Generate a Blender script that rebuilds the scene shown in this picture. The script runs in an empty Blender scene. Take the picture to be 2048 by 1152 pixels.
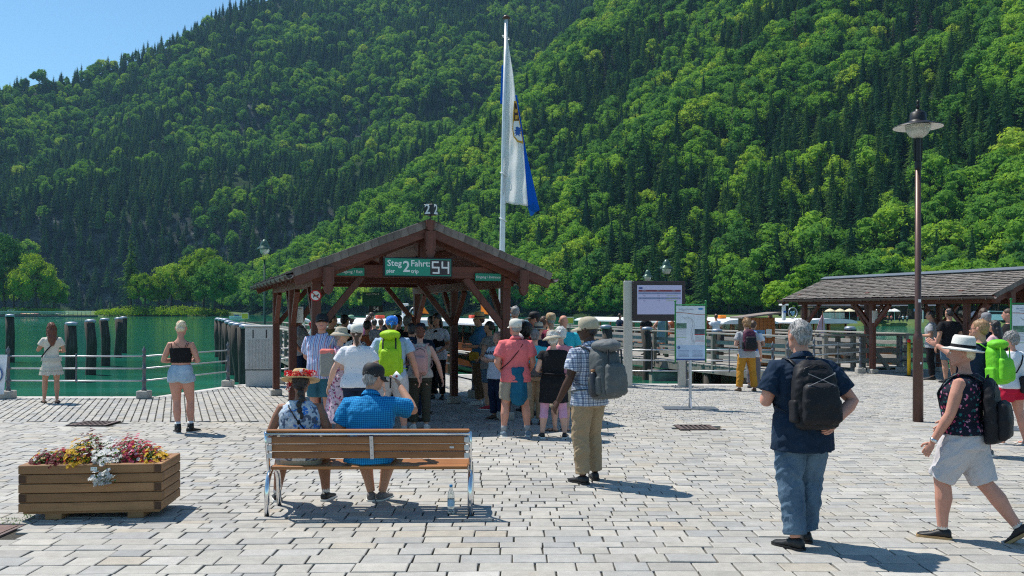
import bpy, math, random
import numpy as np
from mathutils import Vector, Matrix, noise as mnoise

R = math.radians
SC = bpy.context.scene
COL = SC.collection
random.seed(7)
np.random.seed(7)

# ------------------------------------------------------------------ camera
F = 1750.0            # focal length in photo pixels (photo 2048 wide)
HZ = 622.0            # photo row of the horizon
EYE = 1.85
cam_d = bpy.data.cameras.new('camera')
cam = bpy.data.objects.new('camera', cam_d)
COL.objects.link(cam)
cam.location = (0, 0, EYE)
cam.rotation_euler = (R(90), 0, 0)
cam_d.sensor_width = 36
cam_d.lens = 36 * F / 2048
cam_d.shift_y = (HZ - 576) / 2048
cam_d.clip_start = 0.1
cam_d.clip_end = 9000
SC.camera = cam

# ------------------------------------------------------------------ light
SUN_EL = 62.0
SDX, SDY = -0.84, 0.54         # horizontal direction towards the sun
n_ = math.hypot(SDX, SDY); SDX /= n_; SDY /= n_
world = bpy.data.worlds.new('World')
SC.world = world
world.use_nodes = True
wn = world.node_tree
for nd in list(wn.nodes): wn.nodes.remove(nd)
wo = wn.nodes.new('ShaderNodeOutputWorld')
wb = wn.nodes.new('ShaderNodeBackground')
ws = wn.nodes.new('ShaderNodeTexSky')
ws.sky_type = 'NISHITA'
ws.sun_disc = False
ws.sun_elevation = R(SUN_EL)
ws.sun_rotation = math.atan2(SDX, SDY)
ws.altitude = 1500
ws.air_density = 1.15
ws.dust_density = 0.1
ws.ozone_density = 3.0
wb.inputs['Strength'].default_value = 0.12
wt = wn.nodes.new('ShaderNodeMix'); wt.data_type = 'RGBA'; wt.blend_type = 'MULTIPLY'; wt.inputs[0].default_value = 1
wt.inputs[7].default_value = (.84, 1.06, 1.04, 1)      # white balance of the photograph
wn.links.new(ws.outputs[0], wt.inputs[6]); wn.links.new(wt.outputs[2], wb.inputs[0])
wn.links.new(wb.outputs[0], wo.inputs[0])
sun_d = bpy.data.lights.new('sun', 'SUN')
sun_d.energy = 5.0
sun_d.angle = R(0.53)
sun_d.color = (1.0, 0.95, 0.87)
sun = bpy.data.objects.new('sun', sun_d)
COL.objects.link(sun)
ce = math.cos(R(SUN_EL))
sdir = Vector((SDX * ce, SDY * ce, math.sin(R(SUN_EL))))
sun.rotation_euler = sdir.to_track_quat('Z', 'Y').to_euler()
sun.location = (-20, 10, 60)
SC.view_settings.view_transform = 'Standard'
SC.view_settings.look = 'None'
SC.view_settings.exposure = 0.30
SC.view_settings.gamma = 1.0
SC.view_settings.use_curve_mapping = False
SC.render.engine = 'CYCLES'
SC.cycles.use_denoising = False
SC.cycles.pixel_filter_type = 'BLACKMAN_HARRIS'
SC.cycles.filter_width = 1.15
SC.cycles.max_bounces = 6
SC.cycles.diffuse_bounces = 3
SC.cycles.glossy_bounces = 3
SC.cycles.transmission_bounces = 6
SC.cycles.transparent_max_bounces = 6
SC.cycles.volume_bounces = 0
SC.cycles.caustics_reflective = False
SC.cycles.caustics_refractive = False


def gp(px, py, z=0.0):
    """ground point (height z) seen at a photo pixel"""
    d = F * (EYE - z) / (py - HZ)
    return Vector(((px - 1024) * d / F, d, z))


def at(px, d, z=0.0):
    return Vector(((px - 1024) * d / F, d, z))


# ------------------------------------------------------------------ materials
MATS = {}


class NT:
    """small helper for node trees"""
    def __init__(s, name):
        m = bpy.data.materials.new(name)
        m.use_nodes = True
        s.m = m
        s.t = m.node_tree
        for nd in list(s.t.nodes): s.t.nodes.remove(nd)
        s.out = s.n('ShaderNodeOutputMaterial')
        s.b = s.n('ShaderNodeBsdfPrincipled')
        s.l(s.b.outputs[0], s.out.inputs[0])
        s._obj = None

    def n(s, t, **kw):
        nd = s.t.nodes.new(t)
        for k, v in kw.items():
            setattr(nd, k, v)
        return nd

    def l(s, a, b): s.t.links.new(a, b)

    def coord(s, kind='Object', scale=(1, 1, 1), rot=(0, 0, 0)):
        tc = s.n('ShaderNodeTexCoord')
        mp = s.n('ShaderNodeMapping')
        mp.inputs['Scale'].default_value = scale
        mp.inputs['Rotation'].default_value = rot
        s.l(tc.outputs[kind], mp.inputs['Vector'])
        return mp.outputs[0]

    def geo(s, scale=(1, 1, 1)):
        tc = s.n('ShaderNodeNewGeometry')
        mp = s.n('ShaderNodeMapping')
        mp.inputs['Scale'].default_value = scale
        s.l(tc.outputs['Position'], mp.inputs['Vector'])
        return mp.outputs[0]

    def noise(s, vec, scale=5, detail=4, rough=0.6, dist=0.0):
        nd = s.n('ShaderNodeTexNoise')
        nd.inputs['Scale'].default_value = scale
        nd.inputs['Detail'].default_value = detail
        nd.inputs['Roughness'].default_value = rough
        nd.inputs['Distortion'].default_value = dist
        if vec is not None: s.l(vec, nd.inputs['Vector'])
        return nd.outputs['Fac']

    def ramp(s, fac, stops, interp='LINEAR'):
        nd = s.n('ShaderNodeValToRGB')
        cr = nd.color_ramp
        cr.interpolation = interp
        while len(cr.elements) < len(stops): cr.elements.new(0.5)
        for e, (p, c) in zip(cr.elements, stops):
            e.position = p
            if not isinstance(c, (tuple, list)): c = (c, c, c)
            e.color = (c[0], c[1], c[2], 1)
        if fac is not None: s.l(fac, nd.inputs[0])
        return nd.outputs[0]

    def mix(s, fac, a, b, mode='MIX'):
        nd = s.n('ShaderNodeMix', data_type='RGBA', blend_type=mode)
        for sock, v in ((nd.inputs[0], fac), (nd.inputs[6], a), (nd.inputs[7], b)):
            if hasattr(v, 'default_value') or hasattr(v, 'is_linked'):
                s.l(v, sock)
            elif isinstance(v, (int, float)):
                sock.default_value = v if sock.type == 'VALUE' else (v, v, v, 1)
            else:
                sock.default_value = (v[0], v[1], v[2], 1)
        return nd.outputs[2]

    def math(s, op, a, b=0.0, clamp=False):
        nd = s.n('ShaderNodeMath', operation=op)
        nd.use_clamp = clamp
        for i, v in enumerate((a, b)):
            if isinstance(v, (int, float)): nd.inputs[i].default_value = v
            else: s.l(v, nd.inputs[i])
        return nd.outputs[0]

    def bump(s, h, strength=0.3, dist=0.01):
        nd = s.n('ShaderNodeBump')
        nd.inputs['Strength'].default_value = strength
        nd.inputs['Distance'].default_value = dist
        s.l(h, nd.inputs['Height'])
        s.l(nd.outputs[0], s.b.inputs['Normal'])

    def base(s, c):
        if isinstance(c, (tuple, list)): s.b.inputs['Base Color'].default_value = (c[0], c[1], c[2], 1)
        else: s.l(c, s.b.inputs['Base Color'])

    def set(s, **kw):
        for k, v in kw.items():
            s.b.inputs[k.replace('_', ' ')].default_value = v


def flat(name, c, rough=0.6, metal=0.0, var=0.12, scale=6.0, bump=0.0, spec=0.4, bs=60.0):
    """plain material with slight tonal variation and optional fine relief"""
    key = ('flat', name)
    if key in MATS: return MATS[key]
    k = NT(name)
    v = k.coord('Object')
    nz = k.noise(v, scale, 5, 0.65)
    lo = tuple(x * (1 - var) for x in c); hi = tuple(min(1, x * (1 + var)) for x in c)
    k.base(k.ramp(nz, [(0.3, lo), (0.7, hi)]))
    k.set(Roughness=rough, Metallic=metal)
    k.b.inputs['Specular IOR Level'].default_value = spec
    if bump > 0:
        k.bump(k.noise(v, bs, 4, 0.6), bump, 0.004)
    MATS[key] = k.m
    return k.m


def wood(name, c, dark=0.55, rough=0.6, axis='X', scale=1.0, spec=0.3, rnd=0.15, grey=0.0):
    key = ('wood', name, axis)
    if key in MATS: return MATS[key]
    k = NT(name)
    sc = {'X': (0.6, 9, 9), 'Y': (9, 0.6, 9), 'Z': (9, 9, 0.6)}[axis]
    v = k.coord('Object', tuple(x * scale for x in sc))
    nz = k.noise(v, 2.2, 7, 0.65, 0.6)
    n2 = k.noise(k.coord('Object'), 1.7, 3, 0.6)
    oi = k.n('ShaderNodeObjectInfo')
    lo = tuple(x * dark for x in c)
    col = k.ramp(nz, [(0.28, lo), (0.5, c), (0.75, tuple(min(1, x * 1.15) for x in c))])
    f2 = k.ramp(n2, [(0.3, 0.8), (0.7, 1.1)])
    col = k.mix(1.0, col, f2, 'MULTIPLY')
    f3 = k.ramp(oi.outputs['Random'], [(0, 1 - rnd), (1, 1 + rnd)])
    col = k.mix(1.0, col, f3, 'MULTIPLY')
    k.base(col)
    k.set(Roughness=rough)
    k.b.inputs['Specular IOR Level'].default_value = spec
    k.bump(nz, 0.25, 0.004)
    MATS[key] = k.m
    return k.m


# ------------------------------------------------------------------ mesh helpers
class MB:
    def __init__(s):
        s.v = []; s.f = []; s.m = []; s.sm = []
        s.X = None   # optional transform for added geometry
        s.mi = 0
        s.smooth = False

    def add(s, vs, fs):
        o = len(s.v)
        if s.X is not None: vs = [s.X @ Vector(p) for p in vs]
        s.v.extend([tuple(p) for p in vs])
        for f in fs:
            s.f.append(tuple(i + o for i in f)); s.m.append(s.mi); s.sm.append(s.smooth)
        return s

    def box(s, c, d, rz=0.0, rot=None):
        hx, hy, hz = d[0] / 2, d[1] / 2, d[2] / 2
        M = rot if rot is not None else Matrix.Rotation(rz, 3, 'Z')
        c = Vector(c)
        vs = [c + M @ Vector((x * hx, y * hy, z * hz)) for x in (-1, 1) for y in (-1, 1) for z in (-1, 1)]
        fs = [(0, 1, 3, 2), (4, 6, 7, 5), (0, 4, 5, 1), (2, 3, 7, 6), (0, 2, 6, 4), (1, 5, 7, 3)]
        return s.add(vs, fs)

    def cbox(s, c, d, ch=0.005, rz=0.0, rot=None):
        """box with chamfered edges"""
        hx, hy, hz = d[0] / 2, d[1] / 2, d[2] / 2
        ch = min(ch, hx * .49, hy * .49, hz * .49)
        M = rot if rot is not None else Matrix.Rotation(rz, 3, 'Z')
        c = Vector(c)
        vs = []; idx = {}
        for sx in (-1, 1):
            for sy in (-1, 1):
                for sz in (-1, 1):
                    for ax in range(3):
                        p = [sx * hx, sy * hy, sz * hz]
                        q = [sx, sy, sz]
                        for a in range(3):
                            if a != ax: p[a] -= q[a] * ch
                        idx[(sx, sy, sz, ax)] = len(vs)
                        vs.append(c + M @ Vector(p))
        fs = []
        for ax in range(3):
            o = [a for a in range(3) if a != ax]
            for sg in (-1, 1):
                loop = []
                for (a, b) in ((-1, -1), (1, -1), (1, 1), (-1, 1)):
                    k = [0, 0, 0]; k[ax] = sg; k[o[0]] = a; k[o[1]] = b
                    loop.append(idx[(k[0], k[1], k[2], ax)])
                fs.append(loop if (sg > 0) != (ax == 1) else loop[::-1])
        for ax in range(3):
            o = [a for a in range(3) if a != ax]
            for a in (-1, 1):
                for b in (-1, 1):
                    k1 = [0, 0, 0]; k1[ax] = -1; k1[o[0]] = a; k1[o[1]] = b
                    k2 = list(k1); k2[ax] = 1
                    l = [idx[(*k1, o[0])], idx[(*k2, o[0])], idx[(*k2, o[1])], idx[(*k1, o[1])]]
                    flip = (a * b > 0)
                    if ax == 1: flip = not flip
                    fs.append(l if flip else l[::-1])
        for sx in (-1, 1):
            for sy in (-1, 1):
                for sz in (-1, 1):
                    l = [idx[(sx, sy, sz, a)] for a in range(3)]
                    fs.append(l if sx * sy * sz > 0 else l[::-1])
        return s.add(vs, fs)

    def beam(s, a, b, w, h, up=(0, 0, 1), ch=0.0):
        a = Vector(a); b = Vector(b)
        d = b - a; L = d.length
        x = d.normalized(); u = Vector(up)
        y = u.cross(x)
        if y.length < 1e-4: y = Vector((0, 1, 0)).cross(x)
        y.normalize(); z = x.cross(y)
        M = Matrix((x, y, z)).transposed()
        c = (a + b) / 2
        if ch > 0: return s.cbox(c, (L, w, h), ch, rot=M)
        return s.box(c, (L, w, h), rot=M)

    def tube(s, pts, rad, n=8, cap=True, squash=None):
        pts = [Vector(p) for p in pts]
        if isinstance(rad, (int, float)): rad = [rad] * len(pts)
        rings = []
        t0 = (pts[1] - pts[0]).normalized()
        ref = Vector((0, 0, 1)) if abs(t0.z) < 0.9 else Vector((0, 1, 0))
        u = ref.cross(t0).normalized()
        for i, p in enumerate(pts):
            if i == 0: t = t0
            elif i == len(pts) - 1: t = (pts[i] - pts[i - 1]).normalized()
            else: t = ((pts[i + 1] - pts[i]).normalized() + (pts[i] - pts[i - 1]).normalized()).normalized()
            u = (u - t * u.dot(t))
            if u.length < 1e-6: u = Vector((1, 0, 0))
            u.normalize()
            w = t.cross(u)
            r = rad[i]
            ru, rw = (r, r) if not isinstance(r, (tuple, list)) else r
            rings.append([p + u * (math.cos(2 * math.pi * k / n) * ru) + w * (math.sin(2 * math.pi * k / n) * rw) for k in range(n)])
        return s.loft(rings, cap)

    def loft(s, rings, cap=True):
        n = len(rings[0])
        vs = [p for r in rings for p in r]
        fs = []
        for i in range(len(rings) - 1):
            for k in range(n):
                a = i * n + k; b = i * n + (k + 1) % n
                fs.append((a, b, b + n, a + n))
        if cap:
            fs.append(tuple(range(n))[::-1])
            fs.append(tuple(range((len(rings) - 1) * n, len(rings) * n)))
        return s.add(vs, fs)

    def lathe(s, prof, c=(0, 0, 0), n=16, cap=True):
        c = Vector(c)
        rings = [[c + Vector((r * math.cos(2 * math.pi * k / n), r * math.sin(2 * math.pi * k / n), z)) for k in range(n)] for r, z in prof]
        return s.loft(rings, cap)

    def ell(s, c, r, n=12, m=8, rot=None):
        c = Vector(c); rings = []
        for i in range(1, m):
            a = math.pi * i / m - math.pi / 2
            ring = []
            for k in range(n):
                p = Vector((r[0] * math.cos(a) * math.cos(2 * math.pi * k / n), r[1] * math.cos(a) * math.sin(2 * math.pi * k / n), r[2] * math.sin(a)))
                if rot is not None: p = rot @ p
                ring.append(c + p)
            rings.append(ring)
        return s.loft(rings, True)

    def quad(s, a, b, c, d): return s.add([a, b, c, d], [(0, 1, 2, 3)])

    def prism(s, pts, t, axis='Y', off=0.0):
        """extrude a 2-d outline (list of (a,b)) along axis by thickness t centred on off"""
        n = len(pts)
        def P(a, b, h):
            if axis == 'Y': return (a, h, b)
            if axis == 'Z': return (a, b, h)
            return (h, a, b)
        vs = [P(a, b, off - t / 2) for a, b in pts] + [P(a, b, off + t / 2) for a, b in pts]
        fs = [tuple(range(n)), tuple(range(2 * n - 1, n - 1, -1))]
        for i in range(n):
            j = (i + 1) % n
            fs.append((i, i + n, j + n, j))
        return s.add(vs, fs)

    def mesh(s, name, mats):
        me = bpy.data.meshes.new(name)
        me.from_pydata(s.v, [], s.f)
        if not isinstance(mats, (list, tuple)): mats = [mats]
        for m in mats: me.materials.append(m)
        if len(mats) > 1: me.polygons.foreach_set('material_index', s.m)
        me.polygons.foreach_set('use_smooth', s.sm)
        return me

    def build(s, name, mats, parent=None, recenter=True, shade=None):
        if shade is not None: s.sm = [shade] * len(s.f)
        loc = Vector((0, 0, 0))
        if recenter and s.v:
            a = np.array(s.v); c = (a.min(0) + a.max(0)) / 2
            if parent is None: c[2] = a[:, 2].min()
            s.v = [tuple(x) for x in (a - c)]
            loc = Vector(c)
        me = s.mesh(name, mats)
        fix_normals(me)
        o = bpy.data.objects.new(name, me)
        COL.objects.link(o)
        o.location = loc
        if parent is not None: o.parent = parent
        return o


import bmesh


def fix_normals(me):
    bm = bmesh.new(); bm.from_mesh(me)
    bmesh.ops.recalc_face_normals(bm, faces=bm.faces)
    bm.to_mesh(me); bm.free()


def tag(o, label=None, cat=None, group=None, kind=None):
    if label: o['label'] = label
    if cat: o['category'] = cat
    if group: o['group'] = group
    if kind: o['kind'] = kind
    return o


def thing(name, label, cat, loc=(0, 0, 0), rz=0.0, group=None, kind=None):
    o = bpy.data.objects.new(name, None)
    o.empty_display_size = 0.2
    COL.objects.link(o)
    o.location = loc; o.rotation_euler = (0, 0, rz)
    return tag(o, label, cat, group, kind)


def copy_tree(o, parent=None):
    c = o.copy(); COL.objects.link(c); c.parent = parent
    for ch in list(o.children): copy_tree(ch, c)
    return c


def fast_mesh(name, verts, quads, mats, smooth=False, tris=None):
    """numpy mesh: verts (N,3), quads (M,4)"""
    me = bpy.data.meshes.new(name)
    nv = len(verts); me.vertices.add(nv)
    me.vertices.foreach_set('co', np.asarray(verts, np.float32).ravel())
    faces = np.asarray(quads, np.int32)
    k = faces.shape[1]
    nf = len(faces)
    me.loops.add(nf * k); me.loops.foreach_set('vertex_index', faces.ravel())
    me.polygons.add(nf)
    me.polygons.foreach_set('loop_start', np.arange(0, nf * k, k, dtype=np.int32))
    me.polygons.foreach_set('use_smooth', np.full(nf, smooth))
    me.update(calc_edges=True)
    me.validate()
    for m in (mats if isinstance(mats, (list, tuple)) else [mats]): me.materials.append(m)
    return me


def text(s, size, mat, parent, loc, rot=(R(90), 0, 0), name='lettering', align='CENTER', bold=0.0, ext=0.001, squeeze=1.0):
    cu = bpy.data.curves.new(name, 'FONT')
    cu.body = s; cu.size = size; cu.align_x = align; cu.align_y = 'CENTER'
    cu.extrude = ext; cu.offset = bold; cu.resolution_u = 2
    to = bpy.data.objects.new('t', cu)
    me = bpy.data.meshes.new_from_object(to)
    bpy.data.objects.remove(to)
    me.materials.clear(); me.materials.append(mat)
    o = bpy.data.objects.new(name, me); COL.objects.link(o)
    o.location = loc; o.rotation_euler = rot; o.scale = (squeeze, 1, 1)
    o.parent = parent
    return o

# ------------------------------------------------------------------ terrain, water, ground
WATER = -0.78
_rs = np.random.RandomState(5)
_tab = _rs.rand(256, 256)


def vnoise(x, y):
    xi = np.floor(x).astype(int); yi = np.floor(y).astype(int)
    fx = x - xi; fy = y - yi
    fx = fx * fx * (3 - 2 * fx); fy = fy * fy * (3 - 2 * fy)
    g = lambda a, b: _tab[a % 256, b % 256]
    return (g(xi, yi) * (1 - fx) * (1 - fy) + g(xi + 1, yi) * fx * (1 - fy) + g(xi, yi + 1) * (1 - fx) * fy + g(xi + 1, yi + 1) * fx * fy) * 2 - 1


def fbm(x, y, sc, o=4):
    r = 0; a = 1.0
    for i in range(o):
        r = r + a * vnoise(x / sc + 17.3 * i, y / sc + 9.1 * i)
        sc /= 2.03; a *= 0.5
    return r


def sstep(a, b, x):
    t = np.clip((x - a) / (b - a), 0, 1)
    return t * t * (3 - 2 * t)


def smin(a, b, k):
    h = np.clip(0.5 + 0.5 * (b - a) / k, 0, 1)
    return b * (1 - h) + a * h - k * h * (1 - h)


def h_spur(X, Y):
    s = .72 * (X + 190) + .70 * (Y - 600)
    z = np.where(s > 0, .5 * s + .0006 * s * s, .5 * s)
    # shallow gullies that run down the slope
    t = .70 * (X + 190) - .72 * (Y - 600)
    z = z + np.clip(s / 120, 0, 1) * (9 * np.sin(t / 34 + .8 * np.sin(s / 90)) + 6 * fbm(X, Y, 60, 3))
    side = 83 + 1.49 * (X + 139) - .706 * (Y - 750) + 7 * fbm(X + 50, Y, 70, 2)
    return smin(z, side, 18)


def h_far(X, Y):
    u = Y - 760 + 35 * fbm(X + 300, Y * 0 + 3, 260, 2)
    z = .5 * u + .00032 * np.clip(u, 0, None) ** 2 + 60 * sstep(0, 75, u) * (1 - sstep(120, 420, u))  # last term: steep foot added so the lower slope turns dark
    z = z + 42 * sstep(330, 385, u + 40 * fbm(X, Y, 160, 2)) * sstep(-420, -300, X) * (1 - sstep(420, 900, u))
    z = z + np.clip(u / 150, 0, 1) * (20 * fbm(X, Y * .35, 110, 4))
    back = 262 + 1.317 * (X + 702) - .4 * (Y - 1200) + 6 * fbm(X, Y, 90, 2)
    return smin(z, back, 12)


def height(X, Y):
    return np.maximum(h_spur(X, Y), h_far(X, Y))


def grid_mesh(name, x0, x1, y0, y1, st, fn, mat, cull):
    xs = np.arange(x0, x1 + st, st); ys = np.arange(y0, y1 + st, st)
    X, Y = np.meshgrid(xs, ys)
    Z = fn(X, Y)
    v = np.stack([X, Y, Z], -1).reshape(-1, 3)
    ny, nx = X.shape
    i = np.arange(ny - 1)[:, None] * nx + np.arange(nx - 1)[None, :]
    q = np.stack([i, i + 1, i + nx + 1, i + nx], -1).reshape(-1, 4)
    qz = Z.reshape(-1)[q]
    q = q[cull(v[q].mean(1), qz)]
    used = np.unique(q); mp = -np.ones(len(v), int); mp[used] = np.arange(len(used))
    me = fast_mesh(name, v[used], mp[q], mat, True)
    o = bpy.data.objects.new(name, me); COL.objects.link(o)
    return o


# mountain material: rock where steep, undergrowth and scree elsewhere
k = NT('mountain_ground')
g = k.n('ShaderNodeNewGeometry')
sp = k.n('ShaderNodeSeparateXYZ'); k.l(g.outputs['Normal'], sp.inputs[0])
v1 = k.geo((.02, .02, .05))
nz = k.noise(v1, 3.0, 8, .7, .4)
rock = k.ramp(nz, [(.35, (.018, .026, .024)), (.55, (.055, .066, .062)), (.74, (.26, .265, .255))])
veg = k.ramp(k.noise(k.geo((.08, .08, .08)), 1.0, 6, .7), [(.35, (.012, .028, .010)), (.6, (.035, .07, .02)), (.8, (.09, .12, .04))])
st = k.math('ADD', sp.outputs['Z'], k.math('MULTIPLY', nz, .35))
k.base(k.mix(k.ramp(st, [(.86, 0), (.97, 1)]), rock, veg))
k.set(Roughness=.95)
k.b.inputs['Specular IOR Level'].default_value = .1
k.bump(nz, 1.0, 6.0)
M_MOUNT = k.m

mount = grid_mesh('mountain', -1500, 950, 240, 2100, 9, height, M_MOUNT,
                  lambda c, qz: (qz.max(1) > -6) & (c[:, 2] < .50 * c[:, 1] + 30) & (np.abs(c[:, 0]) < .85 * c[:, 1] + 60))
tag(mount, 'steep forested mountain sides above the lake', kind='structure')

# water
k = NT('lake_water')
n1 = k.noise(k.geo((.8, 4.2, 1)), 1.0, 4, .6, .3)
n2 = k.noise(k.geo((.16, .55, 1)), 1.0, 3, .5)
n3 = k.noise(k.geo((.012, .07, 1)), 1.0, 4, .6)
spp = k.n('ShaderNodeSeparateXYZ'); k.l(k.n('ShaderNodeNewGeometry').outputs['Position'], spp.inputs[0])
shore = k.ramp(k.math('MULTIPLY', spp.outputs['Y'], .01), [(.185, (.105, .115, .050)), (.23, (.035, .080, .036)), (.32, (.010, .080, .044)), (.5, (.006, .115, .070)), (.8, (.006, .160, .105)), (1.0, (.005, .165, .11))])
sky_streak = k.ramp(n3, [(.46, 0), (.60, 1)])  # sky reflected by wind ripples, painted as turquoise bands in the water colour
col = k.mix(k.math('MULTIPLY', sky_streak, .55), shore, (.016, .27, .19))
k.base(col)
k.set(Roughness=.035, IOR=1.33)
k.b.inputs['Specular IOR Level'].default_value = .5
hh = k.math('ADD', k.math('MULTIPLY', n1, .35), k.math('MULTIPLY', n2, 1.0))
k.bump(hh, .5, .07)
M_WATER = k.m
mb = MB(); mb.quad((-2500, -60, WATER), (2500, -60, WATER), (2500, 1500, WATER), (-2500, 1500, WATER))
water = mb.build('lake_water', M_WATER, recenter=False)
tag(water, 'green lake water with light wind ripples', kind='structure')
mb = MB(); mb.quad((-2600, -80, -6), (2600, -80, -6), (2600, 2200, -6), (-2600, 2200, -6))
bed = mb.build('lake_bed', flat('lake_bed', (.12, .13, .08), .9), recenter=False)
tag(bed, 'lake bed far below the green water', kind='structure')

# ---- plaza polygon
AX = Vector((-.358, .934, 0))          # axis of sheds and piers
AR = Vector((.934, .358, 0))
PLAZA = [(-16, -6), (-16, 18.9), (-7.7, 18.9), (-6.95, 21.8), (-5.3, 23.4), (-4.7, 25.6), (-.6, 25.6), (.9, 22.4), (7.0, 22.0), (8.4, 25.6), (10.2, 27.0), (19, 29.5), (30, 34), (30, -6)]


def inpoly(x, y, P):
    c = np.zeros(np.shape(x), bool)
    j = len(P) - 1
    for i in range(len(P)):
        xi, yi = P[i]; xj, yj = P[j]
        cond = ((yi > y) != (yj > y)) & (x < (xj - xi) * (y - yi) / (yj - yi + 1e-12) + xi)
        c ^= cond
        j = i
    return c


k = NT('joint_sand')
v = k.geo((1, 1, 1))
k.base(k.ramp(k.noise(v, 90, 3, .7), [(.4, (.022, .020, .015)), (.62, (.07, .062, .048)), (.8, (.20, .18, .15))]))
k.set(Roughness=.95); k.bump(k.noise(v, 160, 3, .7), .8, .006)
M_JOINT = k.m
k = NT('quay_stone')
v = k.geo()
k.base(k.ramp(k.noise(v, 3, 8, .7), [(.3, (.16, .15, .12)), (.7, (.36, .34, .30))]))
k.set(Roughness=.9); k.bump(k.noise(v, 25, 5, .7), .5, .01)
M_QUAY = k.m
mb = MB()
n = len(PLAZA)
vs = [(x, y, -.018) for x, y in PLAZA] + [(x, y, -3) for x, y in PLAZA]
mb.add(vs, [tuple(range(n))])
mb.mi = 1
for i in range(n):
    j = (i + 1) % n
    mb.add([vs[i], vs[j], vs[j + n], vs[i + n]], [(0, 1, 2, 3)])
plaza = mb.build('pavement', [M_JOINT, M_QUAY], recenter=False)
tag(plaza, 'paved lakeside square of pale granite setts', kind='structure')
# pale edge kerb strip along the water
mb = MB()
for i in range(1, 12):
    a = Vector((*PLAZA[i], 0)); b = Vector((*PLAZA[i + 1], 0))
    L = (b - a).length; m_ = max(1, int(L / .9)); d = (b - a) / m_
    for q in range(m_):
        nrm = Vector((d.y, -d.x, 0)).normalized()
        p = a + d * q + nrm * .14; p2 = a + d * (q + 1) - d.normalized() * .012 + nrm * .14
        mb.beam(p + Vector((0, 0, -.05)), p2 + Vector((0, 0, -.05)), .30, .11, ch=.008)
kerb = mb.build('kerb_stone', flat('kerb_granite', (.50, .47, .44), .8, 0, .18, 5, .3), plaza, recenter=False)
kerb['kind'] = 'stuff'

k = NT('granite')
at_ = k.n('ShaderNodeAttribute'); at_.attribute_name = 'col'
v = k.geo()
sp1 = k.ramp(k.noise(v, 190, 2, .8), [(.3, .70), (.7, 1.16)])
sp2 = k.ramp(k.noise(v, 9, 5, .7), [(.25, .78), (.75, 1.12)])
sp3 = k.ramp(k.noise(v, .6, 4, .7), [(.3, .86), (.7, 1.06)])
c = k.mix(1, at_.outputs['Color'], sp1, 'MULTIPLY')
c = k.mix(1, c, sp2, 'MULTIPLY')
c = k.mix(1, c, sp3, 'MULTIPLY')
# brown stains with a shape of their own
stn = k.ramp(k.noise(v, 1.3, 6, .75, .5), [(.62, 0), (.74, .35)])
c = k.mix(stn, c, (.30, .235, .16))
k.base(c)
k.set(Roughness=.72)
k.b.inputs['Specular IOR Level'].default_value = .35
k.bump(k.noise(v, 120, 4, .75), .45, .003)
M_GRAN = k.m

PAL = [(.50, .485, .455), (.46, .45, .43), (.53, .51, .475), (.42, .425, .43), (.56, .535, .49), (.49, .45, .39), (.38, .39, .405), (.52, .47, .40), (.47, .47, .465), (.55, .54, .52)]
PAL = [(r * .66 + .092, g_ * .65 + .086, b_ * .63 + .072) for r, g_, b_ in PAL]
PALW = [5, 5, 5, 2.2, 3, 1.6, 1.6, 1.0, 4, 4]


def stone_arrays(corners, zt, bev, rnd=.002):
    """corners (N,4,2) ccw -> verts, quads of bevelled setts"""
    N = len(corners)
    c = corners.mean(1, keepdims=True)
    d = corners - c
    L = np.linalg.norm(d, axis=2, keepdims=True)
    inner = c + d * (1 - bev * 1.4 / np.maximum(L, .02))
    jit = np.random.randn(N, 4, 2) * rnd
    outer = corners + jit
    inner = inner + jit * .7
    z0 = np.full((N, 4, 1), -.03)
    tilt = np.random.randn(N, 4, 1) * .0012
    base = zt[:, None, None] + tilt
    v = np.concatenate([np.concatenate([outer, z0], 2), np.concatenate([outer, base - bev * .7], 2), np.concatenate([inner, base], 2)], 1)  # N,12,3
    q = []
    for lv in (0, 1):
        for a in range(4):
            b = (a + 1) % 4
            q.append((lv * 4 + a, lv * 4 + b, lv * 4 + 4 + b, lv * 4 + 4 + a))
    q.append((8, 9, 10, 11))
    q = np.array(q)
    Q = q[None] + (np.arange(N) * 12)[:, None, None]
    return v.reshape(-1, 3), Q.reshape(-1, 4)


def stone_cols(N):
    p = np.array(PALW) / sum(PALW)
    c = np.array(PAL)[np.random.choice(len(PAL), N, p=p)]
    return np.clip(c * (1 + np.random.randn(N, 1) * .05), 0, 1)


def stones(name, corners, mat, parent, bev=.0055, zr=.002):
    N = len(corners)
    zt = np.random.randn(N) * zr
    v, q = stone_arrays(corners, zt, bev)
    me = fast_mesh(name, v, q, mat)
    ca = me.color_attributes.new('col', 'FLOAT_COLOR', 'POINT')
    cc = np.ones((N, 12, 4), np.float32); cc[:, :, :3] = stone_cols(N)[:, None]
    ca.data.foreach_set('color', cc.ravel())
    o = bpy.data.objects.new(name, me); COL.objects.link(o); o.parent = parent
    return o


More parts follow.
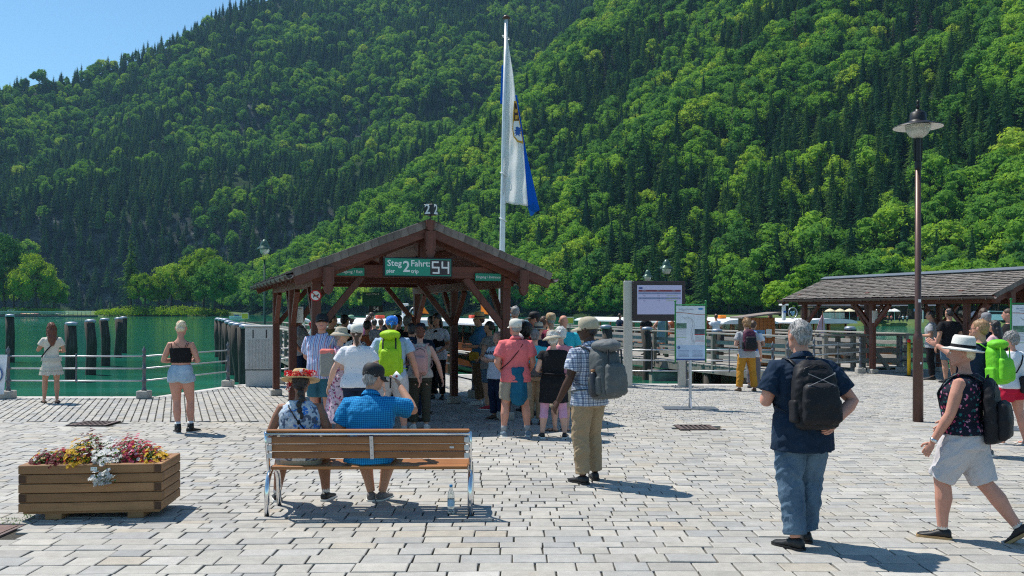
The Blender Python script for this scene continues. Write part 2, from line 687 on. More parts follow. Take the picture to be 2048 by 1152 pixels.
# --- large setts in courses, from in front of the camera to the small setts
rects = []
GUT = gp(1024, 1045).y
yy = 3.6
BIG_END = 14.6
row = 0
while yy < BIG_END:
    dep = random.choice([.12, .15, .18, .19, .21, .22]) if abs(yy - GUT) > .3 else .11
    if yy > 7.2: dep = random.choice([.13, .145, .16, .175])
    if abs(yy - GUT) < .12: dep = .11
    halfw = .62 * (yy + .3) + 2.8
    x = -halfw - random.random() * .4
    while x < halfw:
        ln = random.uniform(.22, .42) if yy < 7.2 else random.uniform(.18, .32) if dep > .12 else random.uniform(.2, .30)
        gx = random.uniform(.010, .017); gy = random.uniform(.008, .011)
        def cy(xx, y0):
            return y0 + .035 * math.sin(xx * .35 + .6) + .02 * math.sin(xx * .9 + y0 * .2)
        a, b = x + gx / 2, x + ln - gx / 2
        sk = random.uniform(-.003, .003)
        rects.append([(a, cy(a, yy) + gy / 2), (b + sk, cy(b, yy) + gy / 2), (b - sk, cy(b, yy) + dep - gy / 2), (a, cy(a, yy) + dep - gy / 2)])
        x += ln
    yy += dep
rects = np.array(rects)
cen = rects.mean(1)
# leave holes for the drains and the cover
DRAINS = [(gp(190, 847), .60, .56), (gp(1391, 855), .58, .56)]
COVER = (gp(-52, 1062), .62, .42)
keep = np.ones(len(rects), bool)
for (p, w, d) in DRAINS + [COVER]:
    keep &= ~((np.abs(cen[:, 0] - p.x) < w / 2 + .10) & (np.abs(cen[:, 1] - p.y) < d / 2 + .04))
rects = rects[keep]; cen = cen[keep]
inview = (np.abs(cen[:, 0]) < .585 * cen[:, 1]) & (cen[:, 1] > 6.0)
score = np.where(inview, cen[:, 1], 1e3)
order = np.argsort(score)
near = order[:300]; rest = order[300:]
cols = stone_cols(len(rects))
for i in near:
    r = rects[i:i + 1]
    c0 = r.mean((0, 1))
    v, q = stone_arrays(r - c0, np.random.randn(1) * .002, .0055)
    me = bpy.data.meshes.new('paving_stone')
    me.from_pydata(v.tolist(), [], q.tolist())
    me.materials.append(M_GRAN)
    ca = me.color_attributes.new('col', 'FLOAT_COLOR', 'POINT')
    cc = np.ones((12, 4), np.float32); cc[:, :3] = cols[i]
    ca.data.foreach_set('color', cc.ravel())
    o = bpy.data.objects.new('paving_stone', me); COL.objects.link(o)
    o.location = (c0[0], c0[1], 0); o.parent = plaza
o = stones('paving_stones', rects[rest], M_GRAN, plaza)
o['kind'] = 'stuff'

# --- small setts: left fan along the shed axis, right in shallow arcs
sm = []
w_ = .125
for i in range(-140, 60):
    off = i * w_
    L = -6.0 + random.random() * .2
    while L < 22:
        ln = random.uniform(.15, .24)
        o_ = Vector((1.0, 14.6, 0)) + AR * off + AX * L
        c_ = o_ + AR * (w_ / 2) + AX * (ln / 2)
        lim = 1.2 + .2 * math.sin(c_.y)
        if BIG_END + .06 < c_.y < 30 and c_.x < lim and c_.x > -14:
            g1 = .019; g2 = .007
            sm.append([(o_ + AR * (g1 / 2) + AX * (g2 / 2)).xy[:], (o_ + AR * (w_ - g1 / 2) + AX * (g2 / 2)).xy[:],
                       (o_ + AR * (w_ - g1 / 2) + AX * (ln - g2 / 2)).xy[:], (o_ + AR * (g1 / 2) + AX * (ln - g2 / 2)).xy[:]])
        L += ln
rr = 0
yv = BIG_END + .02
while yv < 31:
    dp = random.uniform(.10, .125)
    x = 1.0 + random.random() * .1
    while x < 22 and x < .62 * yv + 3.5:
        ln = random.uniform(.10, .17)
        def cc_(xx): return yv + .16 * abs(math.sin(xx * .8)) ** 1.5 * min(1, (yv - BIG_END) / 1.5)
        if x + ln / 2 >= 1.2 + .2 * math.sin(yv):
            a, b = x + .005, x + ln - .007
            sm.append([(a, cc_(a)), (b, cc_(b)), (b, cc_(b) + dp - .015), (a, cc_(a) + dp - .015)])
        x += ln
    yv += dp
sm = np.array(sm)
c_ = sm.mean(1)
sm = sm[inpoly(c_[:, 0], c_[:, 1], [(x * 1.0, y - .22) if y > 0 else (x, y) for x, y in PLAZA])]
PALW = [5, 5, 4, 5, 2, .8, 3, .6, 5, 3]
o = stones('small_setts', sm, M_GRAN, plaza, bev=.008, zr=.0025)
o['kind'] = 'stuff'

# drains and cover
M_IRON = flat('cast_iron', (.15, .11, .10), .6, .4, .3, 20, .3)
for (p, w, d), lb in zip(DRAINS, ['cast iron slotted drain grate in the paving behind the flower planter', 'cast iron slotted drain grate in the paving near the map board']):
    root = thing('drain_grate', lb, 'drain', (p.x, p.y, .010))
    mb = MB()
    for sx in (-1, 1):
        mb.box((sx * (w / 2 - .02), 0, -.006), (.04, d, .016))
    for sy in (-1, 1):
        mb.box((0, sy * (d / 2 - .02), -.006), (w - .08, .04, .016))
    mb.build('frame', M_IRON, root)
    for q in range(7):
        mb = MB(); mb.box((-w / 2 + .06 + q * (w - .12) / 6, 0, -.008), (.030, d - .08, .012)); mb.build('grate_bar', M_IRON, root)
    mb = MB(); mb.box((0, 0, -.0155), (w - .08, d - .08, .003)); mb.build('pit_shade', flat('pit_shade_black', (.008, .008, .008), .9), root)  # black sheet standing in for the shade below the bars
p, w, d = COVER
root = thing('access_cover', 'rusty metal access cover flush in the paving left of the flower planter', 'manhole cover', (p.x, p.y, 0))
mb = MB(); mb.box((0, 0, -.008), (w, d, .018)); mb.build('frame', M_IRON, root)
mb = MB(); mb.box((0, 0, .003), (w - .07, d - .07, .008)); mb.build('plate', flat('rusty_plate', (.16, .10, .085), .7, .3, .3, 12, .4), root)

# ---- far shore on the right with lawn, and the island and headland on the left
k = NT('meadow')
v = k.geo()
k.base(k.ramp(k.noise(v, .35, 6, .7), [(.3, (.045, .085, .018)), (.55, (.10, .16, .035)), (.8, (.17, .21, .06))]))
k.set(Roughness=.95); k.bump(k.noise(v, 3, 5, .8), 1.0, .3)
M_MEADOW = k.m


def land(name, label, pts, h, mat, bank=3.0):
    """low island or shore with a rounded bank"""
    P = np.array(pts, float)
    c = P.mean(0)
    rings = []
    for s_, z in ((1.0, -2.0), (.985, -.75), (.965, -.2), (.93, h * .5), (.8, h * .85), (.5, h), (.1, h * 1.05)):
        rings.append([(c[0] + (x - c[0]) * s_, c[1] + (y - c[1]) * s_, z) for x, y in P])
    mb = MB(); mb.smooth = True
    mb.loft([[Vector(p) for p in r] for r in rings], True)
    o = mb.build(name, mat, recenter=False)
    return tag(o, label, kind='structure')


def blob(cx, cy, rx, ry, n=40, seed=0, rz=0):
    rnd = random.Random(seed)
    ph = [rnd.uniform(0, 6.28) for _ in range(4)]
    out = []
    for i in range(n):
        a = 2 * math.pi * i / n
        r = 1 + .08 * math.sin(2 * a + ph[0]) + .06 * math.sin(3 * a + ph[1]) + .04 * math.sin(7 * a + ph[2])
        x, y = rx * r * math.cos(a), ry * r * math.sin(a)
        out.append((cx + x * math.cos(rz) - y * math.sin(rz), cy + x * math.sin(rz) + y * math.cos(rz)))
    return out


DI = 430.0
isl = at(325, DI)
land('island', 'small grassy island in the lake with trees on it', blob(isl.x, DI + 22, 33, 24, seed=3), 1.6, M_MEADOW)
land('headland', 'wooded headland at the far left of the lake', blob(-330, 520, 105, 80, seed=8), 2.0, M_MEADOW)
land('far_shore', 'lawn shore with restaurant and parking across the bay', [(38, 160), (50, 152), (66, 149), (74, 139), (84, 133), (100, 130), (130, 128), (180, 135), (260, 160), (260, 420), (60, 420), (40, 300), (34, 200)], .5, M_MEADOW)

# ------------------------------------------------------------------ trees
def leaf_mat(name, ramp_, trans=.35, far=False):
    m = bpy.data.materials.new(name); m.use_nodes = True
    t = m.node_tree
    for nd in list(t.nodes): t.nodes.remove(nd)
    k = NT.__new__(NT); k.m = m; k.t = t
    out = k.n('ShaderNodeOutputMaterial')
    oi = k.n('ShaderNodeObjectInfo')
    c = k.ramp(oi.outputs['Random'], ramp_)
    nz = k.ramp(k.noise(k.geo((1, 1, 1)), .9, 2, .6), [(.3, .72), (.7, 1.25)])
    c = k.mix(1, c, nz, 'MULTIPLY')
    d = k.n('ShaderNodeBsdfDiffuse'); k.l(c, d.inputs['Color'])
    tr = k.n('ShaderNodeBsdfTranslucent')
    hs = k.n('ShaderNodeHueSaturation'); hs.inputs['Hue'].default_value = .485; hs.inputs['Saturation'].default_value = 1.1; hs.inputs['Value'].default_value = 1.25
    k.l(c, hs.inputs['Color']); k.l(hs.outputs[0], tr.inputs['Color'])
    mx = k.n('ShaderNodeMixShader'); mx.inputs[0].default_value = trans
    k.l(d.outputs[0], mx.inputs[1]); k.l(tr.outputs[0], mx.inputs[2])
    gl = k.n('ShaderNodeBsdfGlossy'); gl.inputs['Roughness'].default_value = .45; gl.inputs['Color'].default_value = (.9, 1, .9, 1)
    m2 = k.n('ShaderNodeMixShader'); m2.inputs[0].default_value = .0
    k.l(mx.outputs[0], m2.inputs[1]); k.l(gl.outputs[0], m2.inputs[2])
    k.l(m2.outputs[0], out.inputs[0])
    return m


M_SPRUCE = leaf_mat('spruce_needles', [(0, (.028, .078, .038)), (.4, (.045, .112, .042)), (.75, (.068, .145, .045)), (1, (.10, .185, .050))], .30)
M_BEECH = leaf_mat('beech_leaves', [(0, (.066, .170, .045)), (.35, (.115, .26, .044)), (.7, (.175, .345, .046)), (.93, (.25, .41, .052)), (1, (.35, .46, .065))], .45)
M_LIME = leaf_mat('park_leaves', [(0, (.13, .25, .030)), (1, (.24, .36, .04))], .45)
M_DEAD = flat('dead_twigs', (.16, .12, .11), .9)
M_BARK = flat('tree_bark', (.055, .045, .036), .9, 0, .3, 3, .4, bs=12)


def card(V, Q, p, u, w, L, W):
    """a leaf clump: a kite shaped quad"""
    i = len(V)
    V += [p - w * W * .5, p + u * (L * .45) - w * (W * .1) , p + u * L, p + w * W * .5]
    Q.append((i, i + 1, i + 2, i + 3))


def rvec(rnd):
    while True:
        v = Vector((rnd.uniform(-1, 1), rnd.uniform(-1, 1), rnd.uniform(-1, 1)))
        if .05 < v.length < 1: return v.normalized()


def spruce_mesh(seed, levels=24, per=8, wid=.15, base=.08, sparse=0.0):
    rnd = random.Random(seed)
    V, Q = [], []
    for i in range(levels):
        t = i / (levels - 1)
        z = base + (1 - base) * (t ** .92)
        r = wid * (1 - t) ** .85 * (1 + .25 * math.sin(i * 1.7 + seed)) + .008
        if t < .15: r *= .55 + 3 * t
        n = max(4, int(per * (1 - .5 * t)))
        a0 = rnd.uniform(0, 6.28)
        for j in range(n):
            if rnd.random() < sparse: continue
            a = a0 + 6.283 * j / n + rnd.uniform(-.3, .3)
            rr = r * rnd.uniform(.6, 1.15)
            dr = rnd.uniform(.25, .55)
            out = Vector((math.cos(a), math.sin(a), 0))
            sd = Vector((-math.sin(a), math.cos(a), 0))
            p0 = Vector((0, 0, z))
            # arm of three clumps, drooping
            for s_, wf in ((.12, .7), (.42, .75), (.72, .5)):
                p = p0 + out * (rr * s_) + Vector((0, 0, -rr * dr * s_ * s_ * 1.3))
                u = (out + Vector((0, 0, -dr + rnd.uniform(-.25, .2))) + sd * rnd.uniform(-.3, .3)).normalized()
                w = (sd + Vector((0, 0, rnd.uniform(-.5, .5)))).normalized()
                card(V, Q, p, u, w, rr * .42 + .008, (rr * wf * .55 + .010))
            for q in range(2):
                s_ = rnd.uniform(.3, .9)
                p = p0 + out * (rr * s_) + Vector((0, 0, -rr * dr * s_ * s_ * 1.3))
                u = (sd * rnd.choice((-1, 1)) + out * .4 + Vector((0, 0, -.6))).normalized()
                w = (out + Vector((0, 0, .3))).normalized()
                card(V, Q, p, u, w, rr * .3 + .008, rr * .2 + .006)
    if not sparse:
        n0 = len(V)
        for q in range(6):
            V.append(Vector((math.cos(q * 1.047) * wid * .5, math.sin(q * 1.047) * wid * .5, base + .06)))
        V.append(Vector((0, 0, .93)))
        for q in range(6):
            Q.append((n0 + q, n0 + (q + 1) % 6, n0 + 6, n0 + 6))
    return V, Q


def round_mesh(seed, clumps=26, per=40, rx=.30, zc=.60, rz=.38, leaf=.045, low=.12, peak=0.0, lob=.13, core=.74):
    rnd = random.Random(seed)
    V, Q = [], []
    lobes = []
    for i in range(clumps):
        # spread lobes evenly over the crown, jittered
        zz = 1 - 1.75 * (i + .5) / clumps
        a = i * 2.39996 + rnd.uniform(-.5, .5)
        rr = math.sqrt(max(0, 1 - zz * zz))
        v = Vector((rr * math.cos(a), rr * math.sin(a), zz))
        r = rnd.uniform(.62, .98)
        sh = 1 - peak * max(0, v.z)
        c = Vector((v.x * rx * r * sh, v.y * rx * r * sh, zc + v.z * rz * r))
        lobes.append((c, rnd.uniform(.75, 1.25) * lob * (rx / .3)))
    for c, lr in lobes:
        oc = (c - Vector((0, 0, zc - .05)))
        oc = oc.normalized() if oc.length > 1e-3 else Vector((0, 0, 1))
        sq = Vector((rnd.uniform(.8, 1.2), rnd.uniform(.8, 1.2), rnd.uniform(.65, .95)))
        for j in range(per):
            v = (rvec(rnd) + oc * .5 + Vector((0, 0, .25))).normalized()
            rad = lr * rnd.uniform(.72, 1.08)
            p = c + Vector((v.x * sq.x, v.y * sq.y, v.z * sq.z)) * rad
            nrm = (v + rvec(rnd) * .38).normalized()
            u = nrm.cross(rvec(rnd)).normalized(); w = nrm.cross(u)
            card(V, Q, p, u, w, leaf * rnd.uniform(.7, 1.4), leaf * rnd.uniform(.7, 1.2))
        # solid core added inside the lobe to block light and give shade
        n0 = len(V)
        for q in range(6):
            d = [(1, 0, 0), (0, 1, 0), (-1, 0, 0), (0, -1, 0), (0, 0, 1), (0, 0, -1)][q]
            V.append(c + Vector(d) * lr * core)
        for q in range(4):
            Q.append((n0 + q, n0 + (q + 1) % 4, n0 + 4, n0 + 4)); Q.append((n0 + (q + 1) % 4, n0 + q, n0 + 5, n0 + 5))
    return V, Q


def mk(name, VQ, mat):
    V, Q = VQ
    me = bpy.data.meshes.new(name)
    me.from_pydata([tuple(v) for v in V], [], [q if q[2] != q[3] else q[:3] for q in Q])
    me.materials.append(mat)
    return me


def trunk_mesh(name, h, r, mat, seed=0, limbs=5, top=.75):
    rnd = random.Random(seed)
    mb = MB(); mb.smooth = True
    pts = [Vector((rnd.uniform(-.004, .004) * i * (limbs > 0), rnd.uniform(-.004, .004) * i * (limbs > 0), -.02 + h * top * i / 5)) for i in range(6)]
    mb.tube(pts, [r * 1.25, r, r * .85, r * .65, r * .42, r * .2], 6)
    for i in range(limbs):
        a = rnd.uniform(0, 6.28); z = h * rnd.uniform(.3, .6)
        b = Vector((pts[2].x, pts[2].y, z)); L = rnd.uniform(.14, .24)
        e = b + Vector((math.cos(a) * L, math.sin(a) * L, L * .9))
        mb.tube([b, (b + e) / 2 + Vector((0, 0, -.02)), e], [r * .42, r * .28, r * .1], 5)
    me = mb.mesh(name, mat); fix_normals(me)
    return me


SPR = [mk('spruce_crown', spruce_mesh(s, 22 + s % 3 * 3, 8, w), M_SPRUCE) for s, w in ((1, .15), (2, .13), (3, .17), (4, .145), (5, .12))]
DEAD = [mk('spruce_crown', spruce_mesh(9, 26, 7, .08, .25, .35), M_DEAD)]
BEE = [mk('beech_crown', round_mesh(s, c, 38, rx, zc, rz, .048, peak=pk, lob=lb), M_BEECH) for s, c, rx, zc, rz, pk, lb in
       ((11, 24, .31, .58, .36, .2, .13), (12, 22, .27, .58, .38, .4, .12), (13, 28, .36, .55, .34, .1, .11), (14, 20, .30, .6, .34, .3, .14), (15, 26, .33, .56, .38, .45, .12))]
TRK_S = trunk_mesh('spruce_trunk', 1, .014, M_BARK, 1, 0, .95)
TRK_B = trunk_mesh('beech_trunk', 1, .02, M_BARK, 2, 5, .8)


def tree_thing(name, label, cat, loc, h, crown, trunk, group, wf=1.0, rz=0.0):
    t = thing(name, label, cat, loc, rz, group)
    t.scale = (h * wf, h * wf, h)
    c = bpy.data.objects.new('crown', crown); COL.objects.link(c); c.parent = t
    k_ = bpy.data.objects.new('trunk', trunk); COL.objects.link(k_); k_.parent = t
    return t


# candidate positions over the mountain sides
rs = np.random.RandomState(21)
def scatter(y0, y1, xf0, xf1, dens):
    """jittered grid inside a view wedge: spacing in metres"""
    out = []
    ys = np.arange(y0, y1, dens)
    for y in ys:
        x0, x1 = xf0 * y - 25, xf1 * y + 25
        xs = np.arange(x0, x1, dens)
        xx = xs + rs.uniform(-.48, .48, len(xs)) * dens
        yy_ = y + rs.uniform(-.48, .48, len(xs)) * dens
        out.append(np.stack([xx, yy_], 1))
    return np.concatenate(out)


P = scatter(240, 1000, -.66, .66, 6.9)
hs = h_spur(P[:, 0], P[:, 1]); hf = h_far(P[:, 0], P[:, 1])
A = P[(hs >= hf) & (hs > .3)]
P2 = scatter(730, 1800, -.66, .35, 8.2)
hs2 = h_spur(P2[:, 0], P2[:, 1]); hf2 = h_far(P2[:, 0], P2[:, 1])
B = P2[(hf2 > hs2) & (hf2 > .3)]
PP = np.concatenate([A, B]); isB = np.concatenate([np.zeros(len(A), bool), np.ones(len(B), bool)])
Z = height(PP[:, 0], PP[:, 1])
# front faces only (hide what lies behind the crests) and below the frame top plus a margin
e = 12.0
dirx = PP[:, 0] / np.hypot(PP[:, 0], PP[:, 1]); diry = PP[:, 1] / np.hypot(PP[:, 0], PP[:, 1])
grad = (height(PP[:, 0] + dirx * e, PP[:, 1] + diry * e) - height(PP[:, 0] - dirx * e, PP[:, 1] - diry * e)) / (2 * e)
el = (Z - EYE) / PP[:, 1]
# steepness -> cliffs are bare
gx = (height(PP[:, 0] + 6, PP[:, 1]) - height(PP[:, 0] - 6, PP[:, 1])) / 12
gy = (height(PP[:, 0], PP[:, 1] + 6) - height(PP[:, 0], PP[:, 1] - 6)) / 12
steep = np.hypot(gx, gy)
bare = (steep > 2.1) & (rs.rand(len(PP)) < .25)
clear = isB & (fbm(PP[:, 0] * 1.0 + 90, PP[:, 1] * .7, 130, 3) > .56) & (rs.rand(len(PP)) < .62) & (Z < 400) & (PP[:, 0] > -330)
ok = (grad > el - .75) & (el < .41) & ~bare & ~clear
# drop the trees standing on the flat behind the crest that nothing can see
PP, Z, isB, el, steep = PP[ok], Z[ok], isB[ok], el[ok], steep[ok]
mixn = fbm(PP[:, 0], PP[:, 1], 90, 3) + rs.randn(len(PP)) * .42
low = (Z < 60)
conif = mixn > np.where(isB, np.where(Z < 190, -.45, -.12), .20)
NT_ = len(PP)
ht = np.where(conif, rs.uniform(17, 30, NT_), rs.uniform(12, 23, NT_)) * rs.uniform(.8, 1.15, NT_)
ht = np.where(isB & conif, ht * .92, ht)
wf = np.where(conif, rs.uniform(1.2, 1.9, NT_), rs.uniform(.9, 1.25, NT_))
var = np.where(conif, rs.randint(0, 5, NT_), rs.randint(0, 5, NT_))
dead = conif & (rs.rand(NT_) < np.where((PP[:, 1] > 420) & (el > .25), .06, .01))
rot = rs.uniform(0, 6.28, NT_)
dist = np.hypot(PP[:, 0], PP[:, 1])
infr = (np.abs(PP[:, 0]) < .60 * PP[:, 1]) & (el < .36)
size = np.where(infr, ht / dist, 0)
named = np.zeros(NT_, bool)
for sel in (conif & ~dead, ~conif):
    idx = np.where(sel)[0]
    named[idx[np.argsort(-size[idx])][:300]] = True
for i in np.where(named)[0]:
    loc = (PP[i, 0], PP[i, 1], Z[i] - .8)
    if conif[i]:
        tree_thing('spruce_tree', 'dark pointed spruce tree in the forest on the mountain side above the lake', 'tree', loc, ht[i], SPR[var[i]], TRK_S, 'spruces on the lower mountain side', wf[i], rot[i])
    else:
        tree_thing('beech_tree', 'round bright green beech tree in the forest on the mountain side above the lake', 'tree', loc, ht[i], BEE[var[i]], TRK_B, 'beeches on the lower mountain side', wf[i], rot[i])


def gn_forest(name, label, meshes, pts, vr, sc, rz):
    """one object that sets a tree mesh on every point"""
    me = bpy.data.meshes.new(name)
    N = len(pts)
    me.vertices.add(N); me.vertices.foreach_set('co', np.asarray(pts, np.float32).ravel())
    a = me.attributes.new('variant', 'INT', 'POINT'); a.data.foreach_set('value', np.asarray(vr, np.int32))
    a = me.attributes.new('tscale', 'FLOAT_VECTOR', 'POINT'); a.data.foreach_set('vector', np.asarray(sc, np.float32).ravel())
    r3 = np.zeros((N, 3), np.float32); r3[:, 2] = rz
    a = me.attributes.new('trot', 'FLOAT_VECTOR', 'POINT'); a.data.foreach_set('vector', r3.ravel())
    o = bpy.data.objects.new(name, me); COL.objects.link(o)
    ng = bpy.data.node_groups.new(name + '_nodes', 'GeometryNodeTree')
    ng.interface.new_socket('Geometry', in_out='INPUT', socket_type='NodeSocketGeometry')
    ng.interface.new_socket('Geometry', in_out='OUTPUT', socket_type='NodeSocketGeometry')
    gi = ng.nodes.new('NodeGroupInput'); go = ng.nodes.new('NodeGroupOutput')
    jn = ng.nodes.new('GeometryNodeJoinGeometry')
    def attr(nm, ty):
        n_ = ng.nodes.new('GeometryNodeInputNamedAttribute'); n_.data_type = ty; n_.inputs[0].default_value = nm
        return n_.outputs[0]
    va = attr('variant', 'INT'); ts = attr('tscale', 'FLOAT_VECTOR'); tr = attr('trot', 'FLOAT_VECTOR')
    for i, src in enumerate(meshes):
        cmp_ = ng.nodes.new('FunctionNodeCompare'); cmp_.data_type = 'INT'; cmp_.operation = 'EQUAL'
        ng.links.new(va, cmp_.inputs[2]); cmp_.inputs[3].default_value = i
        oi = ng.nodes.new('GeometryNodeObjectInfo'); oi.inputs['Object'].default_value = src; oi.inputs['As Instance'].default_value = True
        ip = ng.nodes.new('GeometryNodeInstanceOnPoints')
        ng.links.new(gi.outputs[0], ip.inputs['Points'])
        ng.links.new(cmp_.outputs[0], ip.inputs['Selection'])
        ng.links.new(oi.outputs['Geometry'], ip.inputs['Instance'])
        ng.links.new(tr, ip.inputs['Rotation'])
        ng.links.new(ts, ip.inputs['Scale'])
        ng.links.new(ip.outputs[0], jn.inputs[0])
    ng.links.new(jn.outputs[0], go.inputs[0])
    md = o.modifiers.new('trees', 'NODES'); md.node_group = ng
    tag(o, label, kind='stuff')
    return o


def crown_of(mesh):
    for ob in COL.objects:
        if ob.type == 'MESH' and ob.data == mesh: return ob


rest = ~named
m = rest & conif & ~dead
s3 = np.stack([ht * wf, ht * wf, ht], 1)
p3 = np.stack([PP[:, 0], PP[:, 1], Z - .8], 1)
gn_forest('spruce_forest', 'dark spruces covering the mountain sides', [crown_of(x) for x in SPR], p3[m], var[m], s3[m], rot[m])
m = rest & ~conif
gn_forest('beech_forest', 'bright green beeches covering the mountain sides', [crown_of(x) for x in BEE], p3[m], var[m], s3[m], rot[m])
for i in np.where(dead & infr)[0][:60]:
    tree_thing('dead_spruce_tree', 'grey leafless dead spruce standing among the green trees on the mountain', 'tree', (PP[i, 0], PP[i, 1], Z[i] - .8), ht[i] * 1.1, DEAD[0], TRK_S, 'dead spruces on the mountain', 1.0, rot[i])

# --- lakeside trees on the island, the headland and the restaurant shore
BIGR = [mk('broadleaf_crown', round_mesh(s, 75, 60, rx, .60, rz, .026, peak=pk, lob=.085), M_LIME) for s, rx, rz, pk in ((31, .34, .38, .1), (32, .40, .40, .25), (33, .30, .36, .0))]
BIGD = [mk('broadleaf_crown', round_mesh(s, 75, 60, rx, .60, rz, .026, peak=pk, lob=.085), M_BEECH) for s, rx, rz, pk in ((35, .36, .40, .15), (36, .44, .40, .1))]
BIGS = mk('pine_crown', spruce_mesh(41, 30, 9, .17, .30, .25), M_SPRUCE)


def px_tree(name, label, px, ytop, ybase, d, crown, trunk, wf, group=None):
    p = at(px, d, 0); z = 0.6
    h = (ybase - ytop) * d / F
    tree_thing(name, label, 'tree', (p.x, d, z), h, crown, trunk, group, wf, px * .37)


px_tree('pine_tree', 'tall thin pine with a long bare trunk at the left end of the island', 262, 466, 628, 436, BIGS, TRK_S, .85)
px_tree('broadleaf_tree', 'bright rounded tree beside the tall pine on the island', 290, 545, 628, 432, BIGR[0], TRK_B, 1.05)
px_tree('broadleaf_tree', 'darker rounded tree in the middle of the island', 343, 528, 626, 445, BIGD[0], TRK_B, 1.1)
px_tree('broadleaf_tree', 'small bright tree between the pine and the middle tree on the island', 318, 552, 628, 438, BIGR[2], TRK_B, 1.0)
px_tree('broadleaf_tree', 'tall pale green tree behind the dark round tree on the island', 408, 497, 624, 462, BIGR[1], TRK_B, .95)
px_tree('broadleaf_tree', 'big dark round tree at the right end of the island', 429, 524, 626, 434, BIGD[1], TRK_B, 1.0)
px_tree('broadleaf_tree', 'low bushy tree just left of the dark round tree on the island', 385, 560, 628, 450, BIGR[2], TRK_B, 1.2)
px_tree('broadleaf_tree', 'bright yellow green tree on the headland behind the floating dock', 72, 512, 628, 452, BIGR[1], TRK_B, .95)
px_tree('broadleaf_tree', 'dark tree cut by the left edge behind the moored cars', 8, 480, 628, 462, BIGD[1], TRK_B, .8)
px_tree('broadleaf_tree', 'broad dark tree between the two headland trees', 28, 538, 628, 470, BIGD[0], TRK_B, 1.1)
px_tree('broadleaf_tree', 'low dark tree at the foot of the bright headland tree', 108, 560, 628, 475, BIGD[0], TRK_B, 1.2)

# bushes on island edge: one mass nobody could count
rnd = random.Random(4)
V, Q = [], []
for i in range(420):
    px = rnd.uniform(192, 458); d = rnd.uniform(412, 440)
    t = (px - 192) / 266
    d = DI - 8 + 14 * abs(t - .5) * 2 + rnd.uniform(-3, 10)
    p = at(px, d); h = rnd.uniform(.8, 3.2) * (.5 + min(1, 3.2 * min(t + .05, 1.05 - t)))
    for j in range(26):
        v = rvec(rnd); v.z = abs(v.z)
        q_ = Vector((p.x, p.y, .2)) + Vector((v.x * h * .7, v.y * h * .7, v.z * h))
        nrm = (v + rvec(rnd) * .6).normalized(); u = nrm.cross(rvec(rnd)).normalized(); w = nrm.cross(u)
        card(V, Q, q_, u, w, rnd.uniform(.5, 1.0), rnd.uniform(.4, .8))
o = bpy.data.objects.new('undergrowth', mk('undergrowth', (V, Q), M_LIME)); COL.objects.link(o)
tag(o, 'low bushes and tall grass round the island shore', kind='stuff')
V, Q = [], []
for i in range(330):
    px = rnd.uniform(-60, 125); d = 446 + rnd.uniform(-4, 14)
    p = at(px, d); h = rnd.uniform(1.0, 3.5)
    for j in range(22):
        v = rvec(rnd); v.z = abs(v.z)
        q_ = Vector((p.x, p.y, .3)) + Vector((v.x * h * .7, v.y * h * .7, v.z * h))
        nrm = (v + rvec(rnd) * .6).normalized(); u = nrm.cross(rvec(rnd)).normalized(); w = nrm.cross(u)
        card(V, Q, q_, u, w, rnd.uniform(.5, 1.0), rnd.uniform(.4, .8))
o = bpy.data.objects.new('undergrowth', mk('undergrowth', (V, Q), M_BEECH)); COL.objects.link(o)
tag(o, 'dark bushes along the headland shore', kind='stuff')

# shore trees behind the restaurant (right)
rnd = random.Random(12)
for i in range(46):
    px = 1560 + i * 12 + rnd.uniform(-8, 8); d = rnd.uniform(185, 235)
    if px < 1600: d = rnd.uniform(215, 240)
    p = at(px, d)
    tree_thing('beech_tree', 'bushy green tree in the row behind the restaurant and car park across the bay', 'tree', (p.x, d, .3), rnd.uniform(9, 15), rnd.choice(BEE + BIGD[:1]), TRK_B, 'trees behind the lakeside restaurant', rnd.uniform(1.1, 1.5), rnd.uniform(0, 6))
for i in range(40):
    px = 1060 + i * 14 + rnd.uniform(-6, 6); p = at(px, 1)
    s_d = 283 / (.72 * (px - 1024) / F + .70)
    d = s_d + rnd.uniform(2, 10); p = at(px, d)
    tree_thing('beech_tree', 'low leafy tree hanging over the water at the foot of the mountain', 'tree', (p.x, d, rnd.uniform(-1, .5)), rnd.uniform(6, 11), rnd.choice(BEE), TRK_B, 'trees at the waterline', rnd.uniform(1.3, 1.7), rnd.uniform(0, 6))

# haze
HZB = MB(); HZB.box((0, 850, 335), (3600, 3500, 686.0))
k = bpy.data.materials.new('haze_air'); k.use_nodes = True
for nd in list(k.node_tree.nodes): k.node_tree.nodes.remove(nd)
ho = k.node_tree.nodes.new('ShaderNodeOutputMaterial'); hv = k.node_tree.nodes.new('ShaderNodeVolumePrincipled')
hv.inputs['Color'].default_value = (.36, .66, 1.0, 1); hv.inputs['Density'].default_value = .00007
hv.inputs['Anisotropy'].default_value = .1
k.node_tree.links.new(hv.outputs[0], ho.inputs['Volume'])
hz = HZB.build('haze', k, recenter=False)
hz.location.z = 0
tag(hz, 'thin blue summer haze over the lake', kind='stuff')

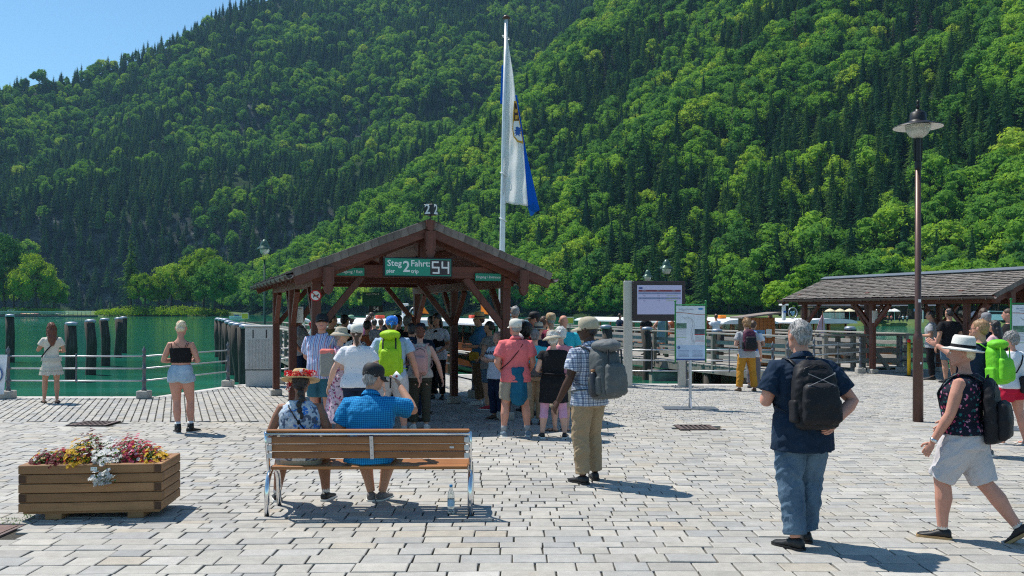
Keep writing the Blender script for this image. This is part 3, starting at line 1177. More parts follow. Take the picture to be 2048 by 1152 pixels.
# ------------------------------------------------------------------ sheds
M_RED = wood('red_stained_wood', (.150, .052, .034), .5, .55, 'X', 1, .35)
M_REDZ = wood('red_stained_post', (.140, .049, .033), .5, .55, 'Z', 1, .35)
M_SHING = wood('weathered_shingle', (.20, .178, .160), .4, .8, 'X', 2.0, .2, .35)
M_TILE = wood('verge_shingle', (.20, .165, .145), .6, .75, 'Z', 1.5, .2, .25)
M_GREYW = wood('weathered_grey_wood', (.34, .32, .29), .6, .8, 'X', 1.0, .2, .2)
M_GREYZ = wood('weathered_grey_post', (.24, .22, .19), .5, .85, 'Z', 1.0, .2, .25)
M_ZINC = flat('zinc_sheet', (.22, .24, .27), .42, .7, .12, 3)
M_GUT = flat('brown_gutter', (.11, .085, .075), .4, .5, .2, 4)
M_STEEL = flat('galvanised_steel', (.52, .53, .55), .42, .55, .1, 5)
M_RAILP = flat('grey_painted_iron', (.13, .14, .16), .45, .3, .12, 8)
M_STONE = flat('block_stone', (.40, .38, .34), .85, 0, .2, 12, .4)
M_CHROME = flat('polished_steel', (.72, .73, .75), .16, 1.0, .04, 3)
M_GREENS = flat('sign_green', (.012, .26, .17), .4, 0, .05)
M_WHITE = flat('white_paint', (.80, .80, .78), .45, 0, .04)
M_BLACK = flat('black_plastic', (.012, .012, .014), .45, 0, .1)
M_DARKG = flat('dark_green_paint', (.018, .060, .042), .35, .2, .15, 6)


def hole_frame():
    pass


def shed(name, label, org, hw, zr, ze, L, posts, seed, detail=True):
    """open gabled shelter; local x right, y back along the ridge"""
    rnd = random.Random(seed)
    root = thing(name, label, 'shelter', (org[0], org[1], 0), R(21))
    sl = (zr - ze) / hw
    ang = math.atan(sl)
    # boards under the shingles
    for s in (-1, 1):
        mb = MB()
        mb.beam((s * .02, L / 2, zr - .035), (s * hw, L / 2, ze - .035), L, .025, up=(0, 1, 0)) if False else None
        a = Vector((0, 0, zr - .05)); b = Vector((s * hw, 0, ze - .05))
        t = Vector((0, 0, -.024))
        vs = [a, b, b + Vector((0, L, 0)), a + Vector((0, L, 0))]
        vs = [v + Vector((0, .03 if i < 2 else -.03, 0)) for i, v in enumerate(vs)]
        mb.add(vs + [v + t for v in vs], [(0, 1, 2, 3), (7, 6, 5, 4), (0, 4, 5, 1), (1, 5, 6, 2), (2, 6, 7, 3), (3, 7, 4, 0)])
        mb.build('roof_boarding', M_RED, root)
        # shingles in overlapping courses, uneven ends
        mb = MB()
        Ls = math.hypot(hw, zr - ze)
        rows = int(Ls / .13)
        dirs = Vector((s * hw, 0, ze - zr)).normalized()
        nrm = Vector((dirs.z * -s, 0, abs(dirs.x))) if s > 0 else Vector((dirs.z, 0, abs(dirs.x)))
        for r_ in range(rows):
            y = .01
            u0 = r_ * Ls / rows
            while y < L - .02:
                w = rnd.uniform(.07, .16); w = min(w, L - .01 - y)
                u1 = u0 + Ls / rows * rnd.uniform(1.18, 1.4)
                u1 = min(u1, Ls + .05)
                h0 = -.032 + rnd.uniform(0, .003); h1 = -.006 + rnd.uniform(-.004, .012)
                p0 = Vector((0, y, zr)) + dirs * u0; p1 = Vector((0, y, zr)) + dirs * u1
                W = Vector((0, w - .006, 0)); T = nrm * -.014
                q = [p0 + nrm * h0, p1 + nrm * h1, p1 + W + nrm * (h1 + rnd.uniform(-.003, .003)), p0 + W + nrm * h0]
                mb.add(q + [v + T for v in q[1:3]], [(0, 1, 2, 3), (1, 4, 5, 2), (0, 4, 1), (3, 2, 5)])
                y += w
        o = mb.build('shingles', M_SHING, root); o['kind'] = 'stuff'
        # barge boards, front and back
        for yb, fr in ((-.03, 1), (L + .03, 0)):
            mb = MB()
            mb.beam((s * .01, yb, zr - .15), (s * (hw - .02), yb, ze - .15), .05, .17, ch=.006)
            mb.build('barge_board', M_RED, root)
            if fr:
                mb = MB()
                mb.beam((s * .1, yb + .28, zr - .24), (s * (hw - .30), yb + .28, ze - .24 + .3 * sl), .10, .14, ch=.006)
                mb.build('rafter', M_RED, root)
        # verge shingles over the front barge board
        nT = int(Ls / .125)
        for i in range(nT):
            u = (i + .5) * Ls / nT
            p = Vector((0, -.062, zr)) + dirs * u - Vector((0, 0, .035 + rnd.uniform(-.006, .004)))
            M = Matrix.Rotation(-s * ang * (1) , 3, 'Y') if False else Matrix.Rotation(s * ang + rnd.uniform(-.03, .03), 3, 'Y')
            mb = MB(); mb.cbox(p, (Ls / nT * 1.0, .022 + rnd.uniform(0, .006), .125), .004, rot=M)
            mb.build('verge_shingle', M_TILE, root)
        # gutter with brackets
        mb = MB(); mb.smooth = True
        gx = s * (hw + .055); gz = ze - .07
        prof = []
        for q in range(9):
            a_ = math.pi + math.pi * q / 8
            prof.append((math.cos(a_) * .06, math.sin(a_) * .06))
        for q in range(8, -1, -1):
            a_ = math.pi + math.pi * q / 8
            prof.append((math.cos(a_) * .053, math.sin(a_) * .053 + .004))
        rings = [[Vector((gx + a_, yy_, gz + b_)) for a_, b_ in prof] for yy_ in (-.12, L + .12)]
        mb.loft(rings, True)
        mb.build('gutter', M_GUT, root, shade=False)
        for q in range(int(L / .7) + 1):
            mb = MB(); mb.box((gx, .1 + q * .7, gz - .035), (.13, .022, .07)); mb.build('gutter_bracket', M_GUT, root)
        # eave rafter ends
        for q in range(int(L / .62)):
            yq = .45 + q * .62
            mb = MB(); mb.beam((s * (hw - .5), yq, ze - .115 + .5 * sl), (s * (hw - .01), yq, ze - .115), .06, .09); mb.build('rafter_end', M_RED, root)
        # purlins
        for fx in (.35, .72):
            mb = MB(); mb.box((s * hw * fx, L / 2, zr - (zr - ze) * fx - .135), (.09, L - .1, .11)); mb.build('purlin', M_RED, root)
    mb = MB(); mb.box((0, L / 2, zr - .17), (.1, L - .08, .14)); mb.build('ridge_beam', M_RED, root)
    mb = MB()
    for s in (-1, 1):
        a = Vector((0, 0, zr + .028)); b = Vector((s * .19, 0, zr + .028 - .19 * sl))
        vs = [a + Vector((0, -.09, 0)), b + Vector((0, -.09, 0)), b + Vector((0, L + .05, 0)), a + Vector((0, L + .05, 0))]
        mb.add(vs + [v + Vector((0, 0, .012)) for v in vs], [(0, 1, 2, 3), (7, 6, 5, 4), (0, 4, 5, 1), (1, 5, 6, 2), (2, 6, 7, 3)])
    mb.build('ridge_cap', M_ZINC if zr < 3.1 else M_GUT, root)
    # posts with wall plates and braces
    zt = ze - .16
    xl = min(p[0] for p in posts); xr = max(p[0] for p in posts)
    for x in (xl, xr):
        mb = MB(); mb.box((x, L / 2, zt + .02), (.13, L - .5, .16)); mb.build('wall_plate', M_RED, root)
    for (x, y) in posts:
        mb = MB(); mb.cbox((x, y, zt / 2 + .05), (.14, .14, zt - .18), .008); mb.build('post', M_REDZ, root)
        mb = MB(); mb.cbox((x, y, .07), (.24, .24, .14), .015); mb.build('post_foot', M_STONE, root)
        for dy in (-1, 1):
            if (y < 1 and dy < 0) or (y > L - 1 and dy > 0): continue
            mb = MB(); mb.beam((x, y + dy * .06, zt - .70), (x, y + dy * .68, zt - .08), .09, .09); mb.build('brace', M_REDZ, root)
    ys = sorted(set(p[1] for p in posts))
    for y in ys:
        mb = MB(); mb.cbox((0, y, zt + .19), (2 * hw - .55, .13, .20), .008); mb.build('tie_beam', M_RED, root)
        mb = MB(); mb.box((0, y, (zt + .29 + zr - .24) / 2), (.12, .11, zr - .24 - zt - .29)); mb.build('king_post', M_REDZ, root)
        for x, s in ((xl, 1), (xr, -1)):
            if y == ys[-1] and s == -1 and False: continue
            mb = MB(); mb.beam((x + s * .05, y, zt - .72), (x + s * .72, y, zt + .10), .09, .10); mb.build('brace', M_REDZ, root)
    # carved pendants on the front
    def pend(x, z0, z1, w=.16):
        h = z0 - z1
        pts = [(-w / 2, 0), (w / 2, 0), (w / 2, -h * .62), (w * .36, -h * .66), (w * .5, -h * .74), (w * .30, -h * .92), (0, -h), (-w * .30, -h * .92), (-w * .5, -h * .74), (-w * .36, -h * .66), (-w / 2, -h * .62)]
        mb = MB(); mb.prism([(x + a, z0 + b) for a, b in pts], .08, 'Y', -.105); mb.build('carved_pendant', M_REDZ, root)
    pend(0, zr - .16, zr - .62)
    pend(-hw + .52, ze + .06, ze - .36); pend(hw - .52, ze + .06, ze - .36)
    pend(0, zr + .01, zr - .16, .13)
    return root


SH1 = shed('pier_shelter', 'open timber shelter with red barge boards and the long green pier sign, people queuing inside', (-1.34, 14.0), 2.12, 3.28, 2.46, 6.6,
           [(-1.72, .35), (-1.72, 3.3), (-1.72, 6.2), (1.45, .35), (1.45, 3.3), (1.45, 6.2)], 1)
SH2 = shed('pier_shelter', 'open timber shelter on the right with long weathered shingle roof behind the tall lamp', (13.49, 22.14), 1.8, 2.97, 2.27, 8.0,
           [(-1.3, 1.2), (-1.3, 4.5), (-1.3, 7.5), (1.3, 1.2), (1.3, 4.5), (1.3, 7.5)], 2)

# ------------------------------------------------------------------ signs on the shelters
def world_of(root, p):
    return Matrix.Translation(root.location) @ Matrix.Rotation(root.rotation_euler.z, 4, 'Z') @ Vector(p)


def sign_at(name, label, root, lp, cat='sign', dz=0):
    w = world_of(root, lp)
    return thing(name, label, cat, w, root.rotation_euler.z + dz)


def digit(parent, ch, x, z, w, h, t, mat, y=-.031):
    """LED style digit built of bars"""
    seg = {'5': 'afgcd', '4': 'fgbc', '2': 'abged'}[ch]
    P = {'a': (0, h / 2, w, t), 'g': (0, 0, w, t), 'd': (0, -h / 2, w, t), 'f': (-w / 2, h / 4, t, h / 2 + t), 'b': (w / 2, h / 4, t, h / 2 + t), 'e': (-w / 2, -h / 4, t, h / 2 + t), 'c': (w / 2, -h / 4, t, h / 2 + t)}
    mb = MB()
    for i, q in enumerate(seg):
        a, b, c, d = P[q]; mb.box((x + a, y - .0012 * i * .5, z + b), (c, .003, d))
    return mb.build('digit', mat, parent)


t = sign_at('pier_sign', 'long green sign with Steg 2 Fahrt and white digits 54 on the gable beam', SH1, (-.22, -.19, 2.535))
mb = MB(); mb.cbox((0, 0, 0), (1.11, .07, .31), .008); mb.build('frame', M_BLACK, t)
mb = MB(); mb.box((0, -.037, 0), (1.06, .004, .265)); mb.build('panel', M_GREENS, t)
rx = (R(90), 0, 0)
text('Steg', .135, M_WHITE, t, (-.385, -.041, .055), rx, bold=.0022)
text('pier', .085, M_WHITE, t, (-.445, -.041, -.065), rx, bold=.0015)
text('2', .24, M_WHITE, t, (-.195, -.041, .0), rx, bold=.004)
text('Fahrt:', .135, M_WHITE, t, (.03, -.041, .055), rx, bold=.0022)
text('trip', .085, M_WHITE, t, (-.06, -.041, -.065), rx, bold=.0015)
mb = MB(); mb.box((.355, -.0405, 0), (.33, .003, .235)); mb.build('display', flat('display_brown', (.04, .025, .03), .4), t)
digit(t, '5', .275, 0, .10, .17, .026, M_WHITE, -.044); digit(t, '4', .435, 0, .10, .17, .026, M_WHITE, -.044)

t = sign_at('exit_sign', 'small green sign reading Ausgang / Exit under the left roof slope', SH1, (-1.20, .24, 2.47))
mb = MB(); mb.cbox((0, 0, 0), (.44, .02, .125), .004); mb.build('panel', M_GREENS, t)
text('Ausgang / Exit', .066, M_WHITE, t, (0, -.012, 0), rx, bold=.0006)
t = sign_at('entrance_sign', 'small green sign reading Eingang / Entrance under the right roof slope', SH1, (1.10, .24, 2.415))
mb = MB(); mb.cbox((0, 0, 0), (.46, .02, .125), .004); mb.build('panel', M_GREENS, t)
text('Eingang / Entrance', .058, M_WHITE, t, (0, -.012, 0), rx, bold=.0006)
# no dogs style round sign
t = sign_at('round_sign', 'round white prohibition sign with red ring and red bar on the left front post', SH1, (-1.74, .262, 2.09))
mb = MB(); mb.X = Matrix.Rotation(R(90), 4, 'X'); mb.lathe([(.0005, -.006), (.088, -.006), (.088, .006), (.0005, .006)], n=32); mb.build('disc', flat('sign_red', (.55, .02, .03), .4), t)
mb = MB(); mb.X = Matrix.Rotation(R(90), 4, 'X'); mb.lathe([(.0005, .0065), (.070, .0065), (.070, .008), (.0005, .008)], n=32); mb.build('field', M_WHITE, t)
mb = MB(); mb.cbox((0, -.0095, -.006), (.07, .003, .022), .001); mb.cbox((.04, -.0095, .012), (.02, .003, .018), .001); mb.cbox((-.03, -.0095, -.026), (.008, .003, .024), .001); mb.cbox((.022, -.0095, -.026), (.008, .003, .024), .001)
mb.build('animal_print', M_BLACK, t)
mb = MB(); mb.box((0, -.012, 0), (.145, .003, .014), rot=Matrix.Rotation(R(40), 3, 'Y')); mb.build('bar', flat('sign_red', (.55, .02, .03), .4), t)
# hanging sign inside
t = sign_at('hanging_sign', 'dark green hanging sign inside the shelter with the white number 54 below', SH1, (-.25, 3.1, 2.08))
mb = MB(); mb.cbox((0, 0, 0), (.38, .03, .26), .004); mb.build('panel', flat('sign_green_dim', (.010, .10, .07), .5), t)
text('Steg 2 / Pier 2', .045, M_WHITE, t, (0, -.017, .095), rx)
mb = MB(); mb.cbox((.07, 0, -.19), (.28, .03, .12), .004); mb.build('number_box', M_BLACK, t)
text('54', .11, M_WHITE, t, (.07, -.017, -.19), rx, bold=.001)
for s in (-1, 1):
    mb = MB(); mb.tube([(s * .15, 0, .13), (s * .15, 0, .22)], .004, 5); mb.build('hanger', M_BLACK, t)
t = sign_at('notice_sheet', 'white paper notice fixed beside the left rear post of the near shelter', SH1, (-1.62, 3.20, 1.78))
mb = MB(); mb.box((0, 0, 0), (.17, .006, .30)); mb.build('sheet', M_WHITE, t)
text('Fahrplan', .03, M_BLACK, t, (0, -.005, .12), rx)
t = sign_at('notice_sheet', 'white paper notice on the second post of the far right shelter', SH2, (-1.33, 4.40, 1.68))
mb = MB(); mb.box((0, -.02, 0), (.20, .006, .36)); mb.build('sheet', M_WHITE, t)
# number cube on the roof
w = world_of(SH1, (.14, .35, 3.27))
t = thing('number_cube', 'black and white cube with the number 2 on each side above the roof ridge', 'sign', w, R(-28))
mb = MB(); mb.tube([(0, 0, -.02), (0, 0, .16)], .012, 8); mb.build('stem', M_BLACK, t)
mb = MB(); mb.cbox((0, 0, .24), (.165, .165, .175), .004); mb.build('box', M_BLACK, t)
text('2', .225, M_WHITE, t, (-.01, -.0845, .24), rx, bold=.005)
text('2', .225, M_WHITE, t, (.0845, 0.02, .24), (R(90), 0, R(90)), bold=.006)
# right shelter signs
t = sign_at('hanging_sign', 'dark hanging sign with the white number 55 inside the right shelter', SH2, (-.95, 3.2, 1.98))
mb = MB(); mb.cbox((-.13, 0, .02), (.34, .03, .17), .004); mb.build('panel', flat('sign_green_dim', (.010, .10, .07), .5), t)
mb = MB(); mb.cbox((.20, 0, 0), (.24, .03, .18), .004); mb.build('number_box', M_BLACK, t)
text('55', .14, M_WHITE, t, (.20, -.017, 0), rx, bold=.001)
t = sign_at('pier_sign', 'green pier sign with the word trip on the right shelter gable, cut by the frame', SH2, (.02, -.19, 2.36))
mb = MB(); mb.cbox((0, 0, 0), (1.5, .06, .34), .008); mb.build('frame', M_BLACK, t)
mb = MB(); mb.box((0, -.032, 0), (1.45, .004, .29)); mb.build('panel', M_GREENS, t)
text('trip', .10, M_WHITE, t, (-.62, -.036, -.07), rx, bold=.002)
text('Fahrt:', .14, M_WHITE, t, (-.48, -.036, .06), rx, bold=.002)

# ------------------------------------------------------------------ iron railings
PROF_POST = [(.052, .16), (.052, .20), (.040, .22), (.040, .34), (.050, .35), (.050, .39), (.036, .41), (.034, .60), (.046, .61), (.046, .65), (.034, .66), (.031, .86), (.044, .87), (.044, .91), (.030, .92), (.026, .95), (.038, .98), (.042, 1.01), (.034, 1.045), (.012, 1.07), (.004, 1.10)]


def railing(name, label, pts, group=None, mids=True, rail_mat=None, hs=(.37, .63, .89), ends=(1, 1), low=False):
    root = thing(name, label, 'railing', (pts[0][0], pts[0][1], 0), 0, group)
    O = Vector((pts[0][0], pts[0][1], 0))
    P = [Vector((x, y, 0)) - O for x, y in pts]
    for i, p in enumerate(P):
        if (i == 0 and not ends[0]) or (i == len(P) - 1 and not ends[1]): continue
        mb = MB(); mb.smooth = True; mb.lathe(PROF_POST, p, 10)
        po = mb.build('post', M_RAILP, root)
        mb = MB(); mb.cbox(Vector((0, 0, .08)) + p - po.location, (.25, .25, .17), .018); b_ = mb.build('base_block', M_STONE, po)
    for a, b in zip(P[:-1], P[1:]):
        for h in hs:
            mb = MB(); mb.smooth = True; mb.tube([a + Vector((0, 0, h)), b + Vector((0, 0, h))], .0165, 8); mb.build('rail', rail_mat or M_STEEL, root)
        if mids and (b - a).length > 1.4:
            n_ = max(1, round((b - a).length / 1.5) - 1) if (b - a).length > 3.2 else 1
            for q in range(n_):
                m_ = a + (b - a) * (q + 1) / (n_ + 1)
                mb = MB(); mb.smooth = True
                mb.lathe([(.014, .33), (.014, .35), (.022, .36), (.022, .38), (.014, .39), (.014, .61), (.022, .62), (.022, .64), (.014, .65), (.014, .87), (.022, .88), (.022, .90), (.012, .91), (.018, .93), (.004, .95)], m_, 8)
                mb.build('baluster', M_RAILP, root)
    return root


railing('iron_railing', 'iron railing with pale tubes and finial posts along the lake on the left', [(-13.6, 18.55), (-10.68, 18.55), (-7.80, 18.55), (-6.93, 21.35)])
railing('iron_railing', 'short iron railing with finial post between the grey cabinet and the near shelter', [(-5.90, 22.2), (-5.2, 24.2)])
railing('iron_railing', 'iron railing along the water edge behind the display screen', [(1.1, 21.85), (2.62, 21.65), (4.28, 21.55), (6.42, 21.55)])
railing('iron_railing', 'iron railing climbing to the stone block by the right shelter', [(6.9, 21.9), (8.35, 24.2), (10.35, 26.0)], rail_mat=flat('blue_grey_rail', (.30, .36, .40), .4, .4))
railing('queue_railing', 'dark queue railing under the near shelter behind the standing woman', [(-.82, 18.7), (-1.75, 21.1), (-2.65, 23.5)], rail_mat=flat('dark_blue_rail', (.05, .08, .11), .35, .4))
railing('queue_railing', 'dark queue railing inside the right shelter', [(13.6, 21.2), (12.6, 23.9), (11.7, 26.3)], rail_mat=flat('dark_blue_rail', (.05, .08, .11), .35, .4))

# chain barrier with yellow post
p = gp(1818, 752)
t = thing('barrier_post', 'yellow barrier post with red top and black-yellow chain in the right shelter', 'barrier post', (p.x, p.y, 0))
mb = MB(); mb.smooth = True; mb.lathe([(.05, .0), (.05, .95), (.002, .95)], n=12); mb.build('tube', flat('barrier_yellow', (.75, .45, .02), .4), t)
mb = MB(); mb.smooth = True; mb.ell((0, 0, 1.0), (.055, .055, .055)); mb.build('red_cap', flat('barrier_red', (.7, .03, .02), .4), t)
mb = MB(); mb.lathe([(.11, 0), (.11, .02), (.05, .03)], n=12); mb.build('foot', M_BLACK, t)
for q in range(26):
    f = q / 25.
    mb = MB(); mb.box((.06 + f * 1.9, -.1 * f, .90 - .16 * math.sin(f * math.pi * .9)), (.07, .022, .022), rot=Matrix.Rotation(.15, 3, 'Y'))
    mb.build('chain_link', flat('barrier_yellow', (.75, .45, .02), .4) if q % 2 else M_BLACK, t)

# ------------------------------------------------------------------ mooring piles
k = NT('wet_pile_wood')
v = k.coord('Object', (8, 8, .8))
c = k.ramp(k.noise(v, 1.5, 7, .7, .3), [(.3, (.018, .014, .011)), (.55, (.055, .045, .036)), (.8, (.15, .13, .11))])
k.base(c); k.set(Roughness=.85); k.bump(k.noise(v, 2, 5, .7), .6, .02)
M_PILE = k.m
M_CAP = flat('pile_cap_lead', (.30, .34, .40), .45, .5, .15, 6)


def pile(x, y, top, r, label, grp=None):
    t = thing('mooring_pile', label, 'mooring pile', (x, y, WATER), 0, grp)
    mb = MB(); mb.smooth = True
    rn = random.Random(int(x * 77 + y * 31))
    H = top - WATER
    mb.tube([(rn.uniform(-.02, .02) * i, rn.uniform(-.02, .02) * i, -2.5 + (H + 2.45) * i / 5) for i in range(6)], [r * 1.04, r * 1.05, r * 1.02, r, r * .98, r * .97], 14)
    mb.build('pile_shaft', M_PILE, t)
    mb = MB(); mb.smooth = True
    e = rn.uniform(-.02, .02) * 0
    mb.lathe([(r * 1.05, H - .10), (r * 1.06, H - .02), (r * .95, H + .025), (r * .5, H + .045), (.004, H + .05)], (e, e, 0), 14)
    mb.build('pile_cap', M_CAP, t)


for px, top, d, r, lb in [(20, 630, 45, .21, 'thick dark mooring pile at the far left edge of the lake view'),
                      (143, 646, 32.9, .21, 'nearest dark mooring pile right of the girl in the white dress'),
                      (181, 641, 36.2, .205, 'second mooring pile in the row right of the girl in white'),
                      (209.5, 638, 42, .205, 'third mooring pile in the row right of the girl in white'),
                      (237, 636.5, 49.5, .20, 'fourth mooring pile, in front of the last one of the row'),
                      (247, 634.5, 55, .20, 'last mooring pile of the row, half behind its neighbour')]:
    p = at(px, d); pile(p.x, d, EYE - (top - HZ) * d / F, r, lb)
ords = ['farthest', 'second', 'third', 'fourth', 'fifth', 'sixth', 'nearest']
for i, (px, top, d) in enumerate([(437, 637, 50), (444, 638, 47), (451, 639, 43.5), (458, 643, 39), (467, 646, 36), (477, 648, 32.5), (491, 651, 29.5)]):
    p = at(px, d); pile(p.x, d, EYE - (top - HZ) * d / F, .20, ('%s mooring pile of the tight cluster left of the grey cabinet' % ords[i]))
for px, top, d, lb in [(1212, 652, 31.5, 'mooring pile with blue cap left of the display screen'), (1294, 656, 33.5, 'mooring pile behind the railing under the display screen'), (1434, 660, 32, 'mooring pile right of the map board'), (1700, 655, 33, 'mooring pile behind the right shelter posts')]:
    p = at(px, d); pile(p.x, d, EYE - (top - HZ) * d / F, .19, lb)

# ------------------------------------------------------------------ wooden piers
PLANK = None


def pier(name, label, start, L, W, sides=(1, 1), seed=0, end_rail=False, gap0=0):
    global PLANK
    root = thing(name, label, 'pier', (start[0], start[1], 0), R(21))
    rnd = random.Random(seed)
    n_ = int(L / .24)
    for i in range(n_):
        if PLANK is None:
            mb = MB(); mb.cbox((0, 0, 0), (1, .225, .05), .008)
            PLANK = mb.build('deck_plank', M_GREYW, root); o = PLANK
        else:
            o = PLANK.copy(); COL.objects.link(o); o.parent = root
        o.location = (W / 2 + rnd.uniform(-.02, .02), .12 + i * .24, -.03 + rnd.uniform(-.004, .004)); o.scale = (W, 1, 1)
    for x in (.12, W - .12):
        mb = MB(); mb.box((x, L / 2, -.19), (.18, L, .26)); mb.build('stringer', M_GREYZ, root)
    for i in range(int(L / 4) + 1):
        for x in (.2, W - .2):
            mb = MB(); mb.smooth = True; mb.tube([(x, .6 + i * 4, -3), (x, .6 + i * 4, -.3)], .15, 10); mb.build('support_pile', M_PILE, root)
    for side, on in zip((0, 1), sides):
        if not on: continue
        x = .06 if side == 0 else W - .06
        sg = -1 if side == 0 else 1
        m_ = int(L / 1.9)
        for i in range(m_ + 1):
            y = gap0 + .1 + i * (L - gap0 - .2) / m_
            mb = MB(); mb.cbox((x, y, .42), (.13, .13, 1.24), .01); mb.build('rail_post', M_GREYZ, root)
        seg = int(L / 3.8)
        for i in range(seg):
            y0 = gap0 + i * (L - gap0) / seg + .01; y1 = gap0 + (i + 1) * (L - gap0) / seg - .01
            mb = MB(); mb.cbox((x + rnd.uniform(-.01, .01), (y0 + y1) / 2, 1.08), (.20, y1 - y0, .055), .008); mb.build('hand_rail', M_GREYW, root)
            for z in (.28, .52, .78):
                mb = MB(); mb.cbox((x - sg * .09, (y0 + y1) / 2, z + rnd.uniform(-.01, .01)), (.035, y1 - y0, .13), .006); mb.build('rail_board', M_GREYW, root)
    if end_rail:
        for z in (.3, .7, 1.05):
            mb = MB(); mb.cbox((W / 2, L - .05, z), (W - .2, .06, .12), .006); mb.build('rail_board', M_GREYZ, root)
    return root


pier('boarding_pier', 'weathered wooden pier with plank railing running out behind the display screen', (8.35, 26.4), 24, 2.6, seed=3)
pier('boarding_pier', 'weathered wooden pier with plank railing running out behind the near shelter', (-4.95, 24.4), 38, 2.7, (1, 1), 4, end_rail=True, gap0=1)
pier('boarding_pier', 'wooden pier behind the right shelter with dark plank railing', (10.6, 28.4), 9, 3.0, seed=5)

# crossed timber fence between pier and right shelter (faces the square)
t = thing('timber_fence', 'dark timber fence with a diagonal strut under the right shelter roof', 'fence', (9.7, 27.1, 0), R(12))
for i in range(4):
    mb = MB(); mb.cbox((i * 1.3, 0, .48), (.14, .14, 1.2), .01); mb.build('rail_post', M_GREYZ, t)
for z in (.30, .62):
    mb = MB(); mb.cbox((1.95, -.085, z), (4.0, .04, .15), .006); mb.build('rail_board', M_GREYZ, t)
mb = MB(); mb.cbox((1.95, 0, 1.10), (4.1, .20, .06), .006); mb.build('hand_rail', M_GREYW, t)
mb = MB(); mb.beam((1.35, -.03, 1.0), (2.2, -.03, .02), .07, .12); mb.build('strut', M_GREYZ, t)

# masonry block in the water
p = gp(1330, 762, WATER)
t = thing('masonry_block', 'crumbling stone block standing in the water under the wooden pier', 'stone block', (p.x, p.y + .5, WATER), R(8))
mb = MB(); mb.cbox((0, 0, -.3), (1.1, .9, 1.3), .06); mb.build('block_body', M_QUAY, t)
mb = MB(); mb.cbox((0, 0, .36), (1.2, 1.0, .07), .02); mb.build('block_top', M_GREYW, t)

# ------------------------------------------------------------------ cabinet
p = gp(522, 772)
t = thing('utility_cabinet', 'pale grey ribbed utility cabinet at the end of the left railing', 'cabinet', (p.x, p.y, 0), R(4))
k = NT('cabinet_grey')
v = k.coord('Object')
c = k.ramp(k.noise(v, 4, 6, .7), [(.35, (.46, .46, .45)), (.7, (.60, .60, .58))])
c = k.mix(k.ramp(k.noise(v, 11, 6, .75), [(.60, 0), (.72, .45)]), c, (.20, .20, .19))
k.base(c); k.set(Roughness=.6)
M_CAB = k.m
mb = MB(); mb.cbox((0, 0, .20), (.67, .36, .40), .008); mb.build('plinth', M_CAB, t)
mb = MB(); mb.cbox((0, 0, .925), (.69, .38, 1.03), .008); mb.build('housing', M_CAB, t)
mb = MB(); mb.cbox((0, 0, 1.475), (.73, .42, .06), .012); mb.build('lid', M_CAB, t)
for i in range(17):
    mb = MB(); mb.cbox((-.28 + i * .035, -.196, .80), (.014, .012, .72), .003); mb.build('rib', M_CAB, t)
for x in (-.15, .17):
    mb = MB(); mb.box((x, -.193, 1.29), (.025, .012, .20)); mb.build('lock_slot', M_BLACK, t)
mb = MB(); mb.box((0, -.1905, .415), (.68, .006, .014)); mb.build('seam', M_BLACK, t)

# banner on the railing at the left edge
t = thing('banner', 'white banner with a blue round emblem tied to the railing at the left edge', 'banner', (-11.19, 18.42, 0))
mb = MB()
n_ = 12
vs = []; fs = []
for j in range(9):
    for i in range(n_ + 1):
        u = i / n_; w_ = j / 8
        vs.append((-.62 + u * (1.2 - .06 * w_ ), .03 * math.sin(u * 9 + w_ * 3) * w_ - .02, .93 - w_ * .83))
for j in range(8):
    for i in range(n_):
        a = j * (n_ + 1) + i; fs.append((a, a + 1, a + n_ + 2, a + n_ + 1))
mb.add(vs, fs); mb.smooth = True
b_ = mb.build('sheet', flat('banner_white', (.78, .80, .84), .6), t)
so = b_.modifiers.new('thick', 'SOLIDIFY'); so.thickness = .004
mb = MB(); mb.X = Matrix.Translation((.30, -.06, .52)) @ Matrix.Rotation(R(90), 4, 'X'); mb.lathe([(.001, .0), (.20, 0), (.20, .006), (.001, .006)], n=32); mb.build('emblem', flat('emblem_blue', (.03, .13, .38), .5), t)
mb = MB(); mb.X = Matrix.Translation((.30, -.068, .52)) @ Matrix.Rotation(R(90), 4, 'X'); mb.lathe([(.165, .0), (.18, 0), (.18, .004), (.165, .004)], n=32); mb.build('emblem_ring', M_WHITE, t)

# ------------------------------------------------------------------ display screen on two columns
p = gp(1256, 775)
dS = p.y
t = thing('display_screen', 'dark framed timetable display screen on two pale columns at the water edge', 'display screen', (p.x + .70, dS, 0), R(4))
M_COLM = flat('beige_metal', (.50, .47, .43), .4, .5, .06)
for x in (-.70, .62):
    mb = MB(); mb.cbox((x, .05, 1.29 if x < 0 else .95), (.20 if x < 0 else .17, .14, 2.58 if x < 0 else 1.9), .012); mb.build('column', M_COLM, t)
    mb = MB(); mb.cbox((x, .05, .012), (.42, .34, .024), .004); mb.build('foot_plate', M_ZINC, t)
    for s in (-1, 1):
        mb = MB(); mb.tube([(x + s * .16, .0, .02), (x + s * .16, .0, .06)], .014, 6); mb.build('bolt', M_ZINC, t)
M_SCRB = flat('screen_bezel', (.028, .014, .020), .3)
mb = MB(); mb.cbox((.03, -.06, 2.09), (1.27, .16, .96), .015); mb.build('housing', M_SCRB, t)
M_SCR = NT('screen_glow'); M_SCR.base((.33, .34, .52)); M_SCR.set(Roughness=.25)
M_SCR.b.inputs['Emission Color'].default_value = (.55, .56, .85, 1); M_SCR.b.inputs['Emission Strength'].default_value = .12
M_SCR = M_SCR.m
mb = MB(); mb.box((.03, -.144, 2.12), (1.09, .006, .70)); sc = mb.build('screen', M_SCR, t)
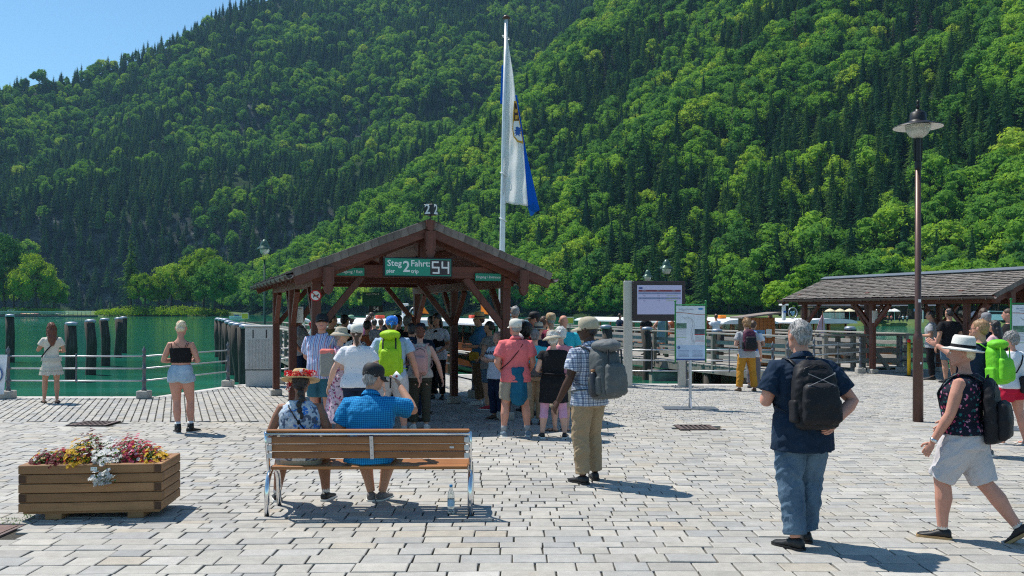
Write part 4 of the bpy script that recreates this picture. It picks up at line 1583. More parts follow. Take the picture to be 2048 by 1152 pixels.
M_ROW = flat('screen_row', (.24, .28, .46), .3); M_HEAD = flat('screen_header', (.22, .03, .05), .3); M_YG = flat('screen_bar', (.35, .40, .06), .3); M_NAVY = flat('print_navy', (.03, .08, .28), .4)
M_INK = flat('print_ink', (.12, .12, .18), .5); M_LINE = flat('print_pale_line', (.62, .64, .72), .5)
def plate(parent, name, x, z, w, h, mat, y): 
    mb = MB(); mb.box((x, y, z), (w, .0015, h)); return mb.build(name, mat, parent)
plate(t, 'table_header', .03, 2.335, 1.03, .045, M_HEAD, -.149)
for i, z in enumerate((2.275, 2.215, 2.155, 2.095)):
    if i % 2 == 0: plate(t, 'table_row', .03, z, 1.03, .045, M_ROW, -.149)
    text('Salet' if i % 2 else 'St. B.', .032, M_INK, t, (-.34, -.1505, z), rx, 'row_text', ext=.0003)
    text('1%d:%02d' % (2 + i // 2, (i * 25 + 5) % 60), .032, M_INK, t, (0, -.1505, z), rx, 'row_text', ext=.0003)
    if i: plate(t, 'load_bar', .33, z, .28, .010, M_YG, -.1495)
text('Abfahrt', .03, M_LINE, t, (-.34, -.1505, 2.335), rx, 'header_text', ext=.0003)
text('Fahrt', .03, M_LINE, t, (0, -.1505, 2.335), rx, 'header_text', ext=.0003)
text('Plätze', .03, M_LINE, t, (.38, -.1505, 2.335), rx, 'header_text', ext=.0003)
mb = MB(); mb.X = Matrix.Translation((-.43, -.149, 2.40)) @ Matrix.Rotation(R(90), 4, 'X'); mb.lathe([(.001, 0), (.045, 0), (.045, .002), (.001, .002)], n=16); o = mb.build('logo', M_NAVY, t); o.scale = (1.2, 1, .5)

# ------------------------------------------------------------------ map board
def map_board(label, x, y, rz, s=1.0, stand=True):
    t = thing('map_board', label, 'information board', (x, y, 0), rz)
    M_GRN = flat('board_green', (.02, .22, .05), .35)
    for sx in (-1, 1):
        mb = MB(); mb.tube([(sx * .285 * s, 0, .88), (sx * .285 * s, 0, 2.02)], .014, 8); mb.build('side_tube', M_GRN, t)
        mb = MB(); mb.smooth = True; mb.ell((sx * .285 * s, 0, 2.035), (.022, .022, .022), 8, 6); mb.build('ball', M_GRN, t)
    mb = MB(); mb.tube([(-.28 * s, 0, 1.965), (.28 * s, 0, 1.965)], .012, 8); mb.build('top_tube', M_GRN, t)
    mb = MB(); mb.cbox((0, 0, 1.43), (.545 * s, .02, 1.03), .004); mb.build('panel', flat('board_white', (.72, .74, .80), .35), t)
    y_ = -.0115
    plate(t, 'footer', 0, .935, .54 * s, .03, M_NAVY, y_)
    plate(t, 'text_field', 0, 1.08, .54 * s, .25, flat('board_pale_blue', (.50, .62, .80), .4), y_)
    text('Übersicht und Informationen', .024, M_NAVY, t, (-.08 * s, y_ - .001, 1.885), rx, 'title_text', ext=.0003)
    text('Königssee', .018, M_INK, t, (-.13 * s, y_ - .001, 1.855), rx, 'title_text', ext=.0003)
    mb = MB()
    for i in range(12):
        a, b = -.27 + .54 * i / 12, -.27 + .54 * (i + 1) / 12
        za, zb = 1.80 - .02 * math.sin(a * 7), 1.80 - .02 * math.sin(b * 7)
        mb.beam((a * s, y_ - .001, za), (b * s, y_ - .001, zb), .0015, .010)
    mb.build('wave_line', flat('print_rust', (.40, .09, .04), .5), t)
    # lake outline of the map
    pts = [(-.14, 1.74), (-.10, 1.70), (-.04, 1.73), (.02, 1.70), (.05, 1.64), (.055, 1.56), (.03, 1.48), (.02, 1.40), (.03, 1.33), (.05, 1.27), (.06, 1.25)]
    mb = MB()
    for o_ in (-.016, .016):
        for (a, b), (c, d) in zip(pts[:-1], pts[1:]):
            mb.beam(((a + o_) * s, y_ - .001, b - o_ * .6), ((c + o_) * s, y_ - .001, d - o_ * .6), .0012, .005)
    mb.build('map_outline', flat('print_grey', (.33, .36, .36), .5), t)
    plate(t, 'photo_print', -.17 * s, 1.57, .19 * s, .10, flat('print_photo_green', (.10, .20, .14), .4, 0, .8, 14), y_)
    plate(t, 'photo_line', -.17 * s, 1.355, .19 * s, .008, flat('print_lime', (.25, .45, .08), .4), y_)
    plate(t, 'photo_print', .17 * s, 1.46, .19 * s, .10, flat('print_photo_dark', (.06, .10, .12), .4, 0, .8, 14), y_)
    plate(t, 'photo_line', .17 * s, 1.405, .19 * s, .016, flat('sign_red', (.55, .02, .03), .4), y_)
    plate(t, 'photo_line', .17 * s, 1.285, .19 * s, .010, flat('sign_red', (.55, .02, .03), .4), y_)
    for i in range(6):
        plate(t, 'text_line', -.17 * s, 1.50 - i * .022, .17 * s, .005, M_LINE if i % 2 else flat('print_grey', (.33, .36, .36), .5), y_)
        plate(t, 'text_line', .17 * s, 1.38 - i * .014, .16 * s, .004, flat('print_grey', (.33, .36, .36), .5), y_)
        for xx in (-.13, .13): plate(t, 'text_line', xx * s, 1.10 - i * .022, .20 * s, .005, M_INK, y_ - .001)
    mb = MB(); mb.X = Matrix.Translation((-.22 * s, y_ - .002, 1.16)) @ Matrix.Rotation(R(90), 4, 'X'); mb.lathe([(.001, 0), (.026, 0), (.026, .002), (.001, .002)], n=18); mb.build('info_disc', M_NAVY, t)
    text('i', .04, M_WHITE, t, (-.22 * s, y_ - .005, 1.162), rx, 'info_letter', bold=.001, ext=.0003)
    mb = MB(); mb.X = Matrix.Translation((.19 * s, y_ - .001, 1.89)) @ Matrix.Rotation(R(90), 4, 'X'); mb.lathe([(.001, 0), (.05, 0), (.05, .001), (.001, .001)], n=18); o = mb.build('logo', flat('print_blue', (.04, .25, .50), .4), t); o.scale = (1, 1, .4)
    mb = MB(); mb.tube([(0, .03, .03), (0, .03, 1.9)], .028, 10); mb.build('pole', M_STEEL, t)
    mb = MB(); mb.cbox((0, .05, .012), (1.0, .46, .02), .004); mb.build('base_plate', M_ZINC, t)
    for ax, ay in ((1, 0), (-1, 0), (0, 1), (0, -1)):
        mb = MB(); mb.beam((ax * .18, .03 + ay * .16, .03), (ax * .01, .03 + ay * .01, .23), .03, .008); mb.build('strut', M_STEEL, t)
    return t


p = gp(1381, 818)
map_board('green framed lake map board on a single steel pole in the middle of the square', p.x, p.y, R(-3))
map_board('green framed map board cut by the right edge of the view', at(2062, 13.6).x, 13.6, R(-4), 1.05)

# ------------------------------------------------------------------ big street lamp
p = gp(1836, 843)
t = thing('street_lamp', 'tall brown street lamp with wide dark shade and glass bowl', 'street lamp', (p.x, p.y, 0))
M_BRN = flat('brown_lamp_paint', (.105, .058, .048), .4, .3, .15, 4)
mb = MB(); mb.smooth = True; mb.lathe([(.084, 0), (.080, 1.38), (.082, 1.40), (.06, 1.47), (.052, 1.5), (.046, 4.30), (.001, 4.30)], n=20); po = mb.build('pole', M_BRN, t)
mb = MB(); mb.lathe([(.05, 4.22), (.055, 4.24), (.055, 4.34), (.045, 4.36), (.045, 4.78), (.001, 4.78)], n=16); mb.build('neck', M_BLACK, t)
hx = .05
mb = MB(); mb.smooth = True; mb.lathe([(.40, 4.925), (.395, 4.935), (.25, 4.985), (.14, 5.02), (.135, 5.05), (.125, 5.16), (.10, 5.18), (.05, 5.19), (.05, 5.22), (.001, 5.22)], n=32, cap=False); mb.build('shade', M_BLACK, t)
mb = MB(); mb.smooth = True; mb.lathe([(.392, 4.922), (.24, 4.965), (.12, 4.975), (.001, 4.978)], n=32, cap=False); mb.build('reflector', flat('lamp_white', (.88, .88, .85), .35), t)
k = NT('lamp_glass'); k.base((.85, .84, .76)); k.set(Roughness=.25); k.b.inputs['Transmission Weight'].default_value = .55
M_LGL = k.m
mb = MB(); mb.smooth = True; mb.lathe([(.001, 4.735), (.07, 4.745), (.14, 4.79), (.185, 4.86), (.20, 4.93), (.20, 4.955), (.001, 4.956)], n=28, cap=False); mb.build('glass_bowl', M_LGL, t)
mb = MB(); mb.smooth = True; mb.lathe([(.02, 5.21), (.02, 5.25), (.04, 5.27), (.02, 5.30), (.018, 5.32), (.034, 5.345), (.020, 5.375), (.001, 5.38)], n=14); mb.build('finial', M_BLACK, t)
for s in (-1, 1):
    mb = MB(); mb.beam((s * .06, 0, 4.36), (s * .065, 0, 4.76), .012, .02); mb.build('side_arm', M_BLACK, t)
plate(t, 'sticker', 0, 2.02, .045, .05, M_WHITE, -.0565); plate(t, 'sticker', .01, .98, .03, .03, M_WHITE, -.0835)


def lantern(label, x, y, H, s, z0=0):
    t = thing('pier_lantern', label, 'lantern', (x, y, z0))
    mb = MB(); mb.smooth = True; mb.lathe([(.09, 0), (.09, .3), (.06, .34), (.05, H - 1.0 * s), (.001, H - 1.0 * s)], n=12); mb.build('pole', M_DARKG, t)
    for sx in (-1, 1):
        mb = MB(); mb.tube([(0, 0, H - 1.02 * s), (sx * .30 * s, 0, H - .95 * s), (sx * .31 * s, 0, H - .45 * s)], .014, 6); mb.build('yoke_arm', M_DARKG, t)
    mb = MB(); mb.smooth = True; mb.lathe([(.36 * s, H - .50 * s), (.33 * s, H - .44 * s), (.22 * s, H - .34 * s), (.20 * s, H - .30 * s), (.205 * s, H - .27 * s), (.18 * s, H - .18 * s), (.10 * s, H - .06 * s), (.02 * s, H), (.001, H)], n=20, cap=False); mb.build('hood', flat('lantern_green', (.06, .11, .085), .3, .3), t)
    mb = MB(); mb.smooth = True; mb.lathe([(.001, H - .78 * s), (.15 * s, H - .74 * s), (.24 * s, H - .58 * s), (.25 * s, H - .50 * s), (.001, H - .49 * s)], n=18, cap=False); mb.build('glass', M_LGL, t)
    return t


lantern('green double hood lantern on a tall post left of the near shelter', -12.3, 43.5, 5.42, 1.0)
lantern('green hood lantern on the pier behind the display screen, the higher of the two', 6.25, 35.4, 3.95, .78)
lantern('green hood lantern just left of the higher one behind the display screen', 5.80, 37.4, 3.62, .62)

# ------------------------------------------------------------------ flagpole and flag
FD = 24.0
fx = (1001 - 1024) * FD / F
t = thing('flagpole', 'tall white flagpole rising behind the near shelter', 'flagpole', (fx, FD, 0), 0)
mb = MB(); mb.smooth = True
mb.tube([(0, 0, 0), (.04, 0, 3), (.10, 0, 7), (.16, 0, 9.85)], [.085, .08, .06, .045], 14); mb.build('pole', flat('pole_white', (.72, .73, .74), .35, .2), t)
mb = MB(); mb.smooth = True; mb.lathe([(.02, 9.84), (.10, 9.87), (.11, 9.90), (.06, 9.95), (.001, 9.97)], (.16, 0, 0), 14); mb.build('pole_cap', flat('cap_brown', (.08, .04, .03), .4), t)
for z in (9.35, 5.6, 4.35):
    mb = MB(); mb.smooth = True
    xx = .016 * z
    pts = [(xx + .10 * math.cos(a), .10 * math.sin(a), z - .05 * math.cos(a)) for a in [i * math.pi / 6 for i in range(13)]]
    mb.tube(pts, .012, 6, cap=False); mb.build('halyard_ring', M_WHITE, t)


def fpt(px, py): return ((px - 1024) * FD / F - fx, EYE - (py - HZ) * FD / F)


# flag cloth: left edge on the pole, right edge free, soft vertical folds
edgeL = [(76, 1013), (130, 1011), (205, 1009), (300, 1008), (405, 1006)]
edgeR = [(76, 1015), (110, 1022), (190, 1034), (290, 1050), (320, 1056), (380, 1070), (418, 1079)]
edgeS = [(76, 1015), (150, 1026.5), (205, 1032), (290, 1047), (310, 1048), (350, 1051), (413, 1056)]
def lerp(tab, y):
    for (a, b), (c, d) in zip(tab[:-1], tab[1:]):
        if y <= c: return b + (d - b) * (max(y, a) - a) / (c - a)
    return tab[-1][1]
FL = thing('flag', 'long white and blue flag with a coat of arms hanging from the flagpole', 'flag', (fx, FD - .02, 0))
rows, cols_ = 60, 18
def cloth(name, eA, eB, y0, y1f, mat, dy, fold=1.0):
    vs = []; fs = []
    for j in range(rows + 1):
        for i in range(cols_ + 1):
            u = i / cols_
            y1 = y1f(u); y = y0 + (y1 - y0) * j / rows
            xa, xb = lerp(eA, y), lerp(eB, y)
            X_, Z_ = fpt(xa + (xb - xa) * u, y)
            wdt = (xb - xa) * FD / F
            dep = dy + fold * min(1, wdt * 1.6) * (.05 * math.sin(u * 7 + y * .012) + .035 * math.sin(u * 15 + y * .03 + 1) + .015 * math.sin(y * .11 + u * 5))
            vs.append((X_, dep, Z_))
    for j in range(rows):
        for i in range(cols_):
            a = j * (cols_ + 1) + i; fs.append((a, a + 1, a + cols_ + 2, a + cols_ + 1))
    mb = MB(); mb.smooth = True; mb.add(vs, fs); o = mb.build(name, mat, FL)
    m_ = o.modifiers.new('thick', 'SOLIDIFY'); m_.thickness = .006
    return o
def cloth_mat(name, c, tr=.35):
    k = NT(name); k.base(c); k.set(Roughness=.7)
    k.b.inputs['Specular IOR Level'].default_value = .2
    t2 = k.n('ShaderNodeBsdfTranslucent'); t2.inputs['Color'].default_value = (*c, 1)
    mx = k.n('ShaderNodeMixShader'); mx.inputs[0].default_value = tr
    k.l(k.b.outputs[0], mx.inputs[1]); k.l(t2.outputs[0], mx.inputs[2]); k.l(mx.outputs[0], k.out.inputs[0])
    return k.m
cloth('white_field', edgeL, edgeS, 76, lambda u: 405 + 8 * u, cloth_mat('flag_white', (.92, .92, .92), .6), 0)
cloth('blue_stripe', [(y, x + 0.0) for y, x in edgeS], edgeR, 190, lambda u: 413 + 8 * math.sin(u * 3) + 6 * u, cloth_mat('flag_blue', (.01, .17, .62), .5), .012, .3)
cloth('blue_tail', [(404, 1052), (432, 1061)], [(404, 1068), (416, 1077), (432, 1064)], 404, lambda u: 431, cloth_mat('flag_blue_light', (.02, .20, .62)), .04, .2)
cloth('blue_stripe', [(130, 1003), (205, 1000)], [(130, 1006), (205, 1005)], 128, lambda u: 206, cloth_mat('flag_blue', (.01, .17, .62), .5), .12, .1)
# coat of arms, simplified, sewn on the cloth
def crest(name, pts, mat, off):
    mb = MB(); q = [fpt(*p) for p in pts]; mb.prism(q, .006, 'Y', -.16 - off); return mb.build(name, mat, FL)
crest('crest_border', [(1028, 205), (1033, 205), (1036, 225), (1047, 290), (1035, 287), (1027, 277), (1024.5, 262), (1026, 230)], flat('crest_gold', (.60, .33, .03), .5), 0)
crest('crest_white', [(1028, 245), (1037.5, 245), (1044.5, 285), (1036, 283), (1029, 275), (1026.5, 262), (1027, 250)], M_WHITE, .006)
crest('crest_dark', [(1029, 210), (1032.5, 210), (1038, 244), (1028, 244)], flat('crest_brown', (.035, .012, .015), .5), .006)
def beast(cx, cy, s, mat, nm):
    sh = [(-1, -1.6), (-.2, -1.9), (.5, -1.4), (1.3, -1.7), (.8, -.8), (1.5, -.2), (.7, .1), (1.4, 1.0), (.5, .8), (.6, 1.9), (-.2, 1.2), (-1.1, 1.8), (-.7, .8), (-1.6, .7), (-.8, .1), (-1.5, -.6), (-.7, -.7)]
    crest(nm, [(cx + a * s, cy + b * s) for a, b in sh], mat, .012)
beast(1036, 266, 5.2, flat('crest_blue', (.02, .10, .38), .5), 'crest_beast')
beast(1032, 225, 2.4, flat('crest_gold', (.60, .33, .03), .5), 'crest_beast'); beast(1033, 238, 2.6, flat('crest_gold', (.60, .33, .03), .5), 'crest_beast')

# ------------------------------------------------------------------ bench
M_TEAK = wood('oiled_bench_wood', (.36, .145, .045), .55, .42, 'X', 1.0, .45, .1)
pL = gp(530, 1032); pR = gp(945, 1030)
BW = (pR.x - pL.x)
BX, BY = (pL.x + pR.x) / 2, pL.y
t = thing('park_bench', 'wooden slat bench with steel tube frame seen from behind, two people sitting on it', 'bench', (BX, BY, 0), R(1.0))
BENCH = t
for s in (-1, 1):
    x = s * (BW / 2 - .02)
    mb = MB(); mb.smooth = True
    arch = [(x, 0, 0), (x, .005, .20)] + [(x, .22 - .215 * math.cos(a), .20 + .20 * math.sin(a)) for a in [i * math.pi / 10 for i in range(1, 10)]] + [(x, .435, .20), (x, .45, 0)]
    mb.tube(arch, .024, 12); mb.build('leg_arch', M_CHROME, t)
    mb = MB(); mb.smooth = True
    mb.tube([(x, .50, .39), (x, .30, .385), (x, .12, .385), (x, .07, .42), (x, .02, .60), (x, -.03, .765)], .017, 10); mb.build('side_tube', M_CHROME, t)
    for z in (.548, .620, .692):
        mb = MB(); mb.cbox((x - s * .03, .022 - (z - .42) * .14 - .022, z), (.045, .006, .045), .002); mb.build('slat_bracket', M_STEEL, t)
for i in range(5):
    mb = MB(); mb.cbox((0, .08 + i * .098, .415 + (.012 if i == 0 else 0) - .006 * i * 0), (BW - .09, .078, .032), .006); mb.build('seat_slat', M_TEAK, t)
for i, z in enumerate((.548, .620, .692)):
    mb = MB(); mb.cbox((0, .062 - (z - .42) * .28, z), (BW - .12, .028, .060), .006, rot=Matrix.Rotation(R(-14), 3, 'X')); mb.build('back_slat', M_TEAK, t)
mb = MB(); mb.cbox((0, -.012, .772), (BW - .05, .055, .026), .010); mb.build('top_rail_slat', M_TEAK, t)
mb = MB(); mb.smooth = True; mb.tube([(-BW / 2 + .02, -.034, .745), (BW / 2 - .02, -.034, .745)], .014, 10); mb.build('top_tube', M_CHROME, t)
mb = MB(); mb.tube([(-BW / 2 + .04, .02, .584), (BW / 2 - .04, .02, .584)], .006, 6); mb.tube([(-BW / 2 + .04, .0, .656), (BW / 2 - .04, .0, .656)], .006, 6); mb.build('tie_rod', M_CHROME, t)
mb = MB(); mb.beam((0.03, .008, .512), (0.03, -.052, .728), .034, .006, up=(0, 1, 0), ch=.0015); st_ = mb.build('centre_strap', M_STEEL, t)
for z, yy in ((.548, -.002), (.620, -.022), (.692, -.042)):
    mb = MB(); mb.tube([(.03, yy + .006, z), (.03, yy - .004, z)], .006, 8); mb.build('bolt', M_ZINC, t)
mb = MB(); mb.cbox((.75, -.012, .62), (.04, .003, .018), .001); mb.build('maker_plate', M_STEEL, t)

# bottle
p = gp(902, 1027)
t = thing('water_bottle', 'clear plastic water bottle with blue cap standing behind the bench', 'bottle', (p.x, p.y, 0))
k = NT('clear_plastic'); k.base((.80, .90, .92)); k.set(Roughness=.06, IOR=1.33); k.b.inputs['Transmission Weight'].default_value = .85; k.b.inputs['Alpha'].default_value = .75
mb = MB(); mb.smooth = True
mb.lathe([(.026, 0), (.032, .006), (.032, .04), (.030, .045), (.032, .05), (.032, .16), (.028, .19), (.014, .225), (.012, .245), (.001, .245)], n=18); mb.build('bottle_body', k.m, t)
mb = MB(); mb.smooth = True; mb.lathe([(.015, .243), (.015, .263), (.001, .264)], n=12); mb.build('cap', flat('cap_blue', (.05, .28, .55), .4), t)
mb = MB(); mb.smooth = True; mb.lathe([(.0328, .07), (.0328, .135)], n=18, cap=False); mb.build('label', flat('bottle_label', (.35, .50, .62), .4), t)

# ------------------------------------------------------------------ planter
pa = gp(36, 1027, .07); pb = gp(334, 1021, .07)
t = thing('flower_planter', 'wooden box planter of stacked beams filled with red, yellow and white flowers', 'planter', (pa.x, pa.y, 0), math.atan2(pb.y - pa.y, pb.x - pa.x))
M_PL = wood('planter_wood', (.33, .175, .080), .55, .6, 'X', .8, .3, .2)
M_PLY = wood('planter_wood_side', (.33, .175, .080), .55, .6, 'Y', .8, .3, .12)
M_PLE = flat('planter_end_grain', (.10, .05, .028), .8, 0, .3, 30)
Lp = (pb - pa).length * .965; Dp = .58; bh = .0835; bt = .07
for r_ in range(5):
    z = .075 + bh * (r_ + .5)
    long_x = (r_ % 2 == 0)
    for y0 in (bt / 2, Dp - bt / 2):
        # odd rows reach the left corner, even rows the right one
        x0, x1 = (0, Lp - bt) if long_x else (bt, Lp)
        mb = MB(); mb.cbox(((x0 + x1) / 2, y0, z), (x1 - x0, bt, bh - .005), .005); mb.build('plank', M_PL, t)
    for sx in (0, 1):
        whole = (sx == 1) == long_x
        y0, y1 = (0, Dp) if whole else (bt, Dp - bt)
        xx = Lp - bt / 2 if sx else bt / 2
        mb = MB(); mb.cbox((xx, (y0 + y1) / 2, z), (bt, y1 - y0 - .004, bh - .005), .005); mb.mi = 0
        o = mb.build('plank', [M_PLY, M_PLE], t)
        for pl in o.data.polygons:
            if abs(pl.normal.y) > .9: pl.material_index = 1
mb = MB(); mb.box((Lp / 2, Dp / 2, .065), (Lp - .06, Dp - .06, .02)); mb.build('floor_board', M_PL, t)
for x in (.28, Lp - .24):
    mb = MB(); mb.cbox((x, Dp / 2, .028), (.14, Dp - .08, .056), .004); mb.build('skid', M_PL, t)
mb = MB(); mb.box((Lp / 2, Dp / 2, .44), (Lp - 2 * bt, Dp - 2 * bt, .02)); mb.build('soil', flat('potting_soil', (.03, .02, .014), .95, 0, .4, 40, .6), t)
mb = MB(); mb.cbox((Lp * .50 + .03, -.003, .452), (.055, .004, .032), .002); mb.build('small_tag', M_WHITE, t)
text('P 10', .02, M_GREENS, t, (Lp * .50 + .03, -.006, .455), rx, 'tag_text', ext=.0003)
rnd = random.Random(8)
FLC = {'red': (.50, .012, .03), 'crimson': (.36, .01, .05), 'yellow': (.80, .50, .02), 'white': (.80, .80, .78), 'pink': (.75, .12, .25), 'dark': (.16, .01, .02)}
def pmat(n_, c):
    k = NT(n_); k.base(c); k.set(Roughness=.6)
    t2 = k.n('ShaderNodeBsdfTranslucent'); t2.inputs['Color'].default_value = (*c, 1)
    mx = k.n('ShaderNodeMixShader'); mx.inputs[0].default_value = .5
    k.l(k.b.outputs[0], mx.inputs[1]); k.l(t2.outputs[0], mx.inputs[2]); k.l(mx.outputs[0], k.out.inputs[0]); return k.m
FM = {n_: pmat('petal_' + n_, c) for n_, c in FLC.items()}
M_FLF = pmat('flower_leaves', (.075, .17, .025))
def flower(mb, c, nrm, r, n_=5):
    nrm = nrm.normalized(); u = nrm.cross(Vector((.3, .5, .8))).normalized(); w = nrm.cross(u)
    a0 = rnd.uniform(0, 6)
    for q in range(n_):
        a = a0 + 6.283 * q / n_
        d = u * math.cos(a) + w * math.sin(a); e = u * math.cos(a + 1.57) + w * math.sin(a + 1.57)
        mb.add([c, c + d * r * .6 + e * r * .42 + nrm * r * .22, c + d * r + nrm * r * .12, c + d * r * .6 - e * r * .42 + nrm * r * .22], [(0, 1, 2, 3)])
# leaves: one plant per clump, thirteen plants
plants = []
for i in range(13):
    plants.append((.10 + (Lp - .2) * (i + .5) / 13, rnd.uniform(.2, .45)))
kinds = ['dark', 'red', 'dark', 'yellow', 'yellow', 'dark', 'white', 'white', 'crimson', 'crimson', 'pink', 'red', 'yellow']
hts = [.13, .11, .13, .13, .24, .30, .20, .17, .22, .24, .23, .18, .13]
for (x, y), kd, h in zip(plants, kinds, hts):
    mb = MB()
    for q in range(330):
        v = rvec(rnd); v.z = abs(v.z)
        c = Vector((x + v.x * .11 * rnd.uniform(.5, 1.1), y + v.y * .20, .45 + v.z * h * .85))
        nn = (v + rvec(rnd) * .7).normalized(); u = nn.cross(rvec(rnd)).normalized(); w = nn.cross(u)
        L_ = rnd.uniform(.014, .030)
        mb.add([c, c + u * L_ * .5 + w * L_ * .3, c + u * L_, c + u * L_ * .5 - w * L_ * .3], [(0, 1, 2, 3)])
    fo = mb.build('leaves', M_FLF, t); fo['kind'] = 'stuff'
    mbs = {}
    for q in range(95):
        v = rvec(rnd); v.z = abs(v.z)
        c = Vector((x + v.x * .12, y + v.y * .22 - .02, .465 + v.z * h * rnd.uniform(.7, 1.1)))
        col = kd if rnd.random() < .84 else rnd.choice(['white', 'yellow', 'red', 'crimson'])
        if kd == 'white': col = 'white'
        mb = mbs.setdefault(col, MB())
        flower(mb, c, v + Vector((-.3, -.3, .6)), rnd.uniform(.013, .023) * (1.4 if col == 'white' and kd == 'white' else 1))
    for col, mb in mbs.items():
        o = mb.build('blossoms', FM[col], t); o['kind'] = 'stuff'
# trailing white petunias over the front edge
mb = MB(); ml = MB()
for q in range(85):
    f = rnd.random()
    c = Vector((Lp * .60 + rnd.gauss(0, .055 - .02 * f), -.03 - rnd.random() * .05, .52 - f * .20))
    if f < .35: c.y = rnd.uniform(-.05, .12); c.z = .5 + rnd.uniform(-.02, .10); c.x += rnd.uniform(-.10, .10)
    flower(mb, c, Vector((rnd.uniform(-.9, .4), rnd.uniform(-.9, .1), 1)), rnd.uniform(.022, .034), 6)
    c2 = c + Vector((rnd.uniform(-.02, .02), .02, rnd.uniform(-.02, .02))); u = rvec(rnd)
    w = u.cross(rvec(rnd)).normalized()
    ml.add([c2, c2 + u * .02 + w * .01, c2 + u * .035, c2 + u * .02 - w * .01], [(0, 1, 2, 3)])
o = mb.build('blossoms', FM['white'], t); o['kind'] = 'stuff'
o = ml.build('leaves', M_FLF, t); o['kind'] = 'stuff'
# weeds in the joints beside the planter
V, Q = [], []
for i in range(130):
    q_ = gp(rnd.uniform(2, 62), rnd.uniform(1036, 1050))
    if rnd.random() < .4: q_ = gp(rnd.uniform(46, 70), rnd.uniform(1024, 1036))
    u = Vector((rnd.uniform(-.7, .7), rnd.uniform(-.7, .7), 1)).normalized(); card(V, Q, q_, u, u.cross(rvec(rnd)).normalized(), rnd.uniform(.01, .035), .008)
o = bpy.data.objects.new('weeds', mk('weeds', (V, Q), M_FLF)); COL.objects.link(o); tag(o, 'small weeds growing in the paving joints', kind='stuff')

# ------------------------------------------------------------------ boats
M_VARN = wood('varnished_boat_wood', (.42, .13, .03), .6, .25, 'X', .6, .5, .12)
M_VARN2 = wood('dark_hull_wood', (.17, .065, .028), .6, .35, 'X', .6, .5, .12)
M_ROOFW = flat('boat_roof_white', (.78, .79, .80), .4, 0, .06, 2)
M_ORNG = flat('pennant_orange', (.85, .22, .01), .6)
k = NT('boat_glass'); k.base((.02, .03, .03)); k.set(Roughness=.05); k.b.inputs['Alpha'].default_value = .45; M_BGL = k.m


